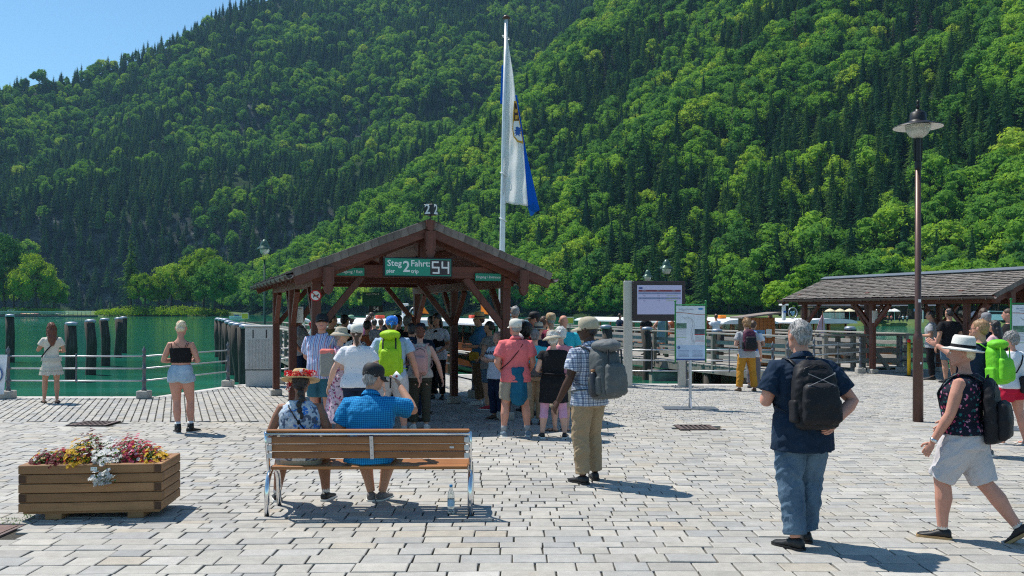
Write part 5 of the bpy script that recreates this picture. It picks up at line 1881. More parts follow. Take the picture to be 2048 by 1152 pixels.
def boat(label, bow, ang, L, Wd, col, extras=True, mast=0, closed=True):
    """long covered passenger boat, local y runs from bow (0) to stern (L)"""
    t = thing('passenger_boat', label, 'boat', (bow[0], bow[1], WATER), ang)
    mb = MB(); mb.smooth = True
    rings = []
    for i in range(13):
        f = i / 12
        hwd = Wd / 2 * min(1, (.12 + 2.6 * f) if f < .35 else 1) * (1 if f < .85 else 1 - (f - .85) * 1.6)
        sh = .95 + .35 * max(0, .25 - f) * 4 * .5
        y = f * L
        rings.append([Vector(p) for p in [(-hwd, y, sh), (-hwd * .96, y, .3), (-hwd * .7, y, -.25), (0, y, -.4), (hwd * .7, y, -.25), (hwd * .96, y, .3), (hwd, y, sh), (0, y, sh - .05)]])
    mb.loft(rings, True); mb.build('hull', M_VARN2, t, shade=False)
    for s in (-1, 1):
        mb = MB(); mb.beam((s * (Wd / 2 + .015), L * .3, .90), (s * (Wd / 2 + .015), L * .86, .90), .05, .12, ch=.01); mb.build('rubbing_strake', M_WHITE, t)
        n_ = int(L * .62 / 1.15)
        for i in range(n_ + 1):
            y = L * .25 + i * L * .62 / n_
            mb = MB(); mb.cbox((s * (Wd / 2 - .08), y, 1.52), (.07, .11, 1.14), .008); mb.build('window_post', col, t)
            if i < n_:
                mb = MB(); mb.cbox((s * (Wd / 2 - .08), y + L * .31 / n_, 1.13), (.05, L * .62 / n_ - .12, .30), .006); mb.build('side_panel', col, t)
                if closed:
                    mb = MB(); mb.box((s * (Wd / 2 - .08), y + L * .31 / n_, 1.65), (.012, L * .62 / n_ - .12, .72)); mb.build('window_pane', M_BGL, t)
        mb = MB(); mb.box((s * (Wd / 2 - .08), L * .56, 2.06), (.06, L * .64, .10)); mb.build('top_rail', col, t)
    for y in (L * .25, L * .87):
        mb = MB(); mb.box((0, y, 1.15), (Wd - .3, .06, .34)); mb.build('front_panel', col, t)
        for x in (-.45, .45):
            mb = MB(); mb.cbox((x, y, 1.55), (.07, .07, 1.1), .006); mb.build('window_post', col, t)
    mb = MB(); mb.smooth = True
    rings = []
    for i in range(9):
        f = i / 8; y = L * (.21 + .70 * f); w = (Wd / 2 + .12) * (1 if 0 < f < 1 else .9)
        rings.append([Vector((w * c_, y, 2.12 + .16 * math.sqrt(max(0, 1 - c_ * c_)))) for c_ in (-1, -.8, -.4, 0, .4, .8, 1)] + [Vector((w, y, 2.05)), Vector((-w, y, 2.05))])
    mb.loft(rings, True); mb.build('roof', M_ROOFW, t, shade=False)
    for i in range(int(L * .5 / 1.2)):
        mb = MB(); mb.cbox((0, L * .32 + i * 1.2, 1.28), (Wd - .6, .08, .55), .01); mb.build('seat_back', M_VARN, t)
    if extras:
        for i in range(4):
            mb = MB(); mb.cbox((rnd.uniform(-.5, .5), L * (.3 + .14 * i), 2.36), (.35, .45, .16), .03); mb.build('roof_box', [M_ORNG, M_ROOFW, flat('vest_red', (.6, .06, .03), .5), M_ROOFW][i], t)
    if mast:
        mb = MB(); mb.cbox((-.55, mast, 2.55), (.12, .16, .62), .03); mb.build('light_mast', M_WHITE, t)
        mb = MB(); mb.cbox((-.55, mast, 2.88), (.34, .24, .08), .03); mb.build('lamp_housing', M_WHITE, t)
        mb = MB(); mb.cbox((-.55, mast - .082, 2.6), (.125, .01, .08), .002); mb.build('blue_band', flat('band_blue', (.02, .12, .50), .4), t)
        mb = MB(); mb.smooth = True
        mb.tube([(-.1 + .22 * math.cos(a), mast, 2.55 + .22 * math.sin(a)) for a in [i * math.pi / 10 for i in range(21)]],   .02, 8, cap=False); mb.build('ring_emblem', M_STEEL, t)
        mb = MB(); mb.X = Matrix.Translation((-.1, mast, 2.53)) @ Matrix.Scale(.85, 4); mb.prism([(0, -.13), (.13, .03), (.10, .12), (0, .07), (-.10, .12), (-.13, .03)], .03, 'Y'); mb.build('heart_emblem', flat('emblem_sky', (.25, .45, .60), .4), t)
        mb = MB(); mb.cbox((.95, L * .245, 1.62), (.14, .10, .26), .03); mb.build('wing_mirror', flat('mirror_grey', (.45, .48, .52), .2, .8), t)
    return t


def pennant(label, x, y, z0, h, w, lean=.0):
    t = thing('pennant', label, 'flag', (x, y, z0))
    mb = MB(); mb.tube([(0, 0, 0), (0, 0, h + .05)], .012, 6); mb.build('staff', M_VARN, t)
    mb = MB()
    vs = [(.0, -.0, h), (.0, .0, .12), (w, .05, .08), (w * .55, .03, h * .5)]
    mb.add(vs + [(a, b + .012, c) for a, b, c in vs], [(0, 1, 2, 3), (7, 6, 5, 4), (0, 3, 7, 4), (3, 2, 6, 7), (2, 1, 5, 6), (1, 0, 4, 5)])
    mb.build('cloth', M_ORNG, t)


boat('long brown passenger boat with white roof moored behind the crowd under the near shelter', (-2.0, 29.5), R(21), 19, 3.0, M_VARN2, mast=4.6)
boat('white roofed passenger boat with windows moored behind the right posts of the near shelter', (1.9, 30.6), R(21), 20, 2.9, M_VARN2, mast=5.2)
boat('orange varnished passenger boat with white mast moored beyond the plank pier on the right', (12.3, 34.6), R(21), 22, 3.0, M_VARN, mast=1.7, closed=False)
boat('white roofed boat moored farther out behind the wooden booth', (16.2, 37.0), R(21), 18, 3.0, M_VARN, extras=False, mast=0)
for px, ytop, ybot, d, w, lb in [(832, 592, 624, 34, .5, 'orange pennant on the boat roof seen through the near shelter'), (962, 610, 626, 40, .42, 'small orange pennant on the boat right of the flagpole foot'), (1384, 612, 634, 42, .5, 'orange pennant just right of the map board top')]:
    p = at(px, d); z1 = EYE - (ytop - HZ) * d / F; z0 = EYE - (ybot - HZ) * d / F - .15
    pennant(lb, p.x, d, z0, z1 - z0, w)

# booth
t = thing('ticket_booth', 'small brown wooden booth with dark sloping roof beside the person in mustard trousers', 'booth', (8.35, 29.9, 0), R(6))
mb = MB(); mb.cbox((0, 0, .82), (.95, .9, 1.62), .01); mb.build('wall', M_VARN2, t)
for i in range(7):
    mb = MB(); mb.cbox((-.41 + i * .135, -.458, .82), (.125, .02, 1.6), .003); mb.build('wall_plank', M_VARN, t)
mb = MB(); mb.beam((-.72, 0, 1.62), (.62, 0, 1.79), 1.2, .06, ch=.01); mb.build('roof', M_BLACK if False else M_TILE, t)
plate(t, 'notice', -.05, 1.0, .32, .42, flat('notice_blue', (.15, .30, .50), .4), -.475)
plate(t, 'notice', .25, 1.1, .2, .28, M_WHITE, -.475)

for lb, px, py, d, w in [('yellow notice board on the pier railing beside the mooring pile cluster', 490, 632, 46, .32), ('yellow notice board on the pier railing right of the bald man', 1140, 641, 38, .30), ('yellow notice board on the pier railing left of the display screen', 1188, 648, 37, .28)]:
    p = at(px, d, EYE - (py - HZ) * d / F)
    t = thing('notice_board', lb, 'sign', p)
    mb = MB(); mb.cbox((0, 0, 0), (w * 1.1, .03, w), .004); mb.build('frame', M_WHITE, t)
    mb = MB(); mb.box((0, -.018, 0), (w, .004, w * .86)); mb.build('panel', flat('notice_yellow', (.62, .58, .06), .5), t)
    mb = MB(); mb.tube([(0, .02, -w / 2), (0, .02, -(p.z - .9) - .1)], .02, 6); mb.build('stem', M_GREYZ, t)

# life ring on the pier (white and red)
t = thing('life_ring', 'white and red life ring hanging on the pier railing behind the man with sunglasses', 'life ring', at(607, 26, 1.32))
for q in range(8):
    mb = MB(); mb.smooth = True
    mb.tube([(.26 * math.cos(a), 0, .26 * math.sin(a)) for a in [q * math.pi / 4 + i * math.pi / 16 for i in range(5)]], .06, 8); mb.build('segment', M_WHITE if q % 2 else flat('sign_red', (.55, .02, .03), .4), t)
mb = MB(); mb.tube([(0, .06, -1.3), (0, .06, .3)], .03, 6); mb.build('post', M_WHITE, t)

# ------------------------------------------------------------------ far left: floating dock, kayaks, small boat
t = thing('floating_dock', 'long grey floating dock with railings at the far left of the lake', 'dock', (at(90, 405).x, 405, WATER))
mb = MB(); mb.box((0, 0, .2), (46, 7, .9)); mb.build('pontoon', flat('pontoon_dark', (.06, .06, .06), .8), t)
for i in range(24):
    mb = MB(); mb.box((-22.6 + i * 1.96, -3.3, 1.5), (.16, .16, 1.7)); mb.build('rail_post', M_GREYZ, t)
for z in (1.3, 1.8, 2.4):
    mb = MB(); mb.box((0, -3.3, z), (46, .12, .14)); mb.build('rail', M_WHITE, t)
for i in range(5):
    c = at([48, 60, 70, 118, 140][i], 403, .4)
    t = thing('kayak', ['orange kayak nearest the moored cars on the far dock', 'yellow kayak second on the far dock', 'red kayak third on the far dock', 'dark kayak by the middle of the far dock', 'green kayak right of the dark one on the far dock'][i], 'kayak', c, R(8 * i))
    mb = MB(); mb.smooth = True; mb.ell((0, 0, .1), (1.9, .4, .28), 10, 6); mb.build('hull', flat('kayak%d' % 0 if False else ['kayak_orange', 'kayak_yellow', 'kayak_red', 'kayak_dark', 'kayak_green'][i], [(.75, .2, .02), (.75, .5, .03), (.5, .04, .03), (.05, .06, .08), (.1, .3, .12)][i], .4), t)
    mb = MB(); mb.smooth = True; mb.ell((0, 0, .33), (.45, .26, .08), 8, 5); mb.build('cockpit', M_BLACK, t)


def car(label, x, y, z, rz, col, group=None, s=1.0, kind='car'):
    t = thing('parked_car', label, kind, (x, y, z), rz, group)
    m_ = flat('car_' + col[0], col[1], .3, .2)
    mb = MB()
    side = [(-2.1, .35), (-2.15, .75), (-1.9, .95), (-1.3, 1.0), (-.7, 1.42), (.75, 1.45), (1.5, 1.02), (2.05, .9), (2.15, .6), (2.1, .35)]
    mb.prism([(a * s, b * s) for a, b in side], 1.72 * s, 'Y'); mb.build('body', m_, t)
    mb = MB(); mb.prism([(a * s, b * s) for a, b in [(-1.15, 1.03), (-.66, 1.36), (.70, 1.38), (1.25, 1.05)]], 1.74 * s, 'Y'); mb.build('window', M_BGL if False else M_BLACK, t)
    for a in (-1.35, 1.35):
        for b in (-.8, .8):
            mb = MB(); mb.X = Matrix.Translation((a * s, b * s, .33 * s)) @ Matrix.Rotation(R(90), 4, 'X'); mb.lathe([(.33 * s, -.11), (.33 * s, .11)], n=14); w_ = mb.build('wheel', M_BLACK, t)
            mb = MB(); mb.X = Matrix.Translation((0, math.copysign(.115, b), 0)) @ Matrix.Rotation(R(90), 4, 'X'); mb.lathe([(.19 * s, -.01), (.19 * s, .01)], n=12); mb.build('rim', M_STEEL, w_)
    for b in (-.6, .6):
        mb = MB(); mb.ell((2.1 * s, b * s, .68 * s), (.06, .16 * s, .08 * s), 8, 5); mb.build('headlight', M_WHITE, t)
    return t


CW = ('white', (.75, .76, .78)); CR = ('red', (.40, .02, .04)); CS = ('silver', (.45, .47, .50)); CD = ('dark', (.05, .06, .08))
c = at(8, 448, 1.6); car('silver car parked on the headland by the floating dock, leftmost', c.x, c.y, 1.5, R(15), CS)
c = at(25, 446, 1.6); car('pale car parked on the headland right of the silver one', c.x, c.y, 1.5, R(15), CW)
# motor boat near the island
c = at(473, 330)
t = thing('motor_boat', 'small white motor boat with blue cover on the lake right of the island', 'boat', (c.x, c.y, WATER), R(10))
mb = MB(); mb.smooth = True
rings = []
for i in range(8):
    f = i / 7; w = .95 * math.sin(math.pi * (.18 + .62 * f)); x = -2.6 + 5.0 * f
    rings.append([Vector(p) for p in [(x, -w, .75), (x, -w * .7, .05), (x, 0, -.2), (x, w * .7, .05), (x, w, .75)]])
mb.loft(rings, True); mb.build('hull', M_WHITE, t, shade=False)
mb = MB(); mb.cbox((.2, 0, 1.5), (2.4, 1.7, .12), .04); mb.build('canopy', M_WHITE, t)
for a in (-.8, 1.2):
    for b in (-.7, .7):
        mb = MB(); mb.box((a, b, 1.1), (.06, .06, .8)); mb.build('canopy_post', M_STEEL, t)
mb = MB(); mb.cbox((0, 0, .95), (1.5, 1.3, .5), .05); mb.build('seat_box', M_NAVY, t)

# little chapel ruin on the island
c = at(362, 438)
t = thing('boathouse', 'small dark ruined hut among the bushes on the island', 'hut', (c.x, c.y, 1.2), R(12))
mb = MB(); mb.cbox((0, 0, 1.6), (4.5, 4, 3.2), .1); mb.build('wall', flat('hut_dark', (.05, .055, .05), .9), t)
mb = MB(); mb.prism([(-2.8, 3.2), (2.8, 3.2), (0, 4.6)], 4.6, 'Y'); mb.build('roof', flat('hut_roof', (.05, .05, .045), .9), t)
mb = MB(); mb.box((.6, -2.03, 1.3), (1.0, .1, 2.0)); mb.build('door', M_BLACK, t)

# ------------------------------------------------------------------ right far shore: restaurant, umbrellas, cars, flag
RD = 158
a = at(1618, RD); b = at(1868, RD)
t = thing('lakeside_restaurant', 'long low restaurant with dark grey roof, chimney and beige awning across the bay', 'building', ((a.x + b.x) / 2, RD, .3), R(-2))
Wb = b.x - a.x
M_SLATE = flat('slate_roof', (.085, .095, .11), .6, 0, .2, 2)
M_DWD = flat('dark_timber', (.05, .032, .022), .8, 0, .2, 3)
mb = MB(); mb.box((0, 3, 1.35), (Wb * .97, 6, 2.7)); mb.build('wall', M_DWD, t)
mb = MB()
mb.add([(-Wb / 2, -.8, 2.55), (Wb / 2, -.8, 2.45), (Wb / 2, 3, 4.05), (-Wb / 2 + 3.5, 3, 4.15), (-Wb / 2, 6.8, 2.5), (Wb / 2, 6.8, 2.5)], [(0, 1, 2, 3), (3, 2, 5, 4), (0, 3, 4), (1, 5, 2), (0, 4, 5, 1)])
mb.build('roof', M_SLATE, t)
mb = MB(); mb.cbox((-1.4, 2.4, 4.3), (.8, .8, 1.3), .04); ch_ = mb.build('chimney', M_WHITE, t)
mb = MB(); mb.cbox((-1.4, 2.4, 5.02), (.95, .95, .12), .02); mb.build('chimney_cap', M_SLATE, t)
mb = MB(); mb.beam((-Wb / 2 - .3, -2.1, 2.25), (Wb * .16, -2.1, 2.30), 3.2, .05); aw = mb.build('awning', flat('awning_beige', (.55, .43, .33), .8, 0, .1, 6), t)
for i in range(12):
    x = -Wb / 2 + 1 + i * Wb / 12
    mb = MB(); mb.box((x, -.05, 1.3), (1.1, .1, 1.3)); w_ = mb.build('window', M_DWD, t)
    mb = MB(); mb.box((0, -.06, 0), (.9, .03, 1.1)); mb.build('pane', M_BGL, w_)
for i in range(10):
    mb = MB(); mb.box((-Wb / 2 + .5 + i * Wb / 10, -3.6, .95), (.1, .1, 2.4)); mb.build('porch_post', M_DWD, t)
mb = MB(); mb.box((0, -2.4, -.35), (Wb * 1.0, 4.2, .5)); mb.build('terrace', M_GREYW, t)
mb = MB(); mb.box((-Wb * .2, -4.45, .25), (Wb * .5, .05, .5)); mb.build('terrace_wall', M_DWD, t)
for px_, wd in ((1661, 2.0), (1683, 1.6)):
    q_ = at(px_, 1); x = q_.x * (RD - 4.6) - t.location.x
    mb = MB(); mb.box((x, -4.55, .75), (wd, .05, 1.0)); mb.build('banner_panel', flat('banner_pink', (.62, .50, .47), .6), t)
mb = MB(); mb.ell((-Wb * .42, -2.5, 3.6), (.45, .45, .5), 10, 7); mb.build('roof_lamp', M_STEEL, t)
for i, (px_, col) in enumerate([(1660, 1), (1680, 1), (1699, 1), (1716, 0), (1737, 0), (1758, 0), (1776, 0), (1789, 0)]):
    dd = RD - 7.2; q_ = at(px_, dd)
    u = thing('parasol', '%s parasol, %s in the row on the restaurant terrace' % ('cream' if col else 'white', ['first', 'second', 'third', 'fourth', 'fifth', 'sixth', 'seventh', 'last'][i]), 'parasol', (q_.x, dd, .15), 0, 'restaurant parasols')
    mb = MB(); mb.tube([(0, 0, 0), (0, 0, 2.1)], .04, 6); mb.build('pole', M_WHITE, u)
    mb = MB(); mb.lathe([(.95, 1.62), (.75, 1.80), (.35, 2.02), (.01, 2.12)], n=10, cap=False); mb.build('canopy', flat('parasol_cream', (.68, .58, .38), .8) if col else flat('parasol_white', (.75, .74, .70), .8), u)
car('red car parked beside the parasols at the right end of the restaurant', at(1745, 152).x, 152.5, .45, R(5), CR)
for px_, dd, cc, lb in [(1966, 112, CD, 'dark car half hidden behind the white parked cars'), (1988, 104, CW, 'white car in front in the car park across the bay'), (1975, 118, CW, 'white car behind in the car park across the bay')]:
    c = at(px_, dd); car(lb, c.x, c.y, .42, R(170 if cc is CW else 10), cc)
0 and land('car_park', 'pale gravel car park behind the right shelter', [(44, 96), (70, 88), (110, 88), (110, 128), (60, 131), (48, 124)], .42, flat('pale_gravel', (.36, .34, .30), .9, 0, .15, 1))
c = at(1846, 120)
t = thing('shore_flagpole', 'white pole with a red and light blue flag on the far lawn', 'flagpole', (c.x, c.y, .3))
mb = MB(); mb.tube([(0, 0, 0), (0, 0, 2.6)], .06, 6); mb.build('pole', M_WHITE, t)
mb = MB(); mb.box((-.45, .0, 2.05), (.6, .03, 1.1)); mb.build('flag_cloth', flat('flag_red', (.6, .06, .08), .6), t)
mb = MB(); mb.box((-1.0, .0, 2.05), (.5, .03, 1.1)); mb.build('flag_cloth', flat('flag_sky', (.10, .35, .60), .6), t)
# red and white flag beside the boat (pink in the photo)
p = at(1645, 36)
t = thing('boat_flag', 'limp pink and white flag on a staff behind the grey-haired man', 'flag', (p.x, 36, .1))
mb = MB(); mb.tube([(0, 0, 0), (.0, 0, 1.75)], .015, 6); mb.build('staff', M_VARN, t)
mb = MB(); mb.smooth = True
mb.loft([[Vector((x * w - .10 * f, y * w * .5, 1.6 - f * 1.0)) for x, y in ((-1, 0), (-.3, .5), (.4, -.2), (1, .3), (.4, .0), (-.3, .7))] for f, w in ((0, .03), (.3, .12), (.7, .2), (1, .16))], True)
mb.build('cloth', flat('flag_pink', (.70, .42, .48), .7), t)

# ------------------------------------------------------------------ people
WS = bpy.data.scenes.new('workbench')


def remeshed(mb, voxel, smooth=4, fold=0.0, seed=0.0, decim=None):
    """union of closed shapes as one continuous surface -> (verts, faces)"""
    me = bpy.data.meshes.new('tmp')
    me.from_pydata(mb.v, [], mb.f)
    fix_normals(me)
    o = bpy.data.objects.new('tmp', me); WS.collection.objects.link(o)
    m = o.modifiers.new('r', 'REMESH'); m.mode = 'VOXEL'; m.voxel_size = voxel
    m = o.modifiers.new('s', 'SMOOTH'); m.factor = .5; m.iterations = smooth
    with bpy.context.temp_override(scene=WS, view_layer=WS.view_layers[0]):
        dg = bpy.context.evaluated_depsgraph_get(); dg.update()
        r = bpy.data.meshes.new_from_object(o.evaluated_get(dg), depsgraph=dg)
    n = len(r.vertices)
    v = np.empty(n * 3, np.float32); r.vertices.foreach_get('co', v); v = v.reshape(-1, 3)
    nr = np.empty(n * 3, np.float32); r.vertices.foreach_get('normal', nr); nr = nr.reshape(-1, 3)
    q = [tuple(p.vertices) for p in r.polygons]
    bpy.data.objects.remove(o); bpy.data.meshes.remove(me); bpy.data.meshes.remove(r)
    if fold:
        x, y, z = v[:, 0] + seed, v[:, 1] + seed * .37, v[:, 2]
        f1 = 1 - 2 * np.abs(vnoise(x * 11 + z * 9 + y * 3, z * 10 - x * 4 + y * 8))
        f2 = 1 - 2 * np.abs(vnoise(x * 24 - z * 17 + 40, z * 19 + y * 20 + x * 6))
        f3 = vnoise(x * 6 + 9, z * 5 + y * 6)
        v = v + nr * (fold * (.34 * f1 + .22 * f2 + .30 * f3))[:, None]
    return v, q


def mesh_obj(name, v, q, mats, parent, extra=None, smooth=True):
    """part mesh from remesh result plus optional extra MB islands"""
    V = [tuple(map(float, p)) for p in v]; Fc = list(q); mi = [0] * len(Fc); sm = [smooth] * len(Fc)
    if extra is not None:
        o_ = len(V)
        V += [tuple(p) for p in extra.v]; Fc += [tuple(i + o_ for i in f) for f in extra.f]; mi += extra.m; sm += extra.sm
    a = np.array(V); c = (a.min(0) + a.max(0)) / 2
    me = bpy.data.meshes.new(name)
    me.from_pydata((a - c).tolist(), [], Fc)
    for m in (mats if isinstance(mats, (list, tuple)) else [mats]): me.materials.append(m)
    me.polygons.foreach_set('material_index', mi)
    me.polygons.foreach_set('use_smooth', sm)
    if extra is not None: fix_normals(me)
    o = bpy.data.objects.new(name, me); COL.objects.link(o)
    o.location = c; o.parent = parent
    return o


# ---- cloth materials
def cloth_m(name, c, var=.12, rough=.85, weave=.15):
    key = ('cl', name)
    if key in MATS: return MATS[key]
    k = NT(name)
    v = k.coord('Object')
    nz = k.ramp(k.noise(v, 7, 5, .7), [(.3, 1 - var), (.7, 1 + var)])
    k.base(k.mix(1, c, nz, 'MULTIPLY'))
    k.set(Roughness=rough)
    k.b.inputs['Specular IOR Level'].default_value = .2
    n_ = k.noise(k.coord('Object', (1, 1, .45)), 16, 4, .6, 1.2)
    k.bump(n_, .45, .012)
    MATS[key] = k.m
    return k.m


def plaid_m(name, base, l1, l2, f=22.0, w=.16):
    key = ('pl', name)
    if key in MATS: return MATS[key]
    k = NT(name)
    tc = k.n('ShaderNodeTexCoord'); sp_ = k.n('ShaderNodeSeparateXYZ'); k.l(tc.outputs['Object'], sp_.inputs[0])
    c = base
    for sock, off, ln in (('X', 0, l1), ('Z', 0, l1), ('X', .5, l2), ('Z', .5, l2)):
        m_ = k.math('FRACT', k.math('ADD', k.math('MULTIPLY', sp_.outputs[sock], f), off))
        msk = k.math('LESS_THAN', m_, w if off == 0 else w * .6)
        c = k.mix(k.math('MULTIPLY', msk, .62), c, ln)
    k.base(c); k.set(Roughness=.85); k.b.inputs['Specular IOR Level'].default_value = .2
    k.bump(k.noise(k.coord('Object', (1, 1, .45)), 16, 4, .6, 1.2), .45, .012)
    MATS[key] = k.m
    return k.m


def stripe_m(name, cols, f=16.0, axis='X'):
    key = ('st', name)
    if key in MATS: return MATS[key]
    k = NT(name)
    tc = k.n('ShaderNodeTexCoord'); sp_ = k.n('ShaderNodeSeparateXYZ'); k.l(tc.outputs['Object'], sp_.inputs[0])
    m_ = k.math('FRACT', k.math('ADD', k.math('MULTIPLY', sp_.outputs[axis], f), 20))
    n = len(cols)
    k.base(k.ramp(m_, [(i / n, c) for i, c in enumerate(cols)], 'CONSTANT'))
    k.set(Roughness=.85); k.b.inputs['Specular IOR Level'].default_value = .2
    k.bump(k.noise(k.coord('Object', (1, 1, .45)), 16, 4, .6, 1.2), .45, .012)
    MATS[key] = k.m
    return k.m


def print_m(name, base, cols, scale=16.0, cover=.55, rnd_=1.0, dist=.35):
    """scattered flowers or leaves printed on cloth"""
    key = ('pr', name)
    if key in MATS: return MATS[key]
    k = NT(name)
    v = k.coord('Object')
    wv = k.n('ShaderNodeTexNoise'); wv.inputs['Scale'].default_value = scale * 1.4; k.l(v, wv.inputs['Vector'])
    vm = k.n('ShaderNodeVectorMath', operation='MULTIPLY_ADD')
    k.l(wv.outputs['Color'], vm.inputs[0]); vm.inputs[1].default_value = (dist / scale * 3,) * 3; k.l(v, vm.inputs[2])
    vo = k.n('ShaderNodeTexVoronoi'); vo.inputs['Scale'].default_value = scale; vo.inputs['Randomness'].default_value = rnd_
    k.l(vm.outputs[0], vo.inputs['Vector'])
    sc_ = k.n('ShaderNodeSeparateColor'); k.l(vo.outputs['Color'], sc_.inputs[0])
    pc = k.ramp(sc_.outputs[0], [(i / len(cols), c) for i, c in enumerate(cols)], 'CONSTANT')
    msk = k.math('LESS_THAN', vo.outputs['Distance'], cover)
    k.base(k.mix(msk, base, pc))
    k.set(Roughness=.85); k.b.inputs['Specular IOR Level'].default_value = .2
    k.bump(k.noise(k.coord('Object', (1, 1, .45)), 16, 4, .6, 1.2), .45, .012)
    MATS[key] = k.m
    return k.m


def denim_m(name, c, worn):
    key = ('dn', name)
    if key in MATS: return MATS[key]
    k = NT(name)
    a = k.ramp(k.noise(k.coord('Object', (1, 1, .5)), 5, 5, .65), [(.32, c), (.68, worn)])
    b = k.ramp(k.noise(k.coord('Object', (220, 220, 60)), 1, 2, .5), [(.3, .85), (.7, 1.12)])
    k.base(k.mix(1, a, b, 'MULTIPLY')); k.set(Roughness=.85); k.b.inputs['Specular IOR Level'].default_value = .2
    k.bump(k.noise(k.coord('Object', (1, 1, .6)), 20, 5, .65, 1.5), .6, .014)
    MATS[key] = k.m
    return k.m


def skin_m(name, c):
    key = ('sk', name)
    if key in MATS: return MATS[key]
    k = NT(name)
    nz = k.ramp(k.noise(k.coord('Object'), 9, 4, .6), [(.3, .88), (.7, 1.08)])
    k.base(k.mix(1, c, nz, 'MULTIPLY')); k.set(Roughness=.62); k.bump(k.noise(k.coord('Object'), 45, 3, .6), .15, .003)
    k.b.inputs['Specular IOR Level'].default_value = .35
    MATS[key] = k.m
    return k.m


def hair_m(name, c, c2=None):
    key = ('hr', name)
    if key in MATS: return MATS[key]
    k = NT(name); c2 = c2 or tuple(min(1, x * 1.9) for x in c)
    n_ = k.noise(k.coord('Object', (1, 1, .22)), 75, 3, .7, .5)
    k.base(k.ramp(n_, [(.35, c), (.7, c2)])); k.set(Roughness=.5); k.bump(n_, .9, .006)
    MATS[key] = k.m
    return k.m


SK_P = skin_m('skin_pale', (.62, .36, .27)); SK_T = skin_m('skin_tanned', (.50, .26, .17)); SK_R = skin_m('skin_reddish', (.58, .28, .20))
SK_D = skin_m('skin_dark', (.075, .036, .024)); SK_B = skin_m('skin_brown', (.28, .13, .08))
M_EYE = flat('eye_white', (.75, .72, .70), .3); M_LIP = flat('lips', (.42, .13, .11), .5)
H_GREY = hair_m('hair_grey', (.16, .15, .145), (.45, .44, .43)); H_WHITE = hair_m('hair_white', (.45, .43, .40), (.78, .76, .72)); H_BLACK = hair_m('hair_black', (.010, .008, .008), (.03, .025, .025))
H_BROWN = hair_m('hair_brown', (.045, .022, .014), (.12, .06, .035)); H_AUB = hair_m('hair_auburn', (.09, .025, .012), (.22, .07, .03)); H_BLOND = hair_m('hair_platinum', (.55, .45, .28), (.85, .76, .55)); H_GING = hair_m('hair_ginger', (.25, .13, .06), (.45, .28, .14))

# ring table: z, half width, half depth, y offset (fractions of height)
T_M = [(.462, .050, .045, 0), (.485, .080, .062, -.004), (.52, .094, .072, -.008), (.555, .092, .070, -.006), (.60, .085, .064, 0), (.65, .089, .066, .002), (.70, .098, .070, .002), (.745, .103, .069, 0), (.775, .099, .062, -.004), (.797, .083, .052, -.008), (.812, .064, .044, -.010), (.826, .046, .038, -.010)]
T_F = [(.462, .050, .045, 0), (.485, .084, .064, -.006), (.52, .100, .074, -.012), (.555, .096, .070, -.008), (.60, .078, .060, 0), (.65, .080, .060, .002), (.70, .088, .066, .004), (.745, .092, .067, .004), (.775, .089, .058, -.004), (.797, .074, .047, -.008), (.812, .055, .040, -.010), (.826, .040, .035, -.010)]
ARMS = {
    'down': ((.150, -.022, .632), (.158, .028, .485)),
    'out': ((.168, -.020, .635), (.205, .025, .49)),
    'front': ((.150, -.012, .640), (.070, .125, .640)),
    'frontlow': ((.150, -.020, .635), (.055, .105, .560)),
    'hip': ((.200, -.055, .670), (.112, .020, .565)),
    'behind': ((.165, -.085, .650), (.05, -.115, .555)),
    'pocket': ((.165, -.045, .645), (.118, .028, .515)),
    'crossed': ((.135, .035, .655), (-.055, .105, .680)),
    'strap': ((.140, .030, .650), (.085, .095, .745)),
}


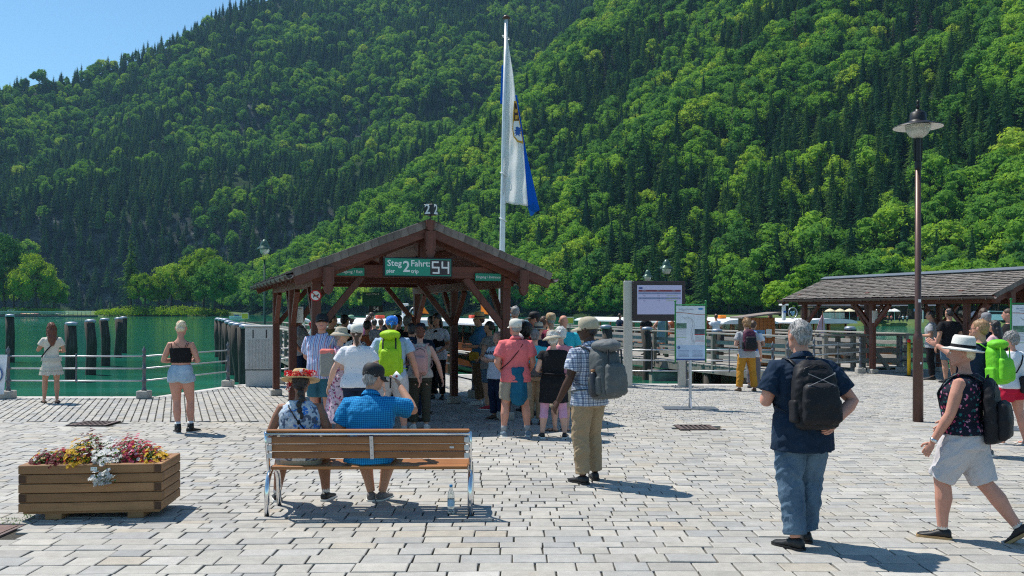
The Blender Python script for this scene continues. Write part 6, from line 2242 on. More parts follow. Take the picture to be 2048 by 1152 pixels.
def person(label, loc, yaw, H, sex='m', skin=SK_P, g=1.0, voxel=.014, arms=('down', 'down'), joints=None, lean=0, tilt=0, head=(0, 0, 0),
           top=None, bottom=None, shoes=None, hair=None, hat=None, glasses=False, z0=0.0, belly=0.0, group=None, legs='stand', feet=(0, 0), fpitch=(0, 0), extra=None, handcurl=.5, name='person', lod=0):
    loc = Vector((loc[0], loc[1], z0))
    root = thing(name, label, 'person', loc, R(yaw), group)
    J = {'hipL': (-.050, -.004, .505), 'hipR': (.050, -.004, .505),
         'kneeL': (-.058, .012, .282), 'kneeR': (.058, .012, .282),
         'ankL': (-.060, -.018, .048), 'ankR': (.060, -.018, .048)}
    sw = .122 if sex == 'm' else .108
    sw *= (1 + (g - 1) * .5)
    for s, nm, a in ((-1, 'L', arms[0]), (1, 'R', arms[1])):
        J['sh' + nm] = (s * (sw - .016), -.006, .784)
        e, w = ARMS[a] if isinstance(a, str) else a
        k_ = 1 + (g - 1) * .35 if isinstance(a, str) else 1
        J['el' + nm] = (s * e[0] * k_, e[1], e[2]); J['wr' + nm] = (s * w[0] * k_, w[1], w[2])
    if legs == 'walkL': J.update(kneeL=(-.055, .075, .290), ankL=(-.058, .085, .048), kneeR=(.055, -.015, .285), ankR=(.055, -.125, .075))
    if legs == 'relaxR': J.update(kneeR=(.070, .045, .285), ankR=(.080, .030, .048))
    if legs == 'relaxL': J.update(kneeL=(-.070, .045, .285), ankL=(-.080, .030, .048))
    if legs == 'apart': J.update(kneeL=(-.085, .012, .282), kneeR=(.085, .012, .282), ankL=(-.105, -.018, .048), ankR=(.105, -.018, .048))
    if joints: J.update(joints)
    J = {k_: Vector(v) * H for k_, v in J.items()}
    piv = Vector((0, 0, .53 * H))
    Mt = Matrix.Translation(piv) @ Matrix.Rotation(R(tilt), 4, 'Y') @ Matrix.Rotation(R(-lean), 4, 'X') @ Matrix.Translation(-piv)
    hp = Vector((0, -.008, .868)) * H
    Mh = Mt @ Matrix.Translation(hp) @ Matrix.Rotation(R(head[0]), 4, 'Z') @ Matrix.Rotation(R(-head[1]), 4, 'X') @ Matrix.Rotation(R(head[2]), 4, 'Y') @ Matrix.Translation(-hp)
    for k_ in ('shL', 'shR', 'elL', 'elR', 'wrL', 'wrR'): J[k_] = Mt @ J[k_]
    TT = T_M if sex == 'm' else T_F

    def bend(p):
        """bend of the torso that grows from the pelvis up"""
        z = p[2] / H
        f = min(1, max(0, (z - .50) / .14))
        M = Matrix.Translation(piv) @ Matrix.Rotation(R(tilt) * f, 4, 'Y') @ Matrix.Rotation(R(-lean) * f, 4, 'X') @ Matrix.Translation(-piv)
        return M @ Vector(p)

    def torso(mb, z0_, z1_, inf=0.0, flare=0.0, n=20, hem_w=1.0, top_in=0.0):
        zs = [r for r in TT if z0_ + .008 < r[0] < z1_ - .004]
        def lerpT(z):
            for a, b in zip(TT[:-1], TT[1:]):
                if z <= b[0]:
                    f = (max(z, a[0]) - a[0]) / (b[0] - a[0]); return tuple(a[i] + (b[i] - a[i]) * f for i in range(4))
            return TT[-1]
        rs_ = [(z0_,) + lerpT(max(z0_, .52 if z0_ < .52 and inf > 0 else z0_))[1:]] + zs + [(z1_,) + lerpT(z1_)[1:]]
        if z0_ < .52 and inf > 0: rs_ = [r if r[0] > .52 else (r[0],) + lerpT(.52)[1:] for r in rs_]
        rings = []
        for i, (z, hx, hy, yo) in enumerate(rs_):
            fl = flare * max(0, (.62 - z)) / .15 if flare else 0
            bz = belly * math.exp(-((z - .60) / .06) ** 2)
            gg = g if z < .76 else 1 + (g - 1) * .5
            a_, b_ = hx * gg + inf + fl, hy * gg + inf + fl + bz * .5
            ring = []
            for q in range(n):
                th = 2 * math.pi * q / n
                c_, s_ = math.cos(th), math.sin(th)
                e_ = .86
                x = math.copysign(abs(c_) ** e_, c_) * a_; y = math.copysign(abs(s_) ** e_, s_) * b_ + yo + bz * .5
                ring.append(bend((x * H, y * H, z * H)))
            rings.append(ring)
        mb.loft(rings, True)

    def limb(mb, pts, rad, n=12):
        mb.tube(pts, [r * H for r in rad], n)

    def lp(a, b, t): return a + (b - a) * t

    def armpath(nm, frac, inf, n=12, mb=None, flare=0.0):
        s, e, w = J['sh' + nm], J['el' + nm], J['wr' + nm]
        gi = 1 + (g - 1) * .6
        ra = .033 * gi if sex == 'm' else .029 * gi
        sx = -1 if nm == 'L' else 1
        base = lp(Mt @ Vector((sx * .062 * H, -.006 * H, .788 * H)), s, 0)
        pts = [base, s, lp(s, e, .35), lp(s, e, .8), e, lp(e, w, .25), lp(e, w, .65), w]
        rad = [ra * .80, ra * .98, ra * .98, ra * .82, ra * .76, ra * .80, ra * .62, ra * .50]
        ts = [-.2, 0, .35, .8, 1, 1.25, 1.65, 2]
        P_, R_ = [], []
        for i, t_ in enumerate(ts):
            if t_ <= frac + 1e-6: P_.append(pts[i]); R_.append(rad[i] + inf + (flare * max(0, t_) / max(frac, .1)))
            else:
                f = (frac - ts[i - 1]) / (t_ - ts[i - 1])
                if f > .05: P_.append(lp(pts[i - 1], pts[i], f)); R_.append(rad[i - 1] + (rad[i] - rad[i - 1]) * f + inf + flare)
                break
        limb(mb, P_, R_)

    def legpath(nm, frac, inf, mb, flare=0.0, straight=False):
        h, k_, a = J['hip' + nm], J['knee' + nm], J['ank' + nm]
        gi = 1 + (g - 1) * .7
        pts = [h, lp(h, k_, .3), lp(h, k_, .7), k_, lp(k_, a, .18) + Vector((0, -.006 * H, 0)), lp(k_, a, .38) + Vector((0, -.008 * H, 0)), lp(k_, a, .7), a]
        rad = [.056, .056, .043, .034, .034, .036, .026, .0205]
        if straight: rad = [.056, .051, .043, .0375, .036, .0345, .032, .0305]
        rad = [r * gi for r in rad]
        ts = [0, .3, .7, 1, 1.18, 1.38, 1.7, 2]
        P_, R_ = [], []
        for i, t_ in enumerate(ts):
            if t_ <= frac + 1e-6: P_.append(pts[i]); R_.append(rad[i] + inf + flare * t_)
            else:
                f = (frac - ts[i - 1]) / (t_ - ts[i - 1])
                if f > .05: P_.append(lp(pts[i - 1], pts[i], f)); R_.append(rad[i - 1] + (rad[i] - rad[i - 1]) * f + inf + flare * frac)
                break
        limb(mb, P_, R_)

    # ---------------- body
    mb = MB()
    torso(mb, .462, .825, 0)
    limb(mb, [Mt @ (Vector((0, -.010, .80)) * H), Mt @ (Vector((0, -.010, .845)) * H), Mh @ (Vector((0, -.004, .895)) * H)], [.048, .034 if sex == 'm' else .029, .033 if sex == 'm' else .028])
    if sex == 'f':
        for s in (-1, 1):
            c = Mt @ (Vector((s * .045, .055, .722)) * H); mb.ell(c, (.036 * H * g, .034 * H, .036 * H), 10, 8)
    for nm in 'LR':
        armpath(nm, 2, 0, mb=mb); legpath(nm, 2, 0, mb)
    # head
    hr = [(.868, .016, .018, .030), (.878, .030, .034, .018), (.892, .038, .046, .009), (.910, .0405, .052, .004), (.928, .0425, .0555, .001), (.945, .0435, .0575, -.002), (.962, .043, .057, -.005), (.978, .038, .050, -.007), (.990, .028, .036, -.008), (.9985, .012, .016, -.008)]
    rings = [[Mh @ (Vector((hx * math.cos(2 * math.pi * q / 16), hy * math.sin(2 * math.pi * q / 16) + yo, z)) * H) for q in range(16)] for z, hx, hy, yo in hr]
    mb.loft(rings, True)
    rot3 = (Matrix.Rotation(R(yaw * 0), 3, 'Z') @ Mh.to_3x3())
    def HP(x, y, z): return Mh @ (Vector((x, y, z)) * H)
    mb.tube([HP(0, .050, .940), HP(0, .062, .925), HP(0, .067, .917), HP(0, .055, .910)], [.006 * H, .007 * H, .0085 * H, .007 * H], 8)
    for s in (-1, 1): mb.ell(HP(s * .0478, -.004, .930), (.0065 * H, .012 * H, .018 * H), 8, 6, rot=rot3)
    # palms and feet
    FH = MB(); FH.smooth = True
    for s, nm in ((-1, 'L'), (1, 'R')):
        e, w = J['el' + nm], J['wr' + nm]
        d = (w - e).normalized()
        br = Vector((0, 1, 0)) if abs(d.y) < .75 else Vector((0, 0, 1))
        if abs(d.x) > .7: br = Vector((0, .25, 1))
        br = (br - d * br.dot(d)).normalized(); nn = d.cross(br) * s     # towards outside
        inw = -nn if (nn.x * s > 0) else nn
        pc = w + d * (.030 * H)
        M3 = Matrix((d, br, nn)).transposed()
        mb.ell(pc, (.034 * H, .0225 * H, .0095 * H), 10, 8, rot=M3)
        cu = handcurl
        for q in range(4):
            off = (q - 1.5) * .0105 * H
            ln = (.040, .047, .044, .035)[q] * H
            b0 = w + d * (.052 * H) + br * off
            p1 = b0 + (d * math.cos(cu * .5) + inw * math.sin(cu * .5)) * ln * .42
            p2 = p1 + (d * math.cos(cu * 1.3) + inw * math.sin(cu * 1.3)) * ln * .32
            p3 = p2 + (d * math.cos(cu * 2.1) + inw * math.sin(cu * 2.1)) * ln * .26
            r_ = .0053 * H
            FH.tube([b0 - d * .01 * H, b0, p1, p2, p3], [r_, r_ * 1.02, r_, r_ * .92, r_ * .7], 6)
        tb = w + d * (.018 * H) + br * (.019 * H)
        t1 = tb + (d * .75 + br * .6 + inw * .25).normalized() * .022 * H; t2 = t1 + (d * .95 + br * .1 + inw * .4).normalized() * .020 * H
        FH.tube([tb - br * .006 * H, tb, t1, t2], [.008 * H, .0075 * H, .0065 * H, .0048 * H], 6)
        a = J['ank' + nm]; fy = R(feet[0 if nm == 'L' else 1] + (8 if s < 0 else -8) * (1 if legs != 'sit' else .5))
        fd = Matrix.Rotation(fy, 3, 'Z') @ Vector((0, 1, 0)); fp = R(fpitch[0 if nm == 'L' else 1])
        fd = fd * math.cos(fp) + Vector((0, 0, -math.sin(fp)))
        up = Vector((0, 0, 1)) * math.cos(fp) + Matrix.Rotation(fy, 3, 'Z') @ Vector((0, math.sin(fp), 0))
        so = a - up * (.030 * H)
        sd_ = fd.cross(up)
        # foot
        rings = []
        for f_, wd, ht_ in ((-.030, .014, .030), (-.022, .018, .036), (.010, .019, .036), (.050, .022, .024), (.082, .023, .016), (.104, .017, .011), (.110, .008, .006)):
            c0 = so + fd * (f_ * H) - up * (.014 * H)
            rings.append([c0 + sd_ * (wd * H * math.cos(2 * math.pi * q / 10)) + up * (ht_ * H * .5 * (1 + math.sin(2 * math.pi * q / 10))) for q in range(10)])
        mb.loft(rings, True)
        if shoes:
            km = shoes[0]; shb = MB(); shb.smooth = True
            prof = ((-.040, .014, .034), (-.034, .021, .046), (-.008, .0235, .052), (.022, .024, .044), (.052, .0275, .030), (.084, .029, .023), (.106, .023, .019), (.117, .010, .012))
            hi = shoes[2] if len(shoes) > 2 else 0
            if km == 'sandal':
                shb.loft([[so - up * (.0165 * H) + fd * (f_ * H) + sd_ * (x_ * H) + up * (z_ * H) for x_, z_ in ((-wd, 0), (wd, 0), (wd, .008), (-wd, .008))] for f_, wd in ((-.040, .018), (-.02, .026), (.03, .026), (.08, .031), (.112, .020))], True)
                shb.smooth = False
                o = shb.build('sandal', shoes[1], root)
                for f_ in (.015, .07):
                    sb = MB(); sb.smooth = True
                    sb.tube([so + fd * (f_ * H) + sd_ * (.026 * H * math.cos(a_)) + up * ((-.012 + (.030 if f_ < .05 else .020) * math.sin(a_)) * H) for a_ in [i * math.pi / 6 for i in range(7)]], (.0045 * H), 6)
                    sb.v = [tuple(Vector(p) - o.location) for p in sb.v]; sb.build('strap', shoes[1], o)
            else:
                rings = []
                for f_, wd, ht_ in prof:
                    c0 = so + fd * (f_ * H) - up * (.0165 * H)
                    rings.append([c0 + sd_ * (wd * H * math.copysign(abs(math.cos(th)) ** .8, math.cos(th))) + up * (ht_ * H * .5 * (1 + math.sin(th))) for th in [2 * math.pi * q / 14 for q in range(14)]])
                shb.loft(rings, True)
                if hi: shb.tube([a - up * .02 * H, a + (J['knee' + nm] - a).normalized() * hi * H], [.030 * H, .028 * H], 12)
                o = shb.build('shoe', shoes[1], root)
                sb = MB(); sb.smooth = False
                sb.loft([[so - up * (.0205 * H) + fd * (f_ * H) + sd_ * (x_ * H) + up * (z_ * H) for x_, z_ in ((-wd, 0), (wd, 0), (wd * 1.02, .013), (-wd * 1.02, .013))] for f_, wd in ((-.044, .016), (-.034, .024), (0, .026), (.05, .029), (.085, .031), (.108, .025), (.120, .012))], True)
                sb.v = [tuple(Vector(p) - o.location) for p in sb.v]
                sb.build('sole', shoes[3] if len(shoes) > 3 else M_BLACK, o)
                if len(shoes) > 4:   # sock
                    sk = MB(); sk.smooth = True; kd = (J['knee' + nm] - a).normalized()
                    sk.tube([a, a + kd * .055 * H], [.0245 * H, .0255 * H], 12); sk.build('sock', shoes[4], root)
                if voxel < .011:
                    lc = MB()
                    for q in range(4):
                        f_ = .018 + q * .013; hh_ = .041 - q * .0055
                        c0 = so + fd * (f_ * H) + up * ((-.0165 + hh_ + .002) * H)
                        lc.tube([c0 - sd_ * .011 * H, c0 + up * .002 * H, c0 + sd_ * .011 * H], .0018 * H, 5)
                    lc.v = [tuple(Vector(p) - o.location) for p in lc.v]; lc.build('laces', shoes[3] if len(shoes) > 3 else M_BLACK, o)
    # face
    FH.mi = 1
    for s in (-1, 1): FH.ell(HP(s * .0175, .0485, .9345), (.0072 * H, .006 * H, .0048 * H), 8, 6, rot=rot3)
    FH.mi = 2
    for s in (-1, 1):
        FH.ell(HP(s * .0175, .0540, .9345), (.0032 * H, .0020 * H, .0034 * H), 6, 4, rot=rot3)
        FH.tube([HP(s * .008, .0545, .945), HP(s * .018, .0555, .948), HP(s * .028, .050, .945)], .0018 * H, 5)
    FH.mi = 3
    FH.ell(HP(0, .0535, .8965), (.0125 * H, .0045 * H, .0038 * H), 8, 5, rot=rot3)
    v, q = remeshed(mb, voxel * .85, 3)
    mesh_obj('body', v, q, [skin, M_EYE, hair[1] if hair else M_BLACK, M_LIP], root, FH)

    # ---------------- clothes
    sd = loc.x * 3.1 + loc.y
    if top:
        mb = MB(); hem = top.get('hem', .46); inf = top.get('inf', .010)
        torso(mb, hem, top.get('neck', .828), inf, top.get('flare', .008 if hem < .5 else 0))
        if sex == 'f' and top.get('bust', 1):
            for s in (-1, 1):
                c = Mt @ (Vector((s * .045, .055, .722)) * H); mb.ell(c, ((.036 * g + inf) * H, (.034 + inf) * H, (.036 + inf) * H), 10, 8)
        sl = top.get('sleeve', .62)
        if sl > 0:
            for nm in 'LR': armpath(nm, sl, inf * .9, mb=mb, flare=top.get('sflare', .008))
        elif sl == 0:
            for nm, s in (('L', -1), ('R', 1)):
                mb.ell(Mt @ (Vector((s * .076 * g, -.006, .780)) * H), (.026 * H, .034 * H, .028 * H), 10, 7)
        if top.get('skirt'):
            z_, w_, d_ = top['skirt']
            rings = []
            for i in range(8):
                f = i / 7; z = hem + .03 + (z_ - hem - .03) * f
                a_ = (.100 * g + inf) + (w_ - .100 * g - inf) * f; b_ = (.074 * g + inf) + (d_ - .074 * g - inf) * f
                rings.append([Vector((a_ * H * math.cos(t_) * (1 + .05 * f * math.sin(7 * t_ + sd)), (b_ * math.sin(t_) * (1 + .05 * f * math.sin(6 * t_))) * H - .006 * H, z * H)) for t_ in [2 * math.pi * q / 24 for q in range(24)]])
            mb.loft(rings[::-1], True)
        v, q = remeshed(mb, voxel, 3, top.get('fold', .006) * H, sd)
        o_top = mesh_obj(top.get('name', 'shirt'), v, q, top['mat'], root)
        if top.get('collar'):
            cb = MB(); cb.smooth = True
            rg = []
            for z, r1, r2 in ((.818, .047, .042), (.838, .042, .040), (.855, .040, .040), (.846, .048, .047), (.832, .055, .050)):
                rg.append([Mt @ (Vector((r1 * math.cos(t_), r2 * math.sin(t_) - .008, z - .012 * math.sin(t_))) * H) for t_ in [2 * math.pi * q / 20 for q in range(20)]])
            cb.loft(rg, False); cb.v = [tuple(Vector(p) - o_top.location) for p in cb.v]; cb.build('collar', top['mat'], o_top)
    if bottom:
        mb = MB(); inf = bottom.get('inf', .007)
        torso(mb, .462, bottom.get('waist', .60), inf)
        ln = bottom.get('len', 1.93)
        if bottom.get('kind') == 'skirt':
            z_, w_, d_ = bottom['skirt']
            rings = []
            for i in range(7):
                f = i / 6; z = .56 + (z_ - .56) * f
                rings.append([Vector(((.102 * g + (w_ - .102 * g) * f) * H * math.cos(t_), (.078 * g + (d_ - .078 * g) * f) * H * math.sin(t_) - .006 * H, z * H)) for t_ in [2 * math.pi * q / 24 for q in range(24)]])
            mb.loft(rings[::-1], True)
        else:
            for nm in 'LR': legpath(nm, ln, inf + bottom.get('loose', 0), mb, bottom.get('flare', 0), bottom.get('straight', ln > 1.5))
        v, q = remeshed(mb, voxel, 3, bottom.get('fold', .006) * H, sd + 3)
        o_b = mesh_obj(bottom.get('name', 'trousers' if ln > 1.2 else 'shorts'), v, q, bottom['mat'], root)
        if bottom.get('pockets'):
            for s in (-1, 1):
                pk = MB(); yy_ = -(.074 * g + inf + .004)
                pk.prism([((s * .048 + a_) * H, (b_) * H) for a_, b_ in ((-.026, .520), (.026, .520), (.026, .478), (0, .466), (-.026, .478))], .004, 'Y', yy_ * H)
                pk.v = [tuple(Vector(p) - o_b.location) for p in pk.v]; pk.build('back_pocket', bottom['mat'], o_b)
    # ---------------- hair
    if hair:
        kind, hm = hair[0], hair[1]
        mb = MB(); mb.smooth = True
        if kind != 'bald':
            fat = {'short': .004, 'crop': .0015, 'long': .006, 'pony': .003, 'bun': .005, 'curly': .014, 'afro': .035, 'braid': .004}[kind]
            mb.ell(HP(0, -.011, .952), ((.0425 + fat) * H, (.054 + fat) * H, (.047 + fat) * H), 16, 12, rot=rot3)
            mb.ell(HP(0, -.028, .925), ((.0375 + fat * .8) * H, (.033 + fat) * H, (.032 + fat) * H), 14, 8, rot=rot3)
            if kind == 'long':
                mb.tube([HP(0, -.030, .95), HP(0, -.045, .90), Mt @ (Vector((0, -.060, .84)) * H), Mt @ (Vector((.004, -.080, .78)) * H), Mt @ (Vector((.01, -.088, .715)) * H)], [(.038 * H, .03 * H), (.048 * H, .034 * H), (.052 * H, .030 * H), (.044 * H, .024 * H), (.018 * H, .012 * H)], 12)
                for s in (-1, 1): mb.tube([HP(s * .03, -.01, .96), HP(s * .044, -.012, .91), Mt @ (Vector((s * .045, -.035, .83)) * H)], [.02 * H, .019 * H, .012 * H], 8)
            if kind == 'pony': mb.tube([HP(0, -.058, .935), HP(.004, -.082, .91), HP(.008, -.078, .86), HP(.006, -.066, .82)], [.012 * H, .018 * H, .016 * H, .006 * H], 8)
            if kind == 'bun': mb.ell(HP(0, -.045, .985), (.024 * H, .022 * H, .020 * H), 10, 8)
            if kind == 'braid':
                for i in range(7):
                    f = i / 6; mb.ell(Mt @ (Vector((.012 + .01 * math.sin(i * 2), -.065 - .018 * math.sin(f * 2.6), .875 - f * .20)) * H), (.017 * H * (1.1 - .4 * f), .016 * H, .020 * H), 8, 6)
            v, q = remeshed(mb, min(voxel, .012) * .8, 2, (.020 if kind in ('curly', 'afro') else .009) * H, sd)
            st = None
            if voxel < .0125:      # loose strands over the hair mass
                st = MB(); n_s = 900; rr_ = random.Random(3); hcn = Mh @ (Vector((0, -.01, .94)) * H)
                for _ in range(n_s):
                    p_ = Vector(v[rr_.randrange(len(v))]); o_ = (p_ - hcn).normalized()
                    dn = Vector((rr_.uniform(-.4, .4), rr_.uniform(-.5, .1), -1 if kind not in ('curly', 'afro') else rr_.uniform(-1, 1)))
                    dn = (dn - o_ * dn.dot(o_) * .8 + o_ * rr_.uniform(.1, .5)).normalized()
                    sd2 = dn.cross(o_).normalized() * .0022; ln_ = rr_.uniform(.014, .032) * (.6 if kind == 'crop' else 1)
                    p_ = p_ - o_ * .002
                    st.add([p_ - sd2, p_ + sd2, p_ + dn * ln_ + o_ * .002], [(0, 1, 2)])
            mesh_obj('hair', v, q, hm, root, st)
    if glasses:
        gb = MB()
        for s in (-1, 1):
            gb.ell(HP(s * .019, .060, .934), (.0135 * H, .003 * H, .0095 * H), 10, 6, rot=rot3)
            gb.tube([HP(s * .033, .057, .937), HP(s * .046, .02, .937), HP(s * .046, -.005, .935)], .0014 * H, 5)
        gb.tube([HP(-.008, .062, .937), HP(.008, .062, .937)], .0015 * H, 5)
        gb.build('sunglasses', M_BLACK, root)
    # ---------------- hats
    if hat:
        kind, hm = hat[0], hat[1]
        mb = MB(); mb.smooth = True
        mb.X = Mh @ Matrix.Translation(Vector((0, -.006, .958)) * H) @ Matrix.Rotation(R(hat[3] if len(hat) > 3 else 0), 4, 'X') @ Matrix.Scale(H, 4)
        E = lambda r, z, sx=1.0, sy=1.22: [Vector((r * sx * math.cos(t_), r * sy * math.sin(t_), z)) for t_ in [2 * math.pi * q / 24 for q in range(24)]]
        if kind == 'cap':
            mb.loft([E(.049, -.024), E(.0525, -.008), E(.053, .012), E(.049, .032), E(.037, .047), E(.016, .053), E(.003, .054)], True)
            o = mb.build('cap', hm, root)
            vb = MB(); vb.smooth = True; vb.X = mb.X
            n_ = 12; top_ = []; bot = []
            for i in range(n_ + 1):
                a_ = math.pi * (.14 + .72 * i / n_)
                inn = Vector((.050 * math.cos(a_), .060 * math.sin(a_), -.008)); sweep = math.sin(math.pi * i / n_)
                out = Vector((.052 * math.cos(a_), .060 * math.sin(a_) + .052 * sweep ** .6, -.016 - .010 * abs(math.cos(a_)) * 1.2 - .006 * sweep))
                top_ += [inn, out]
            vs = top_ + [p - Vector((0, 0, .0035)) for p in top_]; m2 = len(top_); fs = []
            for i in range(n_):
                a_ = 2 * i; fs += [(a_, a_ + 1, a_ + 3, a_ + 2), (m2 + a_, m2 + a_ + 2, m2 + a_ + 3, m2 + a_ + 1), (a_ + 1, m2 + a_ + 1, m2 + a_ + 3, a_ + 3)]
            vb.add(vs, fs); vb.v = [tuple(Vector(p) - o.location) for p in vb.v]
            vb.build('visor', hm, o)
        elif kind in ('sun', 'fedora', 'straw'):
            br_, dr = {'sun': (.088, .022), 'fedora': (.088, .004), 'straw': (.112, .006)}[kind]
            if hat[2:3]: br_ = hat[2]
            hc = .062 if kind == 'fedora' else .050
            def Eb(r, z, d_=0):
                return [Vector((r * math.cos(t_), r * 1.10 * math.sin(t_), z + d_ * (math.sin(t_) * .5 if kind == 'sun' else math.cos(t_) ** 2 * .55 - .2))) for t_ in [2 * math.pi * q / 28 for q in range(28)]]
            prof = [Eb(br_ - .002, -.006 - dr, dr * .6), Eb(br_, -.003 - dr, dr * .6), Eb(.066, -.004, 0), Eb(.0515, .002), Eb(.0515, .016), Eb(.047, hc * .8), Eb(.040, hc), Eb(.022, hc - (.012 if kind == 'fedora' else -.004)), Eb(.004, hc - (.014 if kind == 'fedora' else -.005))]
            under = [Eb(.050, -.006), Eb(.066, -.009), Eb(br_ - .004, -.010 - dr, dr * .6)]
            mb.loft(under + prof, False)
            o = mb.build('hat', hm, root)
            if kind in ('fedora', 'straw') and len(hat) > 4 and hat[4]:
                bb = MB(); bb.smooth = True; bb.X = mb.X
                bb.loft([Eb(.0535, .000), Eb(.0530, .014)] if kind == 'straw' else [Eb(.0530, .001), Eb(.0520, .017)], False)
                bb.v = [tuple(Vector(p) - o.location) for p in bb.v]; bb.build('hat_band', hat[4], o)
        elif kind == 'bandana':
            mb.loft([E(.046, -.030), E(.0500, -.012), E(.0515, .010), E(.047, .030), E(.034, .043), E(.015, .048), E(.003, .049)], True)
            mb.tube([Vector((0, -.058, -.010)), Vector((.004, -.070, -.03)), Vector((.006, -.066, -.055))], [.010, .008, .003], 6)
            mb.build('bandana', hm, root)
    ctx = dict(root=root, H=H, Mt=Mt, Mh=Mh, J=J, g=g, yaw=yaw, loc=loc, bend=bend)
    return ctx


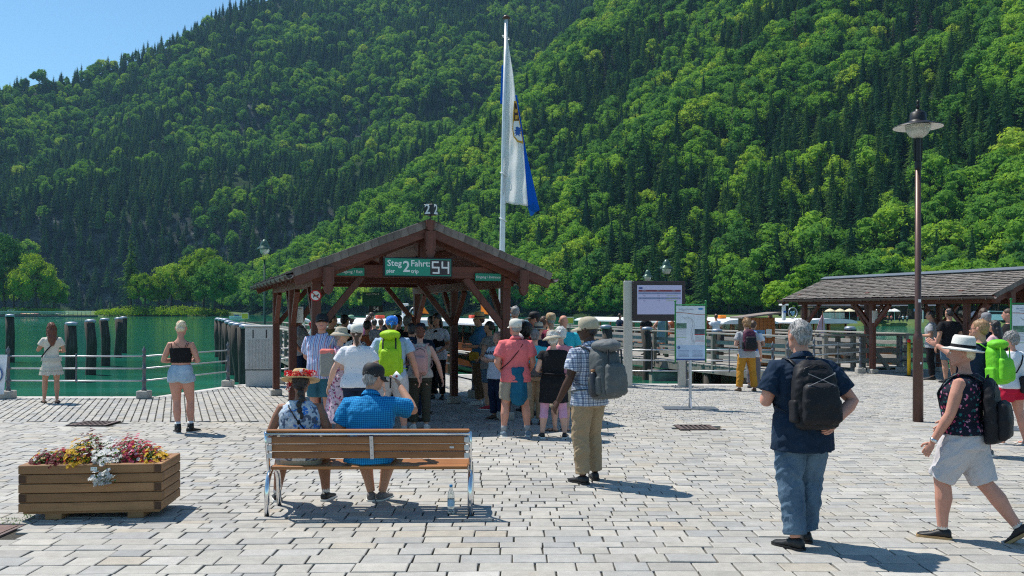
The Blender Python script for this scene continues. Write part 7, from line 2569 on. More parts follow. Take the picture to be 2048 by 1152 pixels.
def backpack(ctx, label, mats, w=.30, h=.48, d=.20, zc=.665, kind='pack', extra=(), yoff=0.0, strapm=None, tiltx=-4, fold=.008):
    """worn on the back: its own thing"""
    H, Mt = ctx['H'], ctx['Mt']
    Wm = Matrix.Translation(ctx['loc']) @ Matrix.Rotation(R(ctx['yaw']), 4, 'Z')
    back = -(.072 * ctx['g'] * H) - .02 + yoff
    base = Wm @ Mt @ Vector((0, back, zc * H - h / 2))
    t = thing('backpack', label, 'backpack', base, R(ctx['yaw']))
    inv = (Matrix.Translation(base) @ Matrix.Rotation(R(ctx['yaw']), 4, 'Z')).inverted() @ Wm @ Mt
    L = inv @ Matrix.Translation((0, back, zc * H)) @ Matrix.Rotation(R(tiltx), 4, 'X')
    mb = MB(); mb.X = L
    prof = [(-.50, .70, .75), (-.46, .92, .95), (-.2, 1.0, 1.0), (.1, 1.0, .92), (.32, .92, .78), (.44, .72, .6), (.50, .45, .4)]
    rings = []
    for z, a, b in prof:
        rings.append([Vector((w / 2 * a * math.copysign(abs(math.cos(t_)) ** .55, math.cos(t_)), -d / 2 * b + d / 2 * b * math.copysign(abs(math.sin(t_)) ** .6, math.sin(t_)), z * h)) for t_ in [2 * math.pi * q / 20 for q in range(20)]])
    mb.loft(rings, True)
    v, q = remeshed(mb, .012, 2, fold, w * 9 + h)
    body = mesh_obj('pack_body', v, q, mats[0], t)
    # outer pocket
    mb = MB(); mb.X = L
    rings = []
    for z, a, b in [(-.44, .72, .5), (-.38, .86, .9), (-.1, .84, 1.0), (.10, .76, .8), (.16, .60, .4)]:
        rings.append([Vector((w / 2 * a * math.copysign(abs(math.cos(t_)) ** .55, math.cos(t_)), -d * .93 - .03 * b + .05 * b * math.copysign(abs(math.sin(t_)) ** .6, math.sin(t_)), z * h)) for t_ in [2 * math.pi * q / 20 for q in range(20)]])
    mb.loft(rings, True)
    v, q = remeshed(mb, .011, 2, fold * .7, 5); mesh_obj('front_pocket', v, q, mats[1], t)
    if kind == 'hike':
        mb = MB(); mb.X = L; mb.ell((0, -d * .55, h * .50), (w * .46, d * .60, h * .13), 16, 8)
        v, q = remeshed(mb, .011, 2, fold, 2); mesh_obj('lid', v, q, mats[2] if len(mats) > 2 else mats[0], t)
        for s in (-1, 1):
            mb = MB(); mb.X = L; mb.smooth = True; mb.beam((s * w * .28, -d * 1.02, h * .42), (s * w * .28, -d * 1.04, -h * .1), .022, .004, up=(0, 1, 0)); mb.build('compression_strap', strapm or M_BLACK, t)
    sm_ = strapm or M_BLACK
    gH = (1 + (ctx['g'] - 1) * .5)
    for s in (-1, 1):
        mb = MB(); mb.smooth = True; mb.X = inv
        pts = [(s * .052, -.095 * gH, .790), (s * .068, -.050, .826), (s * .075, .002, .834), (s * .080, .055 * gH, .800), (s * .085, .088 * gH, .730), (s * .104 * gH, .070 * gH, .660), (s * .116 * gH, 0, .620), (s * .098 * gH, -.075 * gH, .600)]
        mb.tube([Vector(p) * H for p in pts], [(.018, .006)] * 4 + [(.014, .005)] * 2 + [(.009, .003)] * 2, 8)
        o = mb.build('shoulder_strap', sm_, t)
    mb = MB(); mb.X = L; mb.smooth = True
    mb.tube([(-.035, -.02, h * .49), (-.03, -.03, h * .49 + .035), (.03, -.03, h * .49 + .035), (.035, -.02, h * .49)], .006, 6); mb.build('grab_handle', sm_, t)
    # zip lines
    mb = MB(); mb.X = L; mb.smooth = True
    mb.tube([(-w * .40, -d * .80, -h * .2), (-w * .40, -d * .78, h * .15), (-w * .26, -d * .70, h * .38), (0, -d * .66, h * .45), (w * .26, -d * .70, h * .38), (w * .40, -d * .78, h * .15), (w * .40, -d * .80, -h * .2)], .004, 5, cap=True); mb.build('zip', M_BLACK, t)
    mb = MB(); mb.X = L; mb.smooth = True
    mb.tube([(-w * .34, -d - .018, h * .10), (0, -d - .024, h * .13), (w * .34, -d - .018, h * .10)], .004, 5); mb.build('zip', M_BLACK, t)
    for ex in extra:
        if ex == 'cords':
            mb = MB(); mb.X = L
            P_ = [(-.30, .30), (.30, .12), (-.32, .04), (.32, -.10), (-.30, -.20), (.24, -.30)]
            for (a, b), (c, e) in zip(P_[:-1], P_[1:]): mb.tube([(a * w, -d - .038, b * h), ((a + c) / 2 * w, -d - .050, (b + e) / 2 * h), (c * w, -d - .038, e * h)], .0028, 5)
            P_ = [(-a, b) for a, b in P_]
            for (a, b), (c, e) in zip(P_[:-1], P_[1:]): mb.tube([(a * w, -d - .040, b * h), ((a + c) / 2 * w, -d - .052, (b + e) / 2 * h), (c * w, -d - .040, e * h)], .0028, 5)
            mb.build('elastic_cord', flat('cord_grey', (.25, .25, .27), .6), t)
            for a, b in P_:
                mb = MB(); mb.X = L; mb.cbox((a * w, -d - .036, b * h), (.014, .012, .014), .003); mb.build('cord_loop', flat('cord_grey', (.25, .25, .27), .6), t)
        if ex == 'bottle':
            mb = MB(); mb.X = L; mb.smooth = True
            mb.lathe([(.036, -h * .44), (.038, -h * .40), (.038, -h * .02), (.03, 0), (.02, .01)], (-w * .54, -d * .45, 0), 12); mb.build('side_bottle', flat('bottle_dark', (.04, .04, .045), .35, .3), t)
            mb = MB(); mb.X = L; mb.smooth = True; mb.lathe([(.021, .01), (.021, .035), (.001, .036)], (-w * .54, -d * .45, 0), 12); mb.build('bottle_cap', flat('cork', (.35, .17, .08), .6), t)
        if ex == 'sidepocket':
            for s in (-1, 1):
                mb = MB(); mb.X = L; mb.cbox((s * w * .48, -d * .45, -h * .24), (.055, d * .7, h * .34), .025); v, q = remeshed(mb, .011, 2, .004, 1); mesh_obj('side_pocket', v, q, mats[1], t)
        if ex == 'stripe':
            mb = MB(); mb.X = L; mb.beam((0, -d - .052, -h * .30), (0, -d - .045, h * .12), .016, .006, up=(0, 1, 0)); mb.build('zip', flat('zip_yellow', (.75, .60, .03), .5), t)
        if ex == 'hipbelt':
            mb = MB(); mb.smooth = True; mb.X = inv
            mb.tube([Vector(p) * H for p in ((-.09, -.075, .575), (-.118, 0, .565), (-.10, .06, .555), (0, .09, .55), (.10, .06, .555), (.118, 0, .565), (.09, -.075, .575))], [(.022, .006)] * 7, 8); mb.build('hip_belt', mats[1], t)
        if ex == 'dangle':
            mb = MB(); mb.X = L; mb.smooth = True; mb.tube([(w * .05, -d * .9, -h * .48), (w * .06, -d * .95, -h * .62), (w * .05, -d * .92, -h * .78)], [(.012, .003)] * 3, 6); mb.build('loose_strap', sm_, t)
    return t


def bag(name, label, cat, loc, size, mat, rz=0, strap=None, fold=.008, flap=None):
    t = thing(name, label, cat, loc, R(rz))
    mb = MB(); mb.cbox((0, 0, size[2] / 2), size, min(size) * .3)
    v, q = remeshed(mb, .012, 2, fold, size[0] * 7); mesh_obj('bag_body', v, q, mat, t)
    if flap:
        mb = MB(); mb.cbox((0, 0, size[2] * .93), (size[0] * .96, size[1] * 1.02, size[2] * .25), size[1] * .25)
        v, q = remeshed(mb, .011, 1, .004, 3); mesh_obj('flap', v, q, flap, t)
    if strap:
        mb = MB(); mb.smooth = True; mb.tube([Vector(p) for p in strap[0]], [(.012, .004)] * len(strap[0]), 6); mb.build('strap', strap[1], t)
    return t


def crossstrap(ctx, s=1, mat=None, name='bag_strap', w=.010):
    """strap worn across the torso, from one shoulder to the other hip"""
    H, Mt = ctx['H'], ctx['Mt']; g = ctx['g']
    mb = MB(); mb.smooth = True
    P_ = [(s * .07, .0, .833), (s * .05, -.068 * g, .79), (0, -.088 * g, .72), (-s * .06, -.090 * g, .65), (-s * .115 * g, -.05, .585), (-s * .125 * g, .02, .57), (-s * .07, .092 * g, .63), (0, .100 * g, .70), (s * .055, .075, .79), (s * .07, .0, .833)]
    mb.tube([Mt @ (Vector(p) * H) for p in P_], [(w, .004)] * len(P_), 6, cap=False)
    return mb.build(name, mat or M_BLACK, ctx['root'])

# ------------------------------------------------------------------ the cast
C = cloth_m
W_TEE = C('white_tee', (.72, .73, .76), .05)
NAVY = C('navy_cloth', (.012, .022, .052), .2)
NAVYS = C('dark_navy_shirt', (.010, .024, .050), .25)
BLACKC = C('black_cloth', (.012, .012, .014), .2)
BLACKN = C('black_nylon', (.016, .016, .019), .2, .6)
GREYN = C('grey_nylon', (.105, .115, .115), .18, .6)
LIME = C('lime_nylon', (.36, .60, .02), .15, .55)
LIMEG = C('green_nylon', (.16, .55, .03), .15, .55)
BEIGE = C('beige_cloth', (.42, .36, .27), .1)
KHAKI = C('khaki_cloth', (.34, .25, .155), .12)
KHAKIS = C('khaki_shorts', (.30, .27, .22), .12)
CREAM = C('cream_cloth', (.66, .61, .52), .06)
OFFW = C('offwhite_cotton', (.62, .60, .56), .06)
STONE = C('stone_shorts', (.52, .50, .52), .07)
CORAL = C('coral_shirt', (.72, .16, .17), .1)
TEAL = C('teal_cloth', (.01, .10, .18), .2)
TURQ = C('turquoise_cloth', (.06, .48, .55), .08)
CYAN = C('cyan_shirt', (.03, .42, .52), .08)
MUST = C('mustard_trousers', (.46, .22, .03), .12)
MAROON = C('maroon_nylon', (.09, .025, .05), .2, .6)
BLUEN = C('blue_nylon', (.02, .16, .50), .15, .55)
OLIVE = C('olive_trousers', (.060, .058, .042), .15)
PINKN = C('pink_canvas', (.56, .32, .29), .08)
PINKT = C('pink_leggings', (.62, .33, .48), .08)
REDS = C('red_shorts', (.50, .015, .05), .1)
LBLUE = C('light_blue_tee', (.34, .46, .62), .08)
DENS = C('denim_shirt', (.04, .13, .22), .15)
BROWNT = C('brown_trousers', (.14, .085, .05), .15)
GREYT = C('grey_marl', (.36, .37, .39), .08)
JEANS = denim_m('blue_jeans', (.045, .085, .14), (.13, .20, .27))
DSHORT = denim_m('denim_shorts', (.22, .36, .50), (.48, .58, .68))
TSHORT = denim_m('teal_denim', (.02, .09, .13), (.05, .16, .21))
PL_NAVY = plaid_m('navy_white_plaid', (.62, .66, .74), (.02, .04, .12), (.12, .18, .32), 21, .30)
PL_BLUE = plaid_m('bright_blue_check', (.005, .17, .44), (.03, .36, .66), (.002, .06, .20), 52, .22)
ST_BLUE = stripe_m('blue_stripes', [(.30, .40, .66), (.62, .66, .80), (.10, .16, .42), (.55, .60, .78), (.36, .46, .72), (.50, .22, .28), (.60, .66, .80)], 12)
ST_BEIGE = stripe_m('beige_stripes', [(.50, .47, .42), (.34, .32, .28)], 55, 'Z')
PR_FLOR = print_m('pink_floral', (.55, .42, .50), [(.30, .05, .14), (.62, .45, .55), (.10, .08, .10), (.66, .50, .58), (.45, .18, .30)], 30, .50)
PR_DARK = print_m('dark_floral', (.012, .014, .026), [(.50, .08, .18), (.02, .16, .16), (.012, .014, .026), (.03, .10, .12), (.012, .014, .026), (.55, .25, .35)], 34, .38)
PR_BIRD = print_m('white_bird_print', (.70, .70, .74), [(.10, .12, .22), (.70, .70, .74), (.70, .70, .74), (.70, .70, .74)], 26, .17)
PR_HAW = print_m('blue_leaf_print', (.45, .52, .60), [(.04, .18, .55), (.62, .66, .70), (.10, .13, .20), (.60, .64, .70), (.30, .40, .55)], 14, .55, 1, .9)
PR_SPOT = print_m('black_white_spots', (.60, .60, .60), [(.02, .02, .02)], 28, .40)
PR_PATT = print_m('grey_pattern', (.24, .21, .19), [(.10, .09, .09), (.32, .28, .26)], 40, .4)
PR_BAND = print_m('blue_bandana', (.02, .16, .60), [(.45, .60, .80), (.02, .16, .60), (.02, .16, .60)], 55, .34)
SH_BLK = flat('black_shoe', (.014, .014, .015), .5); SH_GRY = flat('grey_shoe', (.14, .13, .13), .7); SH_BLU = flat('blue_grey_shoe', (.16, .22, .28), .7)
SH_BRN = flat('brown_shoe', (.12, .07, .045), .7); SH_WHT = flat('white_shoe', (.62, .62, .60), .6); SOLE_W = flat('white_sole', (.66, .65, .62), .6); SOLE_T = flat('tan_sole', (.40, .26, .12), .6)
SOCK_W = flat('white_sock', (.70, .70, .70), .9); SOCK_G = flat('grey_sock', (.30, .31, .33), .9)
CAPB = flat('black_cap', (.012, .012, .014), .7, bs=90, bump=.3); CAPK = flat('beige_cap', (.42, .37, .27), .85, bs=90, bump=.3); CAPW = flat('offwhite_cap', (.62, .60, .54), .85, bs=90, bump=.3)
STRAWW = flat('white_straw', (.68, .67, .62), .75, 0, .08, 40, .5, bs=160); STRAWB = flat('beige_hat', (.46, .40, .31), .85, bs=90, bump=.3); STRAWY = flat('yellow_straw', (.55, .38, .18), .8, 0, .15, 60, .6, bs=160); STRAWBR = flat('brown_straw', (.32, .21, .12), .8, 0, .15, 60, .5, bs=160)
TEE = lambda m, **k: dict(mat=m, **k)


def G(px, py): return gp(px, py)
def AT(px, d): return at(px, d)

# girl in white dress at the railing
c = person('girl with long auburn hair in a short fringed white dress by the lake railing', G(103, 806), 28, 1.62, 'f', SK_T, .88, .011, ('front', 'front'),
           joints={'elL': (-.150, .0, .655), 'wrL': (-.090, .115, .715)},
           top=dict(mat=CREAM, hem=.50, sleeve=.55, skirt=(.385, .125, .10), flare=0, name='dress', fold=.004), hair=('long', H_AUB), shoes=('sandal', SH_BLK), legs='relaxL')
root = c['root']; H = c['H']
for z, a_, b_, hh in ((.385, .128, .104, .035), (.435, .120, .098, .03), (.555, .108, .086, .035)):
    for ring in range(1):
        mb = MB(); n_ = 64
        for q in range(n_):
            t0, t1 = 2 * math.pi * q / n_, 2 * math.pi * (q + .8) / n_
            dz = random.uniform(.7, 1.15) * hh
            P_ = [(a_ * math.cos(t0), b_ * math.sin(t0) - .006, z + .012), (a_ * math.cos(t1), b_ * math.sin(t1) - .006, z + .012), (a_ * 1.07 * math.cos(t1), b_ * 1.07 * math.sin(t1) - .006, z - dz), (a_ * 1.07 * math.cos(t0), b_ * 1.07 * math.sin(t0) - .006, z - dz)]
            mb.add([Vector(p) * H for p in P_] + [Vector((p[0] * 1.02, p[1] * 1.02, p[2])) * H for p in P_], [(0, 1, 2, 3), (7, 6, 5, 4), (2, 6, 7, 3)])
        mb.build('fringe', CREAM, root)
crossstrap(c, 1, print_m('strap_print', (.02, .02, .02), [(.5, .5, .5), (.02, .02, .02)], 60, .3), w=.014)
w = Matrix.Translation(c['loc']) @ Matrix.Rotation(R(28), 4, 'Z') @ (c['J']['wrL'] + Vector((.01, .06, .06)))
t = thing('phone', 'dark phone held up by the girl in the white dress', 'phone', w, R(28))
mb = MB(); mb.cbox((0, 0, 0), (.075, .01, .15), .004, rot=Matrix.Rotation(R(-15), 3, 'X')); mb.build('phone_body', flat('phone_blue', (.02, .03, .07), .3), t)
mb = MB(); mb.cbox((.022, -.012, .045), (.022, .004, .022), .001); mb.build('camera_lens', M_BLACK, t)

# blonde woman in black crop top
c = person('blonde woman in black strappy crop top and pale denim shorts looking at the lake', G(362, 866), 4, 1.71, 'f', SK_R, 1.02, .010, ('front', 'front'),
           top=dict(mat=BLACKC, hem=.625, sleeve=-1, neck=.757, inf=.006, fold=.002, name='crop_top'),
           bottom=dict(mat=DSHORT, len=.22, waist=.605, inf=.008, loose=.006, pockets=1), hair=('crop', H_BLOND), shoes=('shoe', SH_BLK, .035, SOLE_W, SOCK_W), head=(6, 14, 0), legs='relaxR', joints={'ankL': (-.02, -.02, .048), 'kneeL': (-.04, .012, .285), 'ankR': (.075, .03, .048)}, feet=(20, -20))
H = c['H']
for s, P_ in ((0, [(-.062, -.060, .745), (-.070, -.045, .79), (-.066, 0, .815), (-.060, .06, .77)]), (1, [(.050, -.075, .745), (.060, -.048, .79), (.060, 0, .815), (.055, .06, .77)]), (2, [(.045, -.078, .735), (.0, -.078, .77), (-.040, -.060, .80), (-.055, -.01, .815)]), (3, [(.062, -.072, .735), (.074, -.045, .79), (.070, 0, .81)])):
    mb = MB(); mb.smooth = True; mb.tube([Vector(p) * H for p in P_], [(.009 if s == 2 else .005, .003)] * len(P_), 6); mb.build('top_strap', BLACKC, c['root'])

# seated pair on the bench
SY = BY + .27
sit = dict(kneeL=(-.105, .235, .505), kneeR=(.105, .235, .505), hipL=(-.055, 0, .53), hipR=(.055, 0, .53))
Hh = 1.62; zo = .53 - .53 * Hh
c = person('seated woman on the bench in blue leaf print top and straw hat with red flowers', (-1.98, SY), 4, Hh, 'f', SK_B, 1.22, .010, ('down', 'down'), z0=zo, legs='sit',
           joints={**sit, 'kneeL': (-.135, .215, .505), 'ankL': (-.175, .235, (.08 - zo) / Hh - .0), 'kneeR': (.10, .235, .505), 'ankR': (.115, .24, (.08 - zo) / Hh), 'elL': (-.165, -.01, .65), 'wrL': (-.15, .10, .56), 'elR': (.165, -.01, .65), 'wrR': (.15, .10, .56)},
           lean=4, top=dict(mat=PR_HAW, hem=.50, sleeve=0, fold=.007, inf=.014), bottom=dict(mat=BEIGE, len=1.12, straight=True, loose=.008), hair=('braid', H_BLACK), shoes=('shoe', SH_BLK, 0, SOLE_W, SOCK_W), feet=(10, -12), head=(0, 4, 0),
           hat=('straw', STRAWY, .112, -6, None))
crossstrap(c, -1, BLACKC, w=.006)
root = c['root']; H = c['H']
RF = [pmat('petal_red', (.62, .008, .02)), pmat('petal_white', (.8, .8, .78))]
M2 = c['Mh'] @ Matrix.Translation(Vector((0, -.006, .958)) * H) @ Matrix.Scale(H, 4)
for q in range(46):
    a = 2 * math.pi * q / 46 + random.uniform(-.05, .05)
    r_ = random.uniform(.060, .082)
    cen_ = M2 @ Vector((r_ * math.cos(a), r_ * 1.08 * math.sin(a), random.uniform(.010, .034)))
    mb = MB()
    for k_ in range(16):
        v = (rvec(random) + Vector((math.cos(a) * .5, math.sin(a) * .5, .5))).normalized()
        u = v.cross(rvec(random)).normalized(); w_ = v.cross(u); r2 = .013
        p_ = cen_ + v * .016
        mb.add([p_, p_ + u * r2 + w_ * r2 * .5, p_ + u * r2 * 1.6 + v * .004, p_ + u * r2 - w_ * r2 * .5], [(0, 1, 2, 3)])
    mb.build('hat_flower', RF[1] if q % 9 == 0 else RF[0], root)
for q in range(5):   # red flowers behind the ear
    mb = MB(); cen_ = c['Mh'] @ (Vector((-.062, -.02 - q * .006, .93 - q * .010)) * H)
    for k_ in range(16):
        v = rvec(random); u = v.cross(rvec(random)).normalized(); w_ = v.cross(u); p_ = cen_ + v * .016
        mb.add([p_, p_ + u * .013 + w_ * .006, p_ + u * .02, p_ + u * .013 - w_ * .006], [(0, 1, 2, 3)])
    mb.build('ear_flower', RF[q % 2 * (q == 3)], root)

Hh = 1.74; zo = .53 - .53 * Hh
c = person('seated man in bright blue checked shirt and black cap drinking from a cup', (-1.33, SY - .02), -4, Hh, 'm', SK_T, 1.16, .010, ('down', 'down'), z0=zo, legs='sit', lean=10,
           joints={**sit, 'ankL': (-.045, .24, (.08 - zo) / Hh), 'ankR': (.015, .25, (.08 - zo) / Hh), 'kneeL': (-.09, .235, .505), 'kneeR': (.07, .24, .505), 'elR': (.215, .09, .765), 'wrR': (.125, .150, .900), 'elL': (-.17, .0, .65), 'wrL': (-.12, .13, .60)},
           top=dict(mat=PL_BLUE, hem=.485, sleeve=.78, fold=.008, inf=.016, collar=1), bottom=dict(mat=KHAKIS, len=.75, loose=.008), hair=('short', H_GREY), shoes=('shoe', SH_GRY, 0, SOLE_W), head=(-38, 0, 6), hat=('cap', CAPB, 0, -8), glasses=True, feet=(4, -8))
w = Matrix.Translation(c['loc']) @ Matrix.Rotation(R(-4), 4, 'Z') @ (c['J']['wrR'] + Vector((-.03, .035, .09)))
t = thing('paper_cup', 'white paper cup with a red dot held by the man in blue check', 'cup', w)
mb = MB(); mb.smooth = True; mb.X = Matrix.Rotation(R(-50), 4, 'Y'); mb.lathe([(.026, -.045), (.036, .045), (.030, .045), (.022, -.04)], n=16); mb.build('cup_body', M_WHITE, t)
mb = MB(); mb.X = Matrix.Rotation(R(-50), 4, 'Y'); mb.ell((0, -.031, .01), (.013, .004, .013), 10, 6); mb.build('red_dot', flat('sign_red', (.55, .02, .03), .4), t)

# crowd under and before the near shelter
c = person('shaven-headed man in sunglasses and pale grey tee by the left shelter posts', AT(599, 17.4), -82, 1.88, 'm', SK_R, 1.12, .013, ('hip', 'hip'), belly=.03,
           top=dict(mat=GREYT, hem=.50, sleeve=.55), bottom=dict(mat=NAVY, len=.9, loose=.008), hair=('bald', H_BLACK), glasses=True, shoes=('shoe', SH_BLK, 0, SOLE_W))
crossstrap(c, 1, BLACKC, w=.008)
t = thing('camera', 'black camera hanging at the hip of the man in sunglasses', 'camera', AT(586, 17.2) + Vector((0, 0, 1.02)))
mb = MB(); mb.cbox((0, 0, 0), (.14, .08, .10), .01); mb.build('camera_body', M_BLACK, t)
mb = MB(); mb.smooth = True; mb.X = Matrix.Rotation(R(90), 4, 'X'); mb.lathe([(.035, .03), (.035, .10), (.001, .10)], n=14); mb.build('lens', M_BLACK, t)
c = person('man in blue striped shirt and black cap facing the camera with hands behind his back', AT(643, 13.1), 170, 1.79, 'm', SK_R, 1.12, .012, ('behind', 'behind'), belly=.03, head=(18, -16, 0),
           top=dict(mat=ST_BLUE, hem=.475, sleeve=.72, inf=.014, flare=.014, collar=1), bottom=dict(mat=TSHORT, len=.85, loose=.014), hair=('short', H_GREY), hat=('cap', CAPB), glasses=True, shoes=('shoe', SH_BRN, 0))
c = person('woman in long pink floral dress and beige sun hat turned to the right', AT(682, 12.9), -72, 1.60, 'f', SK_P, 1.12, .012, ('front', 'front'), head=(0, 6, 0),
           top=dict(mat=PR_FLOR, hem=.50, sleeve=.05, skirt=(.14, .165, .15), name='dress', fold=.008), hair=('short', H_GREY), hat=('sun', STRAWB, .092), shoes=('sandal', SH_BRN))
b_ = AT(660, 12.75)
bag('shoulder_bag', 'grey shoulder bag with coral flap on the woman in the floral dress', 'bag', (b_.x - .03, b_.y - .05, .90), (.21, .12, .38), C('grey_bag', (.26, .26, .24), .1), -10, ([(.02, .02, .42), (.07, .10, .58), (.16, .16, .66)], C('grey_bag', (.26, .26, .24), .1)), flap=C('coral_flap', (.70, .20, .17), .05))
c = person('woman in white bird print tee and pale cap with brown ponytail, seen from behind', G(714, 890), 3, 1.66, 'f', SK_P, 1.16, .011, ((.19, -.02, .635) and ((.185, -.02, .635), (.235, .03, .50)), 'out'),
           top=dict(mat=PR_BIRD, hem=.485, sleeve=.62, inf=.013, flare=.012), bottom=dict(mat=NAVY, len=1.93), hair=('pony', H_BROWN), hat=('cap', CAPW), shoes=('shoe', SH_BLK, 0))
c = person('person with curly dark grey hair between the ponytail woman and the lime backpack', G(750, 862), 6, 1.55, 'f', SK_T, 1.05, .014, ('front', 'front'), top=dict(mat=BLACKC, hem=.48, sleeve=.6), bottom=dict(mat=BLACKC, len=1.93), hair=('curly', hair_m('hair_salt', (.05, .045, .04), (.22, .20, .19))), shoes=('shoe', SH_BLK, 0))
c = person('man in blue bandana and light blue tee carrying a lime green backpack', G(784, 872), 2, 1.77, 'm', SK_R, 1.12, .011, ((( .165, -.02, .635), (.185, .03, .49)), 'out'),
           top=dict(mat=LBLUE, hem=.49, sleeve=.58, inf=.012), bottom=dict(mat=STONE, len=.92, loose=.012), hair=('crop', H_BROWN), hat=('bandana', PR_BAND), shoes=('shoe', SH_GRY, 0, SOLE_W, SOCK_G), legs='apart')
backpack(c, 'lime green hiking backpack with yellow zip on the man in the blue bandana', [LIME, LIME, LIME], .33, .60, .22, .675, 'hike', ('stripe', 'sidepocket', 'hipbelt', 'dangle'))
c = person('woman with short auburn hair in striped beige top and dark olive trousers with pink backpack', G(840, 857), 6, 1.61, 'f', SK_P, 1.14, .011, ('front', 'out'),
           top=dict(mat=ST_BEIGE, hem=.50, sleeve=0, inf=.012, flare=.008), bottom=dict(mat=OLIVE, len=1.93, fold=.007), hair=('bun', H_AUB), shoes=('shoe', SH_WHT, 0, SOLE_W))
backpack(c, 'small pale pink canvas backpack on the woman in olive trousers', [PINKN, PINKN], .24, .44, .13, .665, 'pack', ('dangle',), strapm=PINKN)
# members of the queue in the shade
def mate(label, px, d, yaw, H, sex, top, bottom, hair, **kw):
    p = AT(px, d)
    return person(label, p, yaw, H, sex, kw.pop('skin', SK_T), kw.pop('g', 1.05), kw.pop('voxel', .017), kw.pop('arms', ('front', 'front')), top=top, bottom=bottom, hair=hair, shoes=kw.pop('shoes', ('shoe', SH_BLK, 0)), **kw)

mate('dark-haired man in olive shirt standing in the shade behind the striped shirt man', 664, 17.2, -50, 1.80, 'm', TEE(C('olive_shirt', (.16, .13, .03), .1), sleeve=.6), dict(mat=NAVY), ('short', H_BLACK))
mate('dark-haired person in black standing in the shade right of the olive shirt man', 690, 17.9, -20, 1.78, 'm', TEE(BLACKC), dict(mat=BLACKC), ('short', H_BLACK))
mate('woman in black and white spotted top behind the beige sun hat', 712, 15.3, -30, 1.62, 'f', TEE(PR_SPOT, sleeve=.4), dict(mat=BLACKC), ('short', H_BROWN))
mate('grey-haired man in dark shirt in the queue right of the blue bandana', 815, 16.6, -5, 1.76, 'm', TEE(BLACKC), dict(mat=BLACKC), ('short', hair_m('hair_darkgrey', (.06, .055, .05), (.18, .17, .16))))
mate('dark-haired man in dark navy polo just behind the lime backpack', 824, 14.7, -8, 1.64, 'm', TEE(NAVYS, collar=1), dict(mat=NAVY), ('short', H_BLACK), arms=('down', 'down'))
mate('man with dark blue cap behind the woman with auburn hair', 842, 15.8, -15, 1.62, 'm', TEE(NAVYS), dict(mat=BLACKC), ('short', H_BLACK), hat=('cap', flat('navy_cap', (.012, .018, .04), .7)))
c = mate('pier attendant with long black hair in white shirt and black vest facing the crowd', 874, 18.4, 168, 1.80, 'f', TEE(C('white_shirt', (.55, .56, .60), .05), sleeve=.7), dict(mat=BLACKC), ('long', H_BLACK), arms=('frontlow', 'front'), g=.98, head=(-15, 8, 0))
mb = MB()
mb.ell(c['Mt'] @ (Vector((0, 0, .68)) * c['H']), (.102 * c['H'], .086 * c['H'], .15 * c['H']), 14, 10)
v, q = remeshed(mb, .015, 2, .006); mesh_obj('vest', v, q, BLACKC, c['root'])
c = mate('dark-skinned child in green cap and white tee on the pier beside the boats', 703, 30, -60, 1.70, 'm', TEE(W_TEE), dict(mat=NAVY, len=.9), ('short', H_BLACK), skin=SK_D, voxel=.03, hat=('cap', flat('green_cap', (.25, .42, .28), .8)))
mate('woman in mauve top leaning over the boat roof beside the child in green cap', 728, 31.5, -70, 1.84, 'f', TEE(C('mauve_top', (.32, .10, .20), .1), sleeve=1.4), dict(mat=JEANS), ('long', H_BROWN), voxel=.03, lean=22)
for i, (px, d, m_, hm, lb) in enumerate([(748, 24.5, NAVY, H_BLACK, 'first seated passenger by the boat window, in navy'), (762, 24.9, C('rust_top', (.3, .09, .04), .1), H_BROWN, 'second passenger by the boat window, in rust brown'), (776, 25.2, BLUEN, H_BLACK, 'third passenger by the boat window, in blue'), (790, 25.6, GREYT, H_BROWN, 'fourth passenger by the boat window, in grey')]):
    mate(lb, px, d, 30 - 20 * i, 1.62, 'f' if i % 2 else 'm', TEE(m_), dict(mat=NAVY), ('short', hm), voxel=.03)

c = mate('woman in straw trilby, sunglasses and denim shirt leaning back under the right shelter post', 958, 17.4, 78, 1.80, 'f', TEE(DENS, sleeve=.9, collar=1), dict(mat=BROWNT), ('short', H_BROWN), hat=('fedora', STRAWY, .080, 0, M_BLACK), glasses=True, voxel=.014, arms=('front', 'frontlow'), shoes=('shoe', SH_WHT, 0, SOLE_W))
b_ = AT(948, 17.1); bag('waist_bag', 'small mustard bag in front of the woman in the denim shirt', 'bag', (b_.x, b_.y, .88), (.20, .12, .17), C('mustard_bag', (.45, .26, .03), .1), 0)
mate('dark-haired woman in grey patterned blouse with black shoulder strap in the shade', 978, 16.5, 60, 1.66, 'f', TEE(PR_PATT, sleeve=.4), dict(mat=JEANS, len=.9), ('short', H_BLACK), arms=('frontlow', 'down'), shoes=('shoe', flat('red_shoe', (.4, .02, .04), .6), 0, SOLE_W))
c = mate('elderly woman in white MARINE tee with arms crossed looking towards the camera', 994, 15.0, 140, 1.50, 'f', TEE(C('pale_tee', (.60, .66, .76), .05), sleeve=.75, inf=.014), dict(mat=NAVY, loose=.006), ('short', H_GREY), voxel=.011, skin=SK_P, arms=('crossed', 'crossed'), head=(15, 0, 0), g=1.1, shoes=('shoe', SH_BRN, 0))
text('MARINE', .085, NAVY, c['root'], (-.0, .155, 1.135), (R(90), R(-4), R(180)), 'chest_print', bold=.001)
c = person('man in coral polo, beige cap and khaki shorts carrying a teal jacket', G(1031, 872), 8, 1.72, 'm', SK_R, 1.10, .0105, (((.165, -.03, .635), (.105, .05, .545)), ((.150, -.02, .635), (.125, .07, .545))),
           top=dict(mat=CORAL, hem=.470, sleeve=.68, inf=.016, flare=.014, collar=1), bottom=dict(mat=KHAKIS, len=.85, loose=.014), hair=('crop', H_GREY), hat=('cap', CAPW), head=(24, 0, 0), shoes=('shoe', SH_BLU, 0, SOLE_W, SOCK_G), legs='apart')
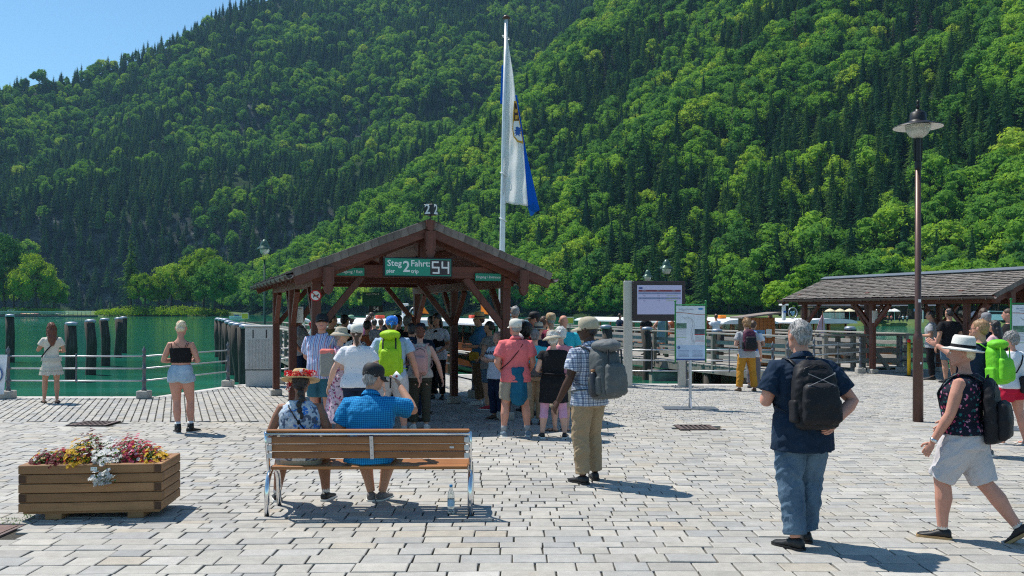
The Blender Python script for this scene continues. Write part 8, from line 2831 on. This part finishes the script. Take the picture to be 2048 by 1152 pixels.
crossstrap(c, 1, BLACKC, w=.007)
mb = MB(); mb.smooth = True
p = G(1043, 870)
t = thing('draped_jacket', 'teal blue jacket hanging over the arm of the man in the coral polo', 'jacket', (p.x - .06, p.y - .24, .46), R(8))
rings = []
for f, w_, d_ in ((0, .03, .03), (.06, .09, .05), (.25, .125, .07), (.6, .115, .07), (.85, .10, .065), (1.0, .085, .06)):
    rings.append([Vector((.02 * (1 - f) + w_ * math.cos(a_) * (1 + .12 * math.sin(5 * a_ + f * 3)), d_ * math.sin(a_) * (1 + .2 * math.sin(4 * a_)), f * .56)) for a_ in [2 * math.pi * q / 20 for q in range(20)]])
mb.loft(rings, True); v, q = remeshed(mb, .011, 1, .02, 4); mesh_obj('jacket_cloth', v, q, TEAL, t)

mate('afro-haired woman in dark top behind the coral polo man', 1052, 16.2, 20, 1.60, 'f', TEE(BLACKC), dict(mat=NAVY), ('afro', H_BLACK), skin=SK_D)
mate('tall man with white hair and grey shirt behind the right front shelter post', 1030, 18.6, 10, 1.96, 'm', TEE(GREYT), dict(mat=NAVY), ('short', H_GREY), g=1.1)
mate('man in black cap and red shirt in profile behind the afro hair', 1068, 17.4, 95, 1.82, 'm', TEE(C('dark_red_shirt', (.28, .02, .03), .1)), dict(mat=NAVY), ('short', H_BLACK), hat=('cap', CAPB))
mate('woman in striped straw hat and sunglasses facing the camera in the right crowd', 1077, 15.5, 165, 1.62, 'f', TEE(NAVYS), dict(mat=BEIGE), ('short', H_BROWN), hat=('fedora', STRAWB, .085, 0, NAVY), glasses=True, skin=SK_R, voxel=.013)
mate('man in sand coloured camouflage cap and maroon shirt in the right crowd', 1101, 16.7, 15, 1.80, 'm', TEE(C('maroon_shirt', (.20, .03, .06), .12), sleeve=.7), dict(mat=BEIGE), ('short', H_GREY), hat=('cap', print_m('camo', (.45, .33, .20), [(.30, .19, .10), (.50, .40, .27)], 40, .5)), head=(0, -4, 0))
c = mate('bald man in cyan shirt with black shoulder strap in the right crowd', 1127, 16.2, -4, 1.77, 'm', TEE(CYAN, sleeve=.7), dict(mat=NAVY, len=.9), ('bald', H_GREY), skin=SK_R, voxel=.014, g=1.15)
crossstrap(c, -1, BLACKC)
c = mate('grey-haired woman in turquoise top and long khaki trousers between coral polo and black dress', 1070, 14.3, 0, 1.55, 'f', TEE(TURQ, sleeve=.8, hem=.52), dict(mat=KHAKI, loose=.008), ('short', hair_m('hair_saltp', (.10, .095, .09), (.36, .35, .34))), voxel=.012, g=1.14, skin=SK_P)
b_ = G(1072, 848); bag('waist_bag', 'grey waist bag on the back of the woman in the turquoise top', 'bag', (b_.x + .02, b_.y - .16, .78), (.26, .12, .17), GREYN, 0)
c = person('woman in black dress and beige hat with rolled pink leggings seen from behind', G(1107, 875), -3, 1.55, 'f', SK_P, 1.12, .0105, (((.15, -.02, .64), (.10, .10, .62)), ((.160, .0, .64), (.130, .06, .56))),
           top=dict(mat=BLACKC, hem=.50, sleeve=.35, skirt=(.335, .138, .118), name='dress', fold=.007, inf=.016), bottom=dict(mat=PINKT, len=1.42, loose=.0, inf=.003, waist=.50, name='leggings'), hair=('curly', H_WHITE), hat=('sun', STRAWB, .098, -14), head=(0, -6, -8), shoes=('shoe', SH_BLK, 0, SOLE_W), legs='apart')
mb = MB(); mb.smooth = True
mb.tube([Vector(p) * c['H'] for p in ((-.12, -.03, .60), (-.06, -.096, .61), (.0, -.104, .605), (.06, -.096, .61), (.12, -.03, .60))], [(.022 * c['H'], .010)] * 5, 8); mb.build('tied_cardigan', BLACKC, c['root'])
c = person('woman in pink top, beige capri trousers and brown sandals partly hidden by the black dress', G(1121, 862), 10, 1.60, 'f', SK_P, 1.08, .013, (((.15, 0, .64), (.10, .09, .60)), ((.155, -.02, .64), (.13, .06, .56))),
           top=dict(mat=C('rose_top', (.60, .24, .28), .1), hem=.50, sleeve=.6), bottom=dict(mat=BEIGE, len=1.25, loose=.004), hair=('curly', H_WHITE), shoes=('sandal', SH_BRN), feet=(35, 20))
b_ = G(1134, 862); bag('shopping_bag', 'red patterned bag held by the woman in the pink top', 'bag', (b_.x + .12, b_.y, .70), (.22, .14, .40), print_m('red_pattern', (.40, .02, .06), [(.02, .03, .10), (.55, .40, .40)], 30, .35), 5)

# man with the big grey pack
c = person('dark-skinned man in beige cap and navy plaid shirt with khaki trousers looking left', G(1177, 964), 36, 1.77, 'm', SK_D, 1.04, .0085, (((.150, .000, .635), (.175, .075, .500)), ((.150, -.0, .635), (.12, .10, .56))),
           top=dict(mat=PL_NAVY, hem=.475, sleeve=.66, inf=.014, flare=.010, collar=1, fold=.006), bottom=dict(mat=KHAKI, len=1.95, loose=.006, fold=.010, pockets=1), hair=('crop', H_BLACK), hat=('cap', CAPK, 0, 0), head=(26, 3, 0), shoes=('shoe', SH_BLK, 0), legs='relaxR', feet=(-5, -25), glasses=True)
backpack(c, 'large grey hiking backpack with dark side bottle on the man in the plaid shirt', [GREYN, GREYN, C('grey_lid', (.14, .15, .155), .15, .6)], .33, .56, .27, .675, 'hike', ('bottle', 'hipbelt', 'sidepocket'), fold=.012)

# pair at the pier railing
c = mate('ginger-haired person in mustard trousers and grey tee leaning at the railing', 1493, 20.2, 2, 1.68, 'm', TEE(GREYT, sleeve=.6), dict(mat=MUST, loose=.006, fold=.008), ('curly', H_GING), voxel=.012, skin=SK_P, shoes=('shoe', SH_BRN, 0), legs='apart', arms=('front', 'out'))
backpack(c, 'maroon backpack on the person in mustard trousers', [MAROON, BLACKN], .30, .50, .18, .70, 'pack', ('sidepocket',))
c = mate('person in grey trousers half hidden behind the person in mustard trousers', 1507, 21.1, -25, 1.62, 'f', TEE(W_TEE), dict(mat=C('grey_trousers', (.16, .15, .17), .1)), ('short', H_BROWN), shoes=('shoe', SH_GRY, 0))
backpack(c, 'bright blue backpack beside the maroon one', [BLUEN, BLUEN], .32, .50, .20, .70, 'pack', ())
mate('person in teal dress seen from behind on the far pier below the display screen', 1323, 36.6, 0, 1.78, 'f', TEE(C('teal_grey', (.13, .24, .27), .1), sleeve=0, skirt=(.3, .15, .13), name='dress'), None, ('short', H_BROWN), voxel=.03, arms=('hip', 'hip'), skin=SK_R)
mate('person in black with blue sleeves on the far pier left of the teal dress', 1292, 37.0, 20, 1.74, 'm', TEE(BLACKC, sleeve=.6), dict(mat=NAVY), ('short', H_BLACK), voxel=.03)
mate('person in pale clothes on the far pier right of the teal dress', 1345, 37.5, -30, 1.70, 'f', TEE(C('rust_top', (.3, .09, .04), .1)), dict(mat=BEIGE), ('short', H_BROWN), voxel=.03)

# navy shirt man, front right
c = person('grey-haired man in navy shirt and blue jeans with a black backpack, hand behind his back', G(1603, 1088), 6, 1.77, 'm', SK_R, 1.16, .0085, (((.165, .00, .640), (.105, .115, .690)), ((.220, -.045, .640), (.095, -.135, .560))),
           top=dict(mat=NAVYS, hem=.425, sleeve=.70, inf=.016, flare=.010, collar=1, fold=.009), bottom=dict(mat=JEANS, len=1.94, loose=.008, fold=.011, pockets=1), hair=('short', H_GREY), head=(12, 4, 0), shoes=('shoe', SH_BLK, 0), joints={'hipL': (-.054, -.004, .505), 'kneeL': (-.064, -.02, .285), 'ankL': (-.062, -.075, .048), 'kneeR': (.052, .03, .285), 'ankR': (.040, .04, .048)}, feet=(22, -10), lean=2, handcurl=.8)
backpack(c, 'black backpack with crossed elastic cords on the man in the navy shirt', [BLACKN, BLACKN], .35, .52, .17, .675, 'pack', ('cords', 'sidepocket'), fold=.016)

# fedora woman, walking left
c = person('woman in white fedora, dark floral top and pale shorts striding left', G(1925, 1078), 52, 1.62, 'f', SK_R, 1.24, .0085, (((.130, .030, .635), (.128, .110, .490)), ((.150, -.02, .64), (.14, .09, .56))),
           top=dict(mat=PR_DARK, hem=.535, sleeve=0, inf=.016, flare=.0, fold=.008), bottom=dict(mat=STONE, len=1.0, loose=.013, flare=.004, fold=.012, waist=.58), hair=('crop', H_BLOND), hat=('fedora', STRAWW, .090, 8, BLACKC), head=(8, 2, 0),
           shoes=('shoe', SH_BLK, 0, SOLE_T, SOCK_W), joints={'kneeL': (-.052, .085, .300), 'ankL': (-.055, .080, .050), 'kneeR': (.055, -.085, .285), 'ankR': (.060, -.235, .085)}, fpitch=(0, 38), feet=(0, -8), handcurl=.6, legs='walk')
backpack(c, 'slim black backpack on the woman in the white fedora', [BLACKN, BLACKN], .31, .51, .12, .650, 'pack', (), fold=.012, tiltx=-2)
mb = MB(); mb.smooth = True
J = c['J']; d_ = (J['wrL'] - J['elL']).normalized()
mb.tube([J['wrL'] - d_ * .035, J['wrL'] - d_ * .01], [.031, .030], 14); mb.build('bracelet', M_CHROME, c['root'])

# behind them on the right
c = person('grey-haired man in navy tee with bright green backpack, arm stretched out pointing left', AT(1960, 11.2), 24, 1.74, 'm', SK_R, 1.08, .0105, (((.165, .085, .735), (.195, .205, .805)), 'down'),
           top=dict(mat=NAVYS, hem=.48, sleeve=.6, inf=.013), bottom=dict(mat=KHAKIS, len=.9, loose=.01), hair=('short', H_GING), glasses=True, head=(22, 2, 0), shoes=('shoe', SH_GRY, 0, SOLE_W), handcurl=.1)
backpack(c, 'bright green backpack on the pointing man', [LIMEG, LIMEG, LIMEG], .28, .50, .20, .675, 'hike', ('sidepocket',), strapm=LIMEG)
c = person('woman with curly grey hair in white tee and red shorts at the right edge', G(2022, 888), 22, 1.56, 'f', SK_R, 1.16, .0105, (((.15, -.01, .64), (.12, .10, .60)), ((.185, -.03, .65), (.12, .06, .585))),
           top=dict(mat=W_TEE, hem=.50, sleeve=.66, inf=.016), bottom=dict(mat=REDS, len=.50, loose=.014), hair=('curly', H_GREY), glasses=True, shoes=('sandal', SH_WHT), legs='relaxL', head=(10, 4, 0), joints={'kneeR': (.06, -.03, .285), 'ankR': (.075, -.085, .048)})
crossstrap(c, 1, BLACKC)
b_ = AT(2052, 12.0); bag('shoulder_bag', 'small black bag at the hip of the woman in red shorts', 'bag', (b_.x, b_.y, .72), (.16, .12, .24), BLACKN, 10)

# queue in the right shelter
mate('man in grey shirt and glasses standing left in the right shelter queue', 1862, 23.6, 60, 1.86, 'm', TEE(GREYT), dict(mat=BLACKC), ('short', H_BLACK), head=(0, 8, 0))
mate('broad man in black tee seen from behind in the right shelter queue', 1898, 22.6, 10, 1.92, 'm', TEE(BLACKC), dict(mat=JEANS, len=.9), ('short', H_BLACK), g=1.18, arms=('down', 'down'))
mate('person in white cap and black tee in the right shelter queue', 1925, 24.0, -30, 1.86, 'm', TEE(BLACKC), dict(mat=NAVY), ('short', H_BLACK), hat=('cap', CAPW))
mate('short dark-haired person behind the shelter post in the right queue', 1945, 25.0, 20, 1.66, 'f', TEE(NAVYS), dict(mat=BLACKC), ('short', H_BROWN))
mate('man in grey cap behind the pointing man in the right queue', 1972, 19.5, 10, 1.80, 'm', TEE(NAVYS), dict(mat=NAVY), ('short', H_GREY), hat=('cap', flat('grey_cap', (.22, .22, .24), .8)))
mate('dark-haired woman in pink blouse behind the green backpack', 1988, 16.5, 40, 1.68, 'f', TEE(C('pale_pink_blouse', (.55, .36, .38), .08), sleeve=.7), dict(mat=NAVY), ('long', H_BLACK))
mate('tall dark-haired woman in black behind the pink blouse', 1966, 21.0, -10, 1.92, 'f', TEE(BLACKC), dict(mat=BLACKC), ('long', H_BROWN))
mate('man in black at the right side of the right shelter queue', 2016, 19.0, 60, 1.90, 'm', TEE(BLACKC), dict(mat=BLACKC), ('crop', H_BROWN), skin=SK_R)

# more of the packed queue in the shade
for i, (px, d, yw, H_, sx, m_, hr_, lb) in enumerate([(772, 16.4, 10, 1.60, 'f', PR_PATT, H_BLACK, 'woman in grey patterned top behind the lime backpack'), (797, 18.6, -20, 1.76, 'm', BLACKC, H_BLACK, 'dark-haired man in black left of the grey-haired man in the queue'), (1008, 17.6, 20, 1.70, 'm', DENS, H_BROWN, 'man in denim blue shirt behind the elderly woman with crossed arms'), (1088, 18.2, -20, 1.74, 'f', NAVYS, H_BROWN, 'brown-haired woman in navy at the back of the right crowd'), (862, 19.6, 30, 1.74, 'm', GREYT, H_BLACK, 'man in grey tee behind the woman with auburn hair'), (735, 17.4, 0, 1.66, 'f', C('rust_top', (.3, .09, .04), .1), H_BLACK, 'woman in rust top behind the curly-haired person'), (1044, 17.8, 0, 1.68, 'f', W_TEE, H_GREY, 'grey-haired woman in white behind the coral polo man')]):
    mate(lb, px, d, yw, H_, sx, TEE(m_), dict(mat=BLACKC), ('short', hr_), voxel=.02)

for i, (px, d, m_, lb) in enumerate([(1240, 44, NAVYS, 'passenger in navy seated in the orange boat left of the display screen'), (1412, 39.5, C('rust_top', (.3, .09, .04), .1), 'passenger in rust top seated in the orange boat right of the map board'), (1432, 38.8, W_TEE, 'passenger in white seated in the orange boat above the mooring pile'), (1540, 36.6, BLACKC, 'passenger in black seated in the orange boat left of the grey-haired man')]):
    mate(lb, px, d, -60 + 30 * i, 1.72, 'm', TEE(m_), dict(mat=NAVY), ('short', H_BROWN), voxel=.035)

# strollers on the far lawn
for i, (px, m_, lb) in enumerate([(1776, C('rust_top', (.3, .09, .04), .1), 'tiny sitter in rust red on the far lawn by the parasols'), (1783, CORAL, 'tiny sitter in coral on the far lawn by the parasols'), (1799, NAVY, 'tiny sitter in navy on the far lawn right of the parasols'), (1806, W_TEE, 'tiny sitter in white on the far lawn right of the parasols'), (1814, GREYT, 'tiny sitter in grey on the far lawn, nearest the white flag pole')]):
    mate(lb, px, 140 + i, 160, 1.25, 'm', TEE(m_), dict(mat=NAVY), ('short', H_BROWN), voxel=.05)

bpy.data.scenes.remove(WS)
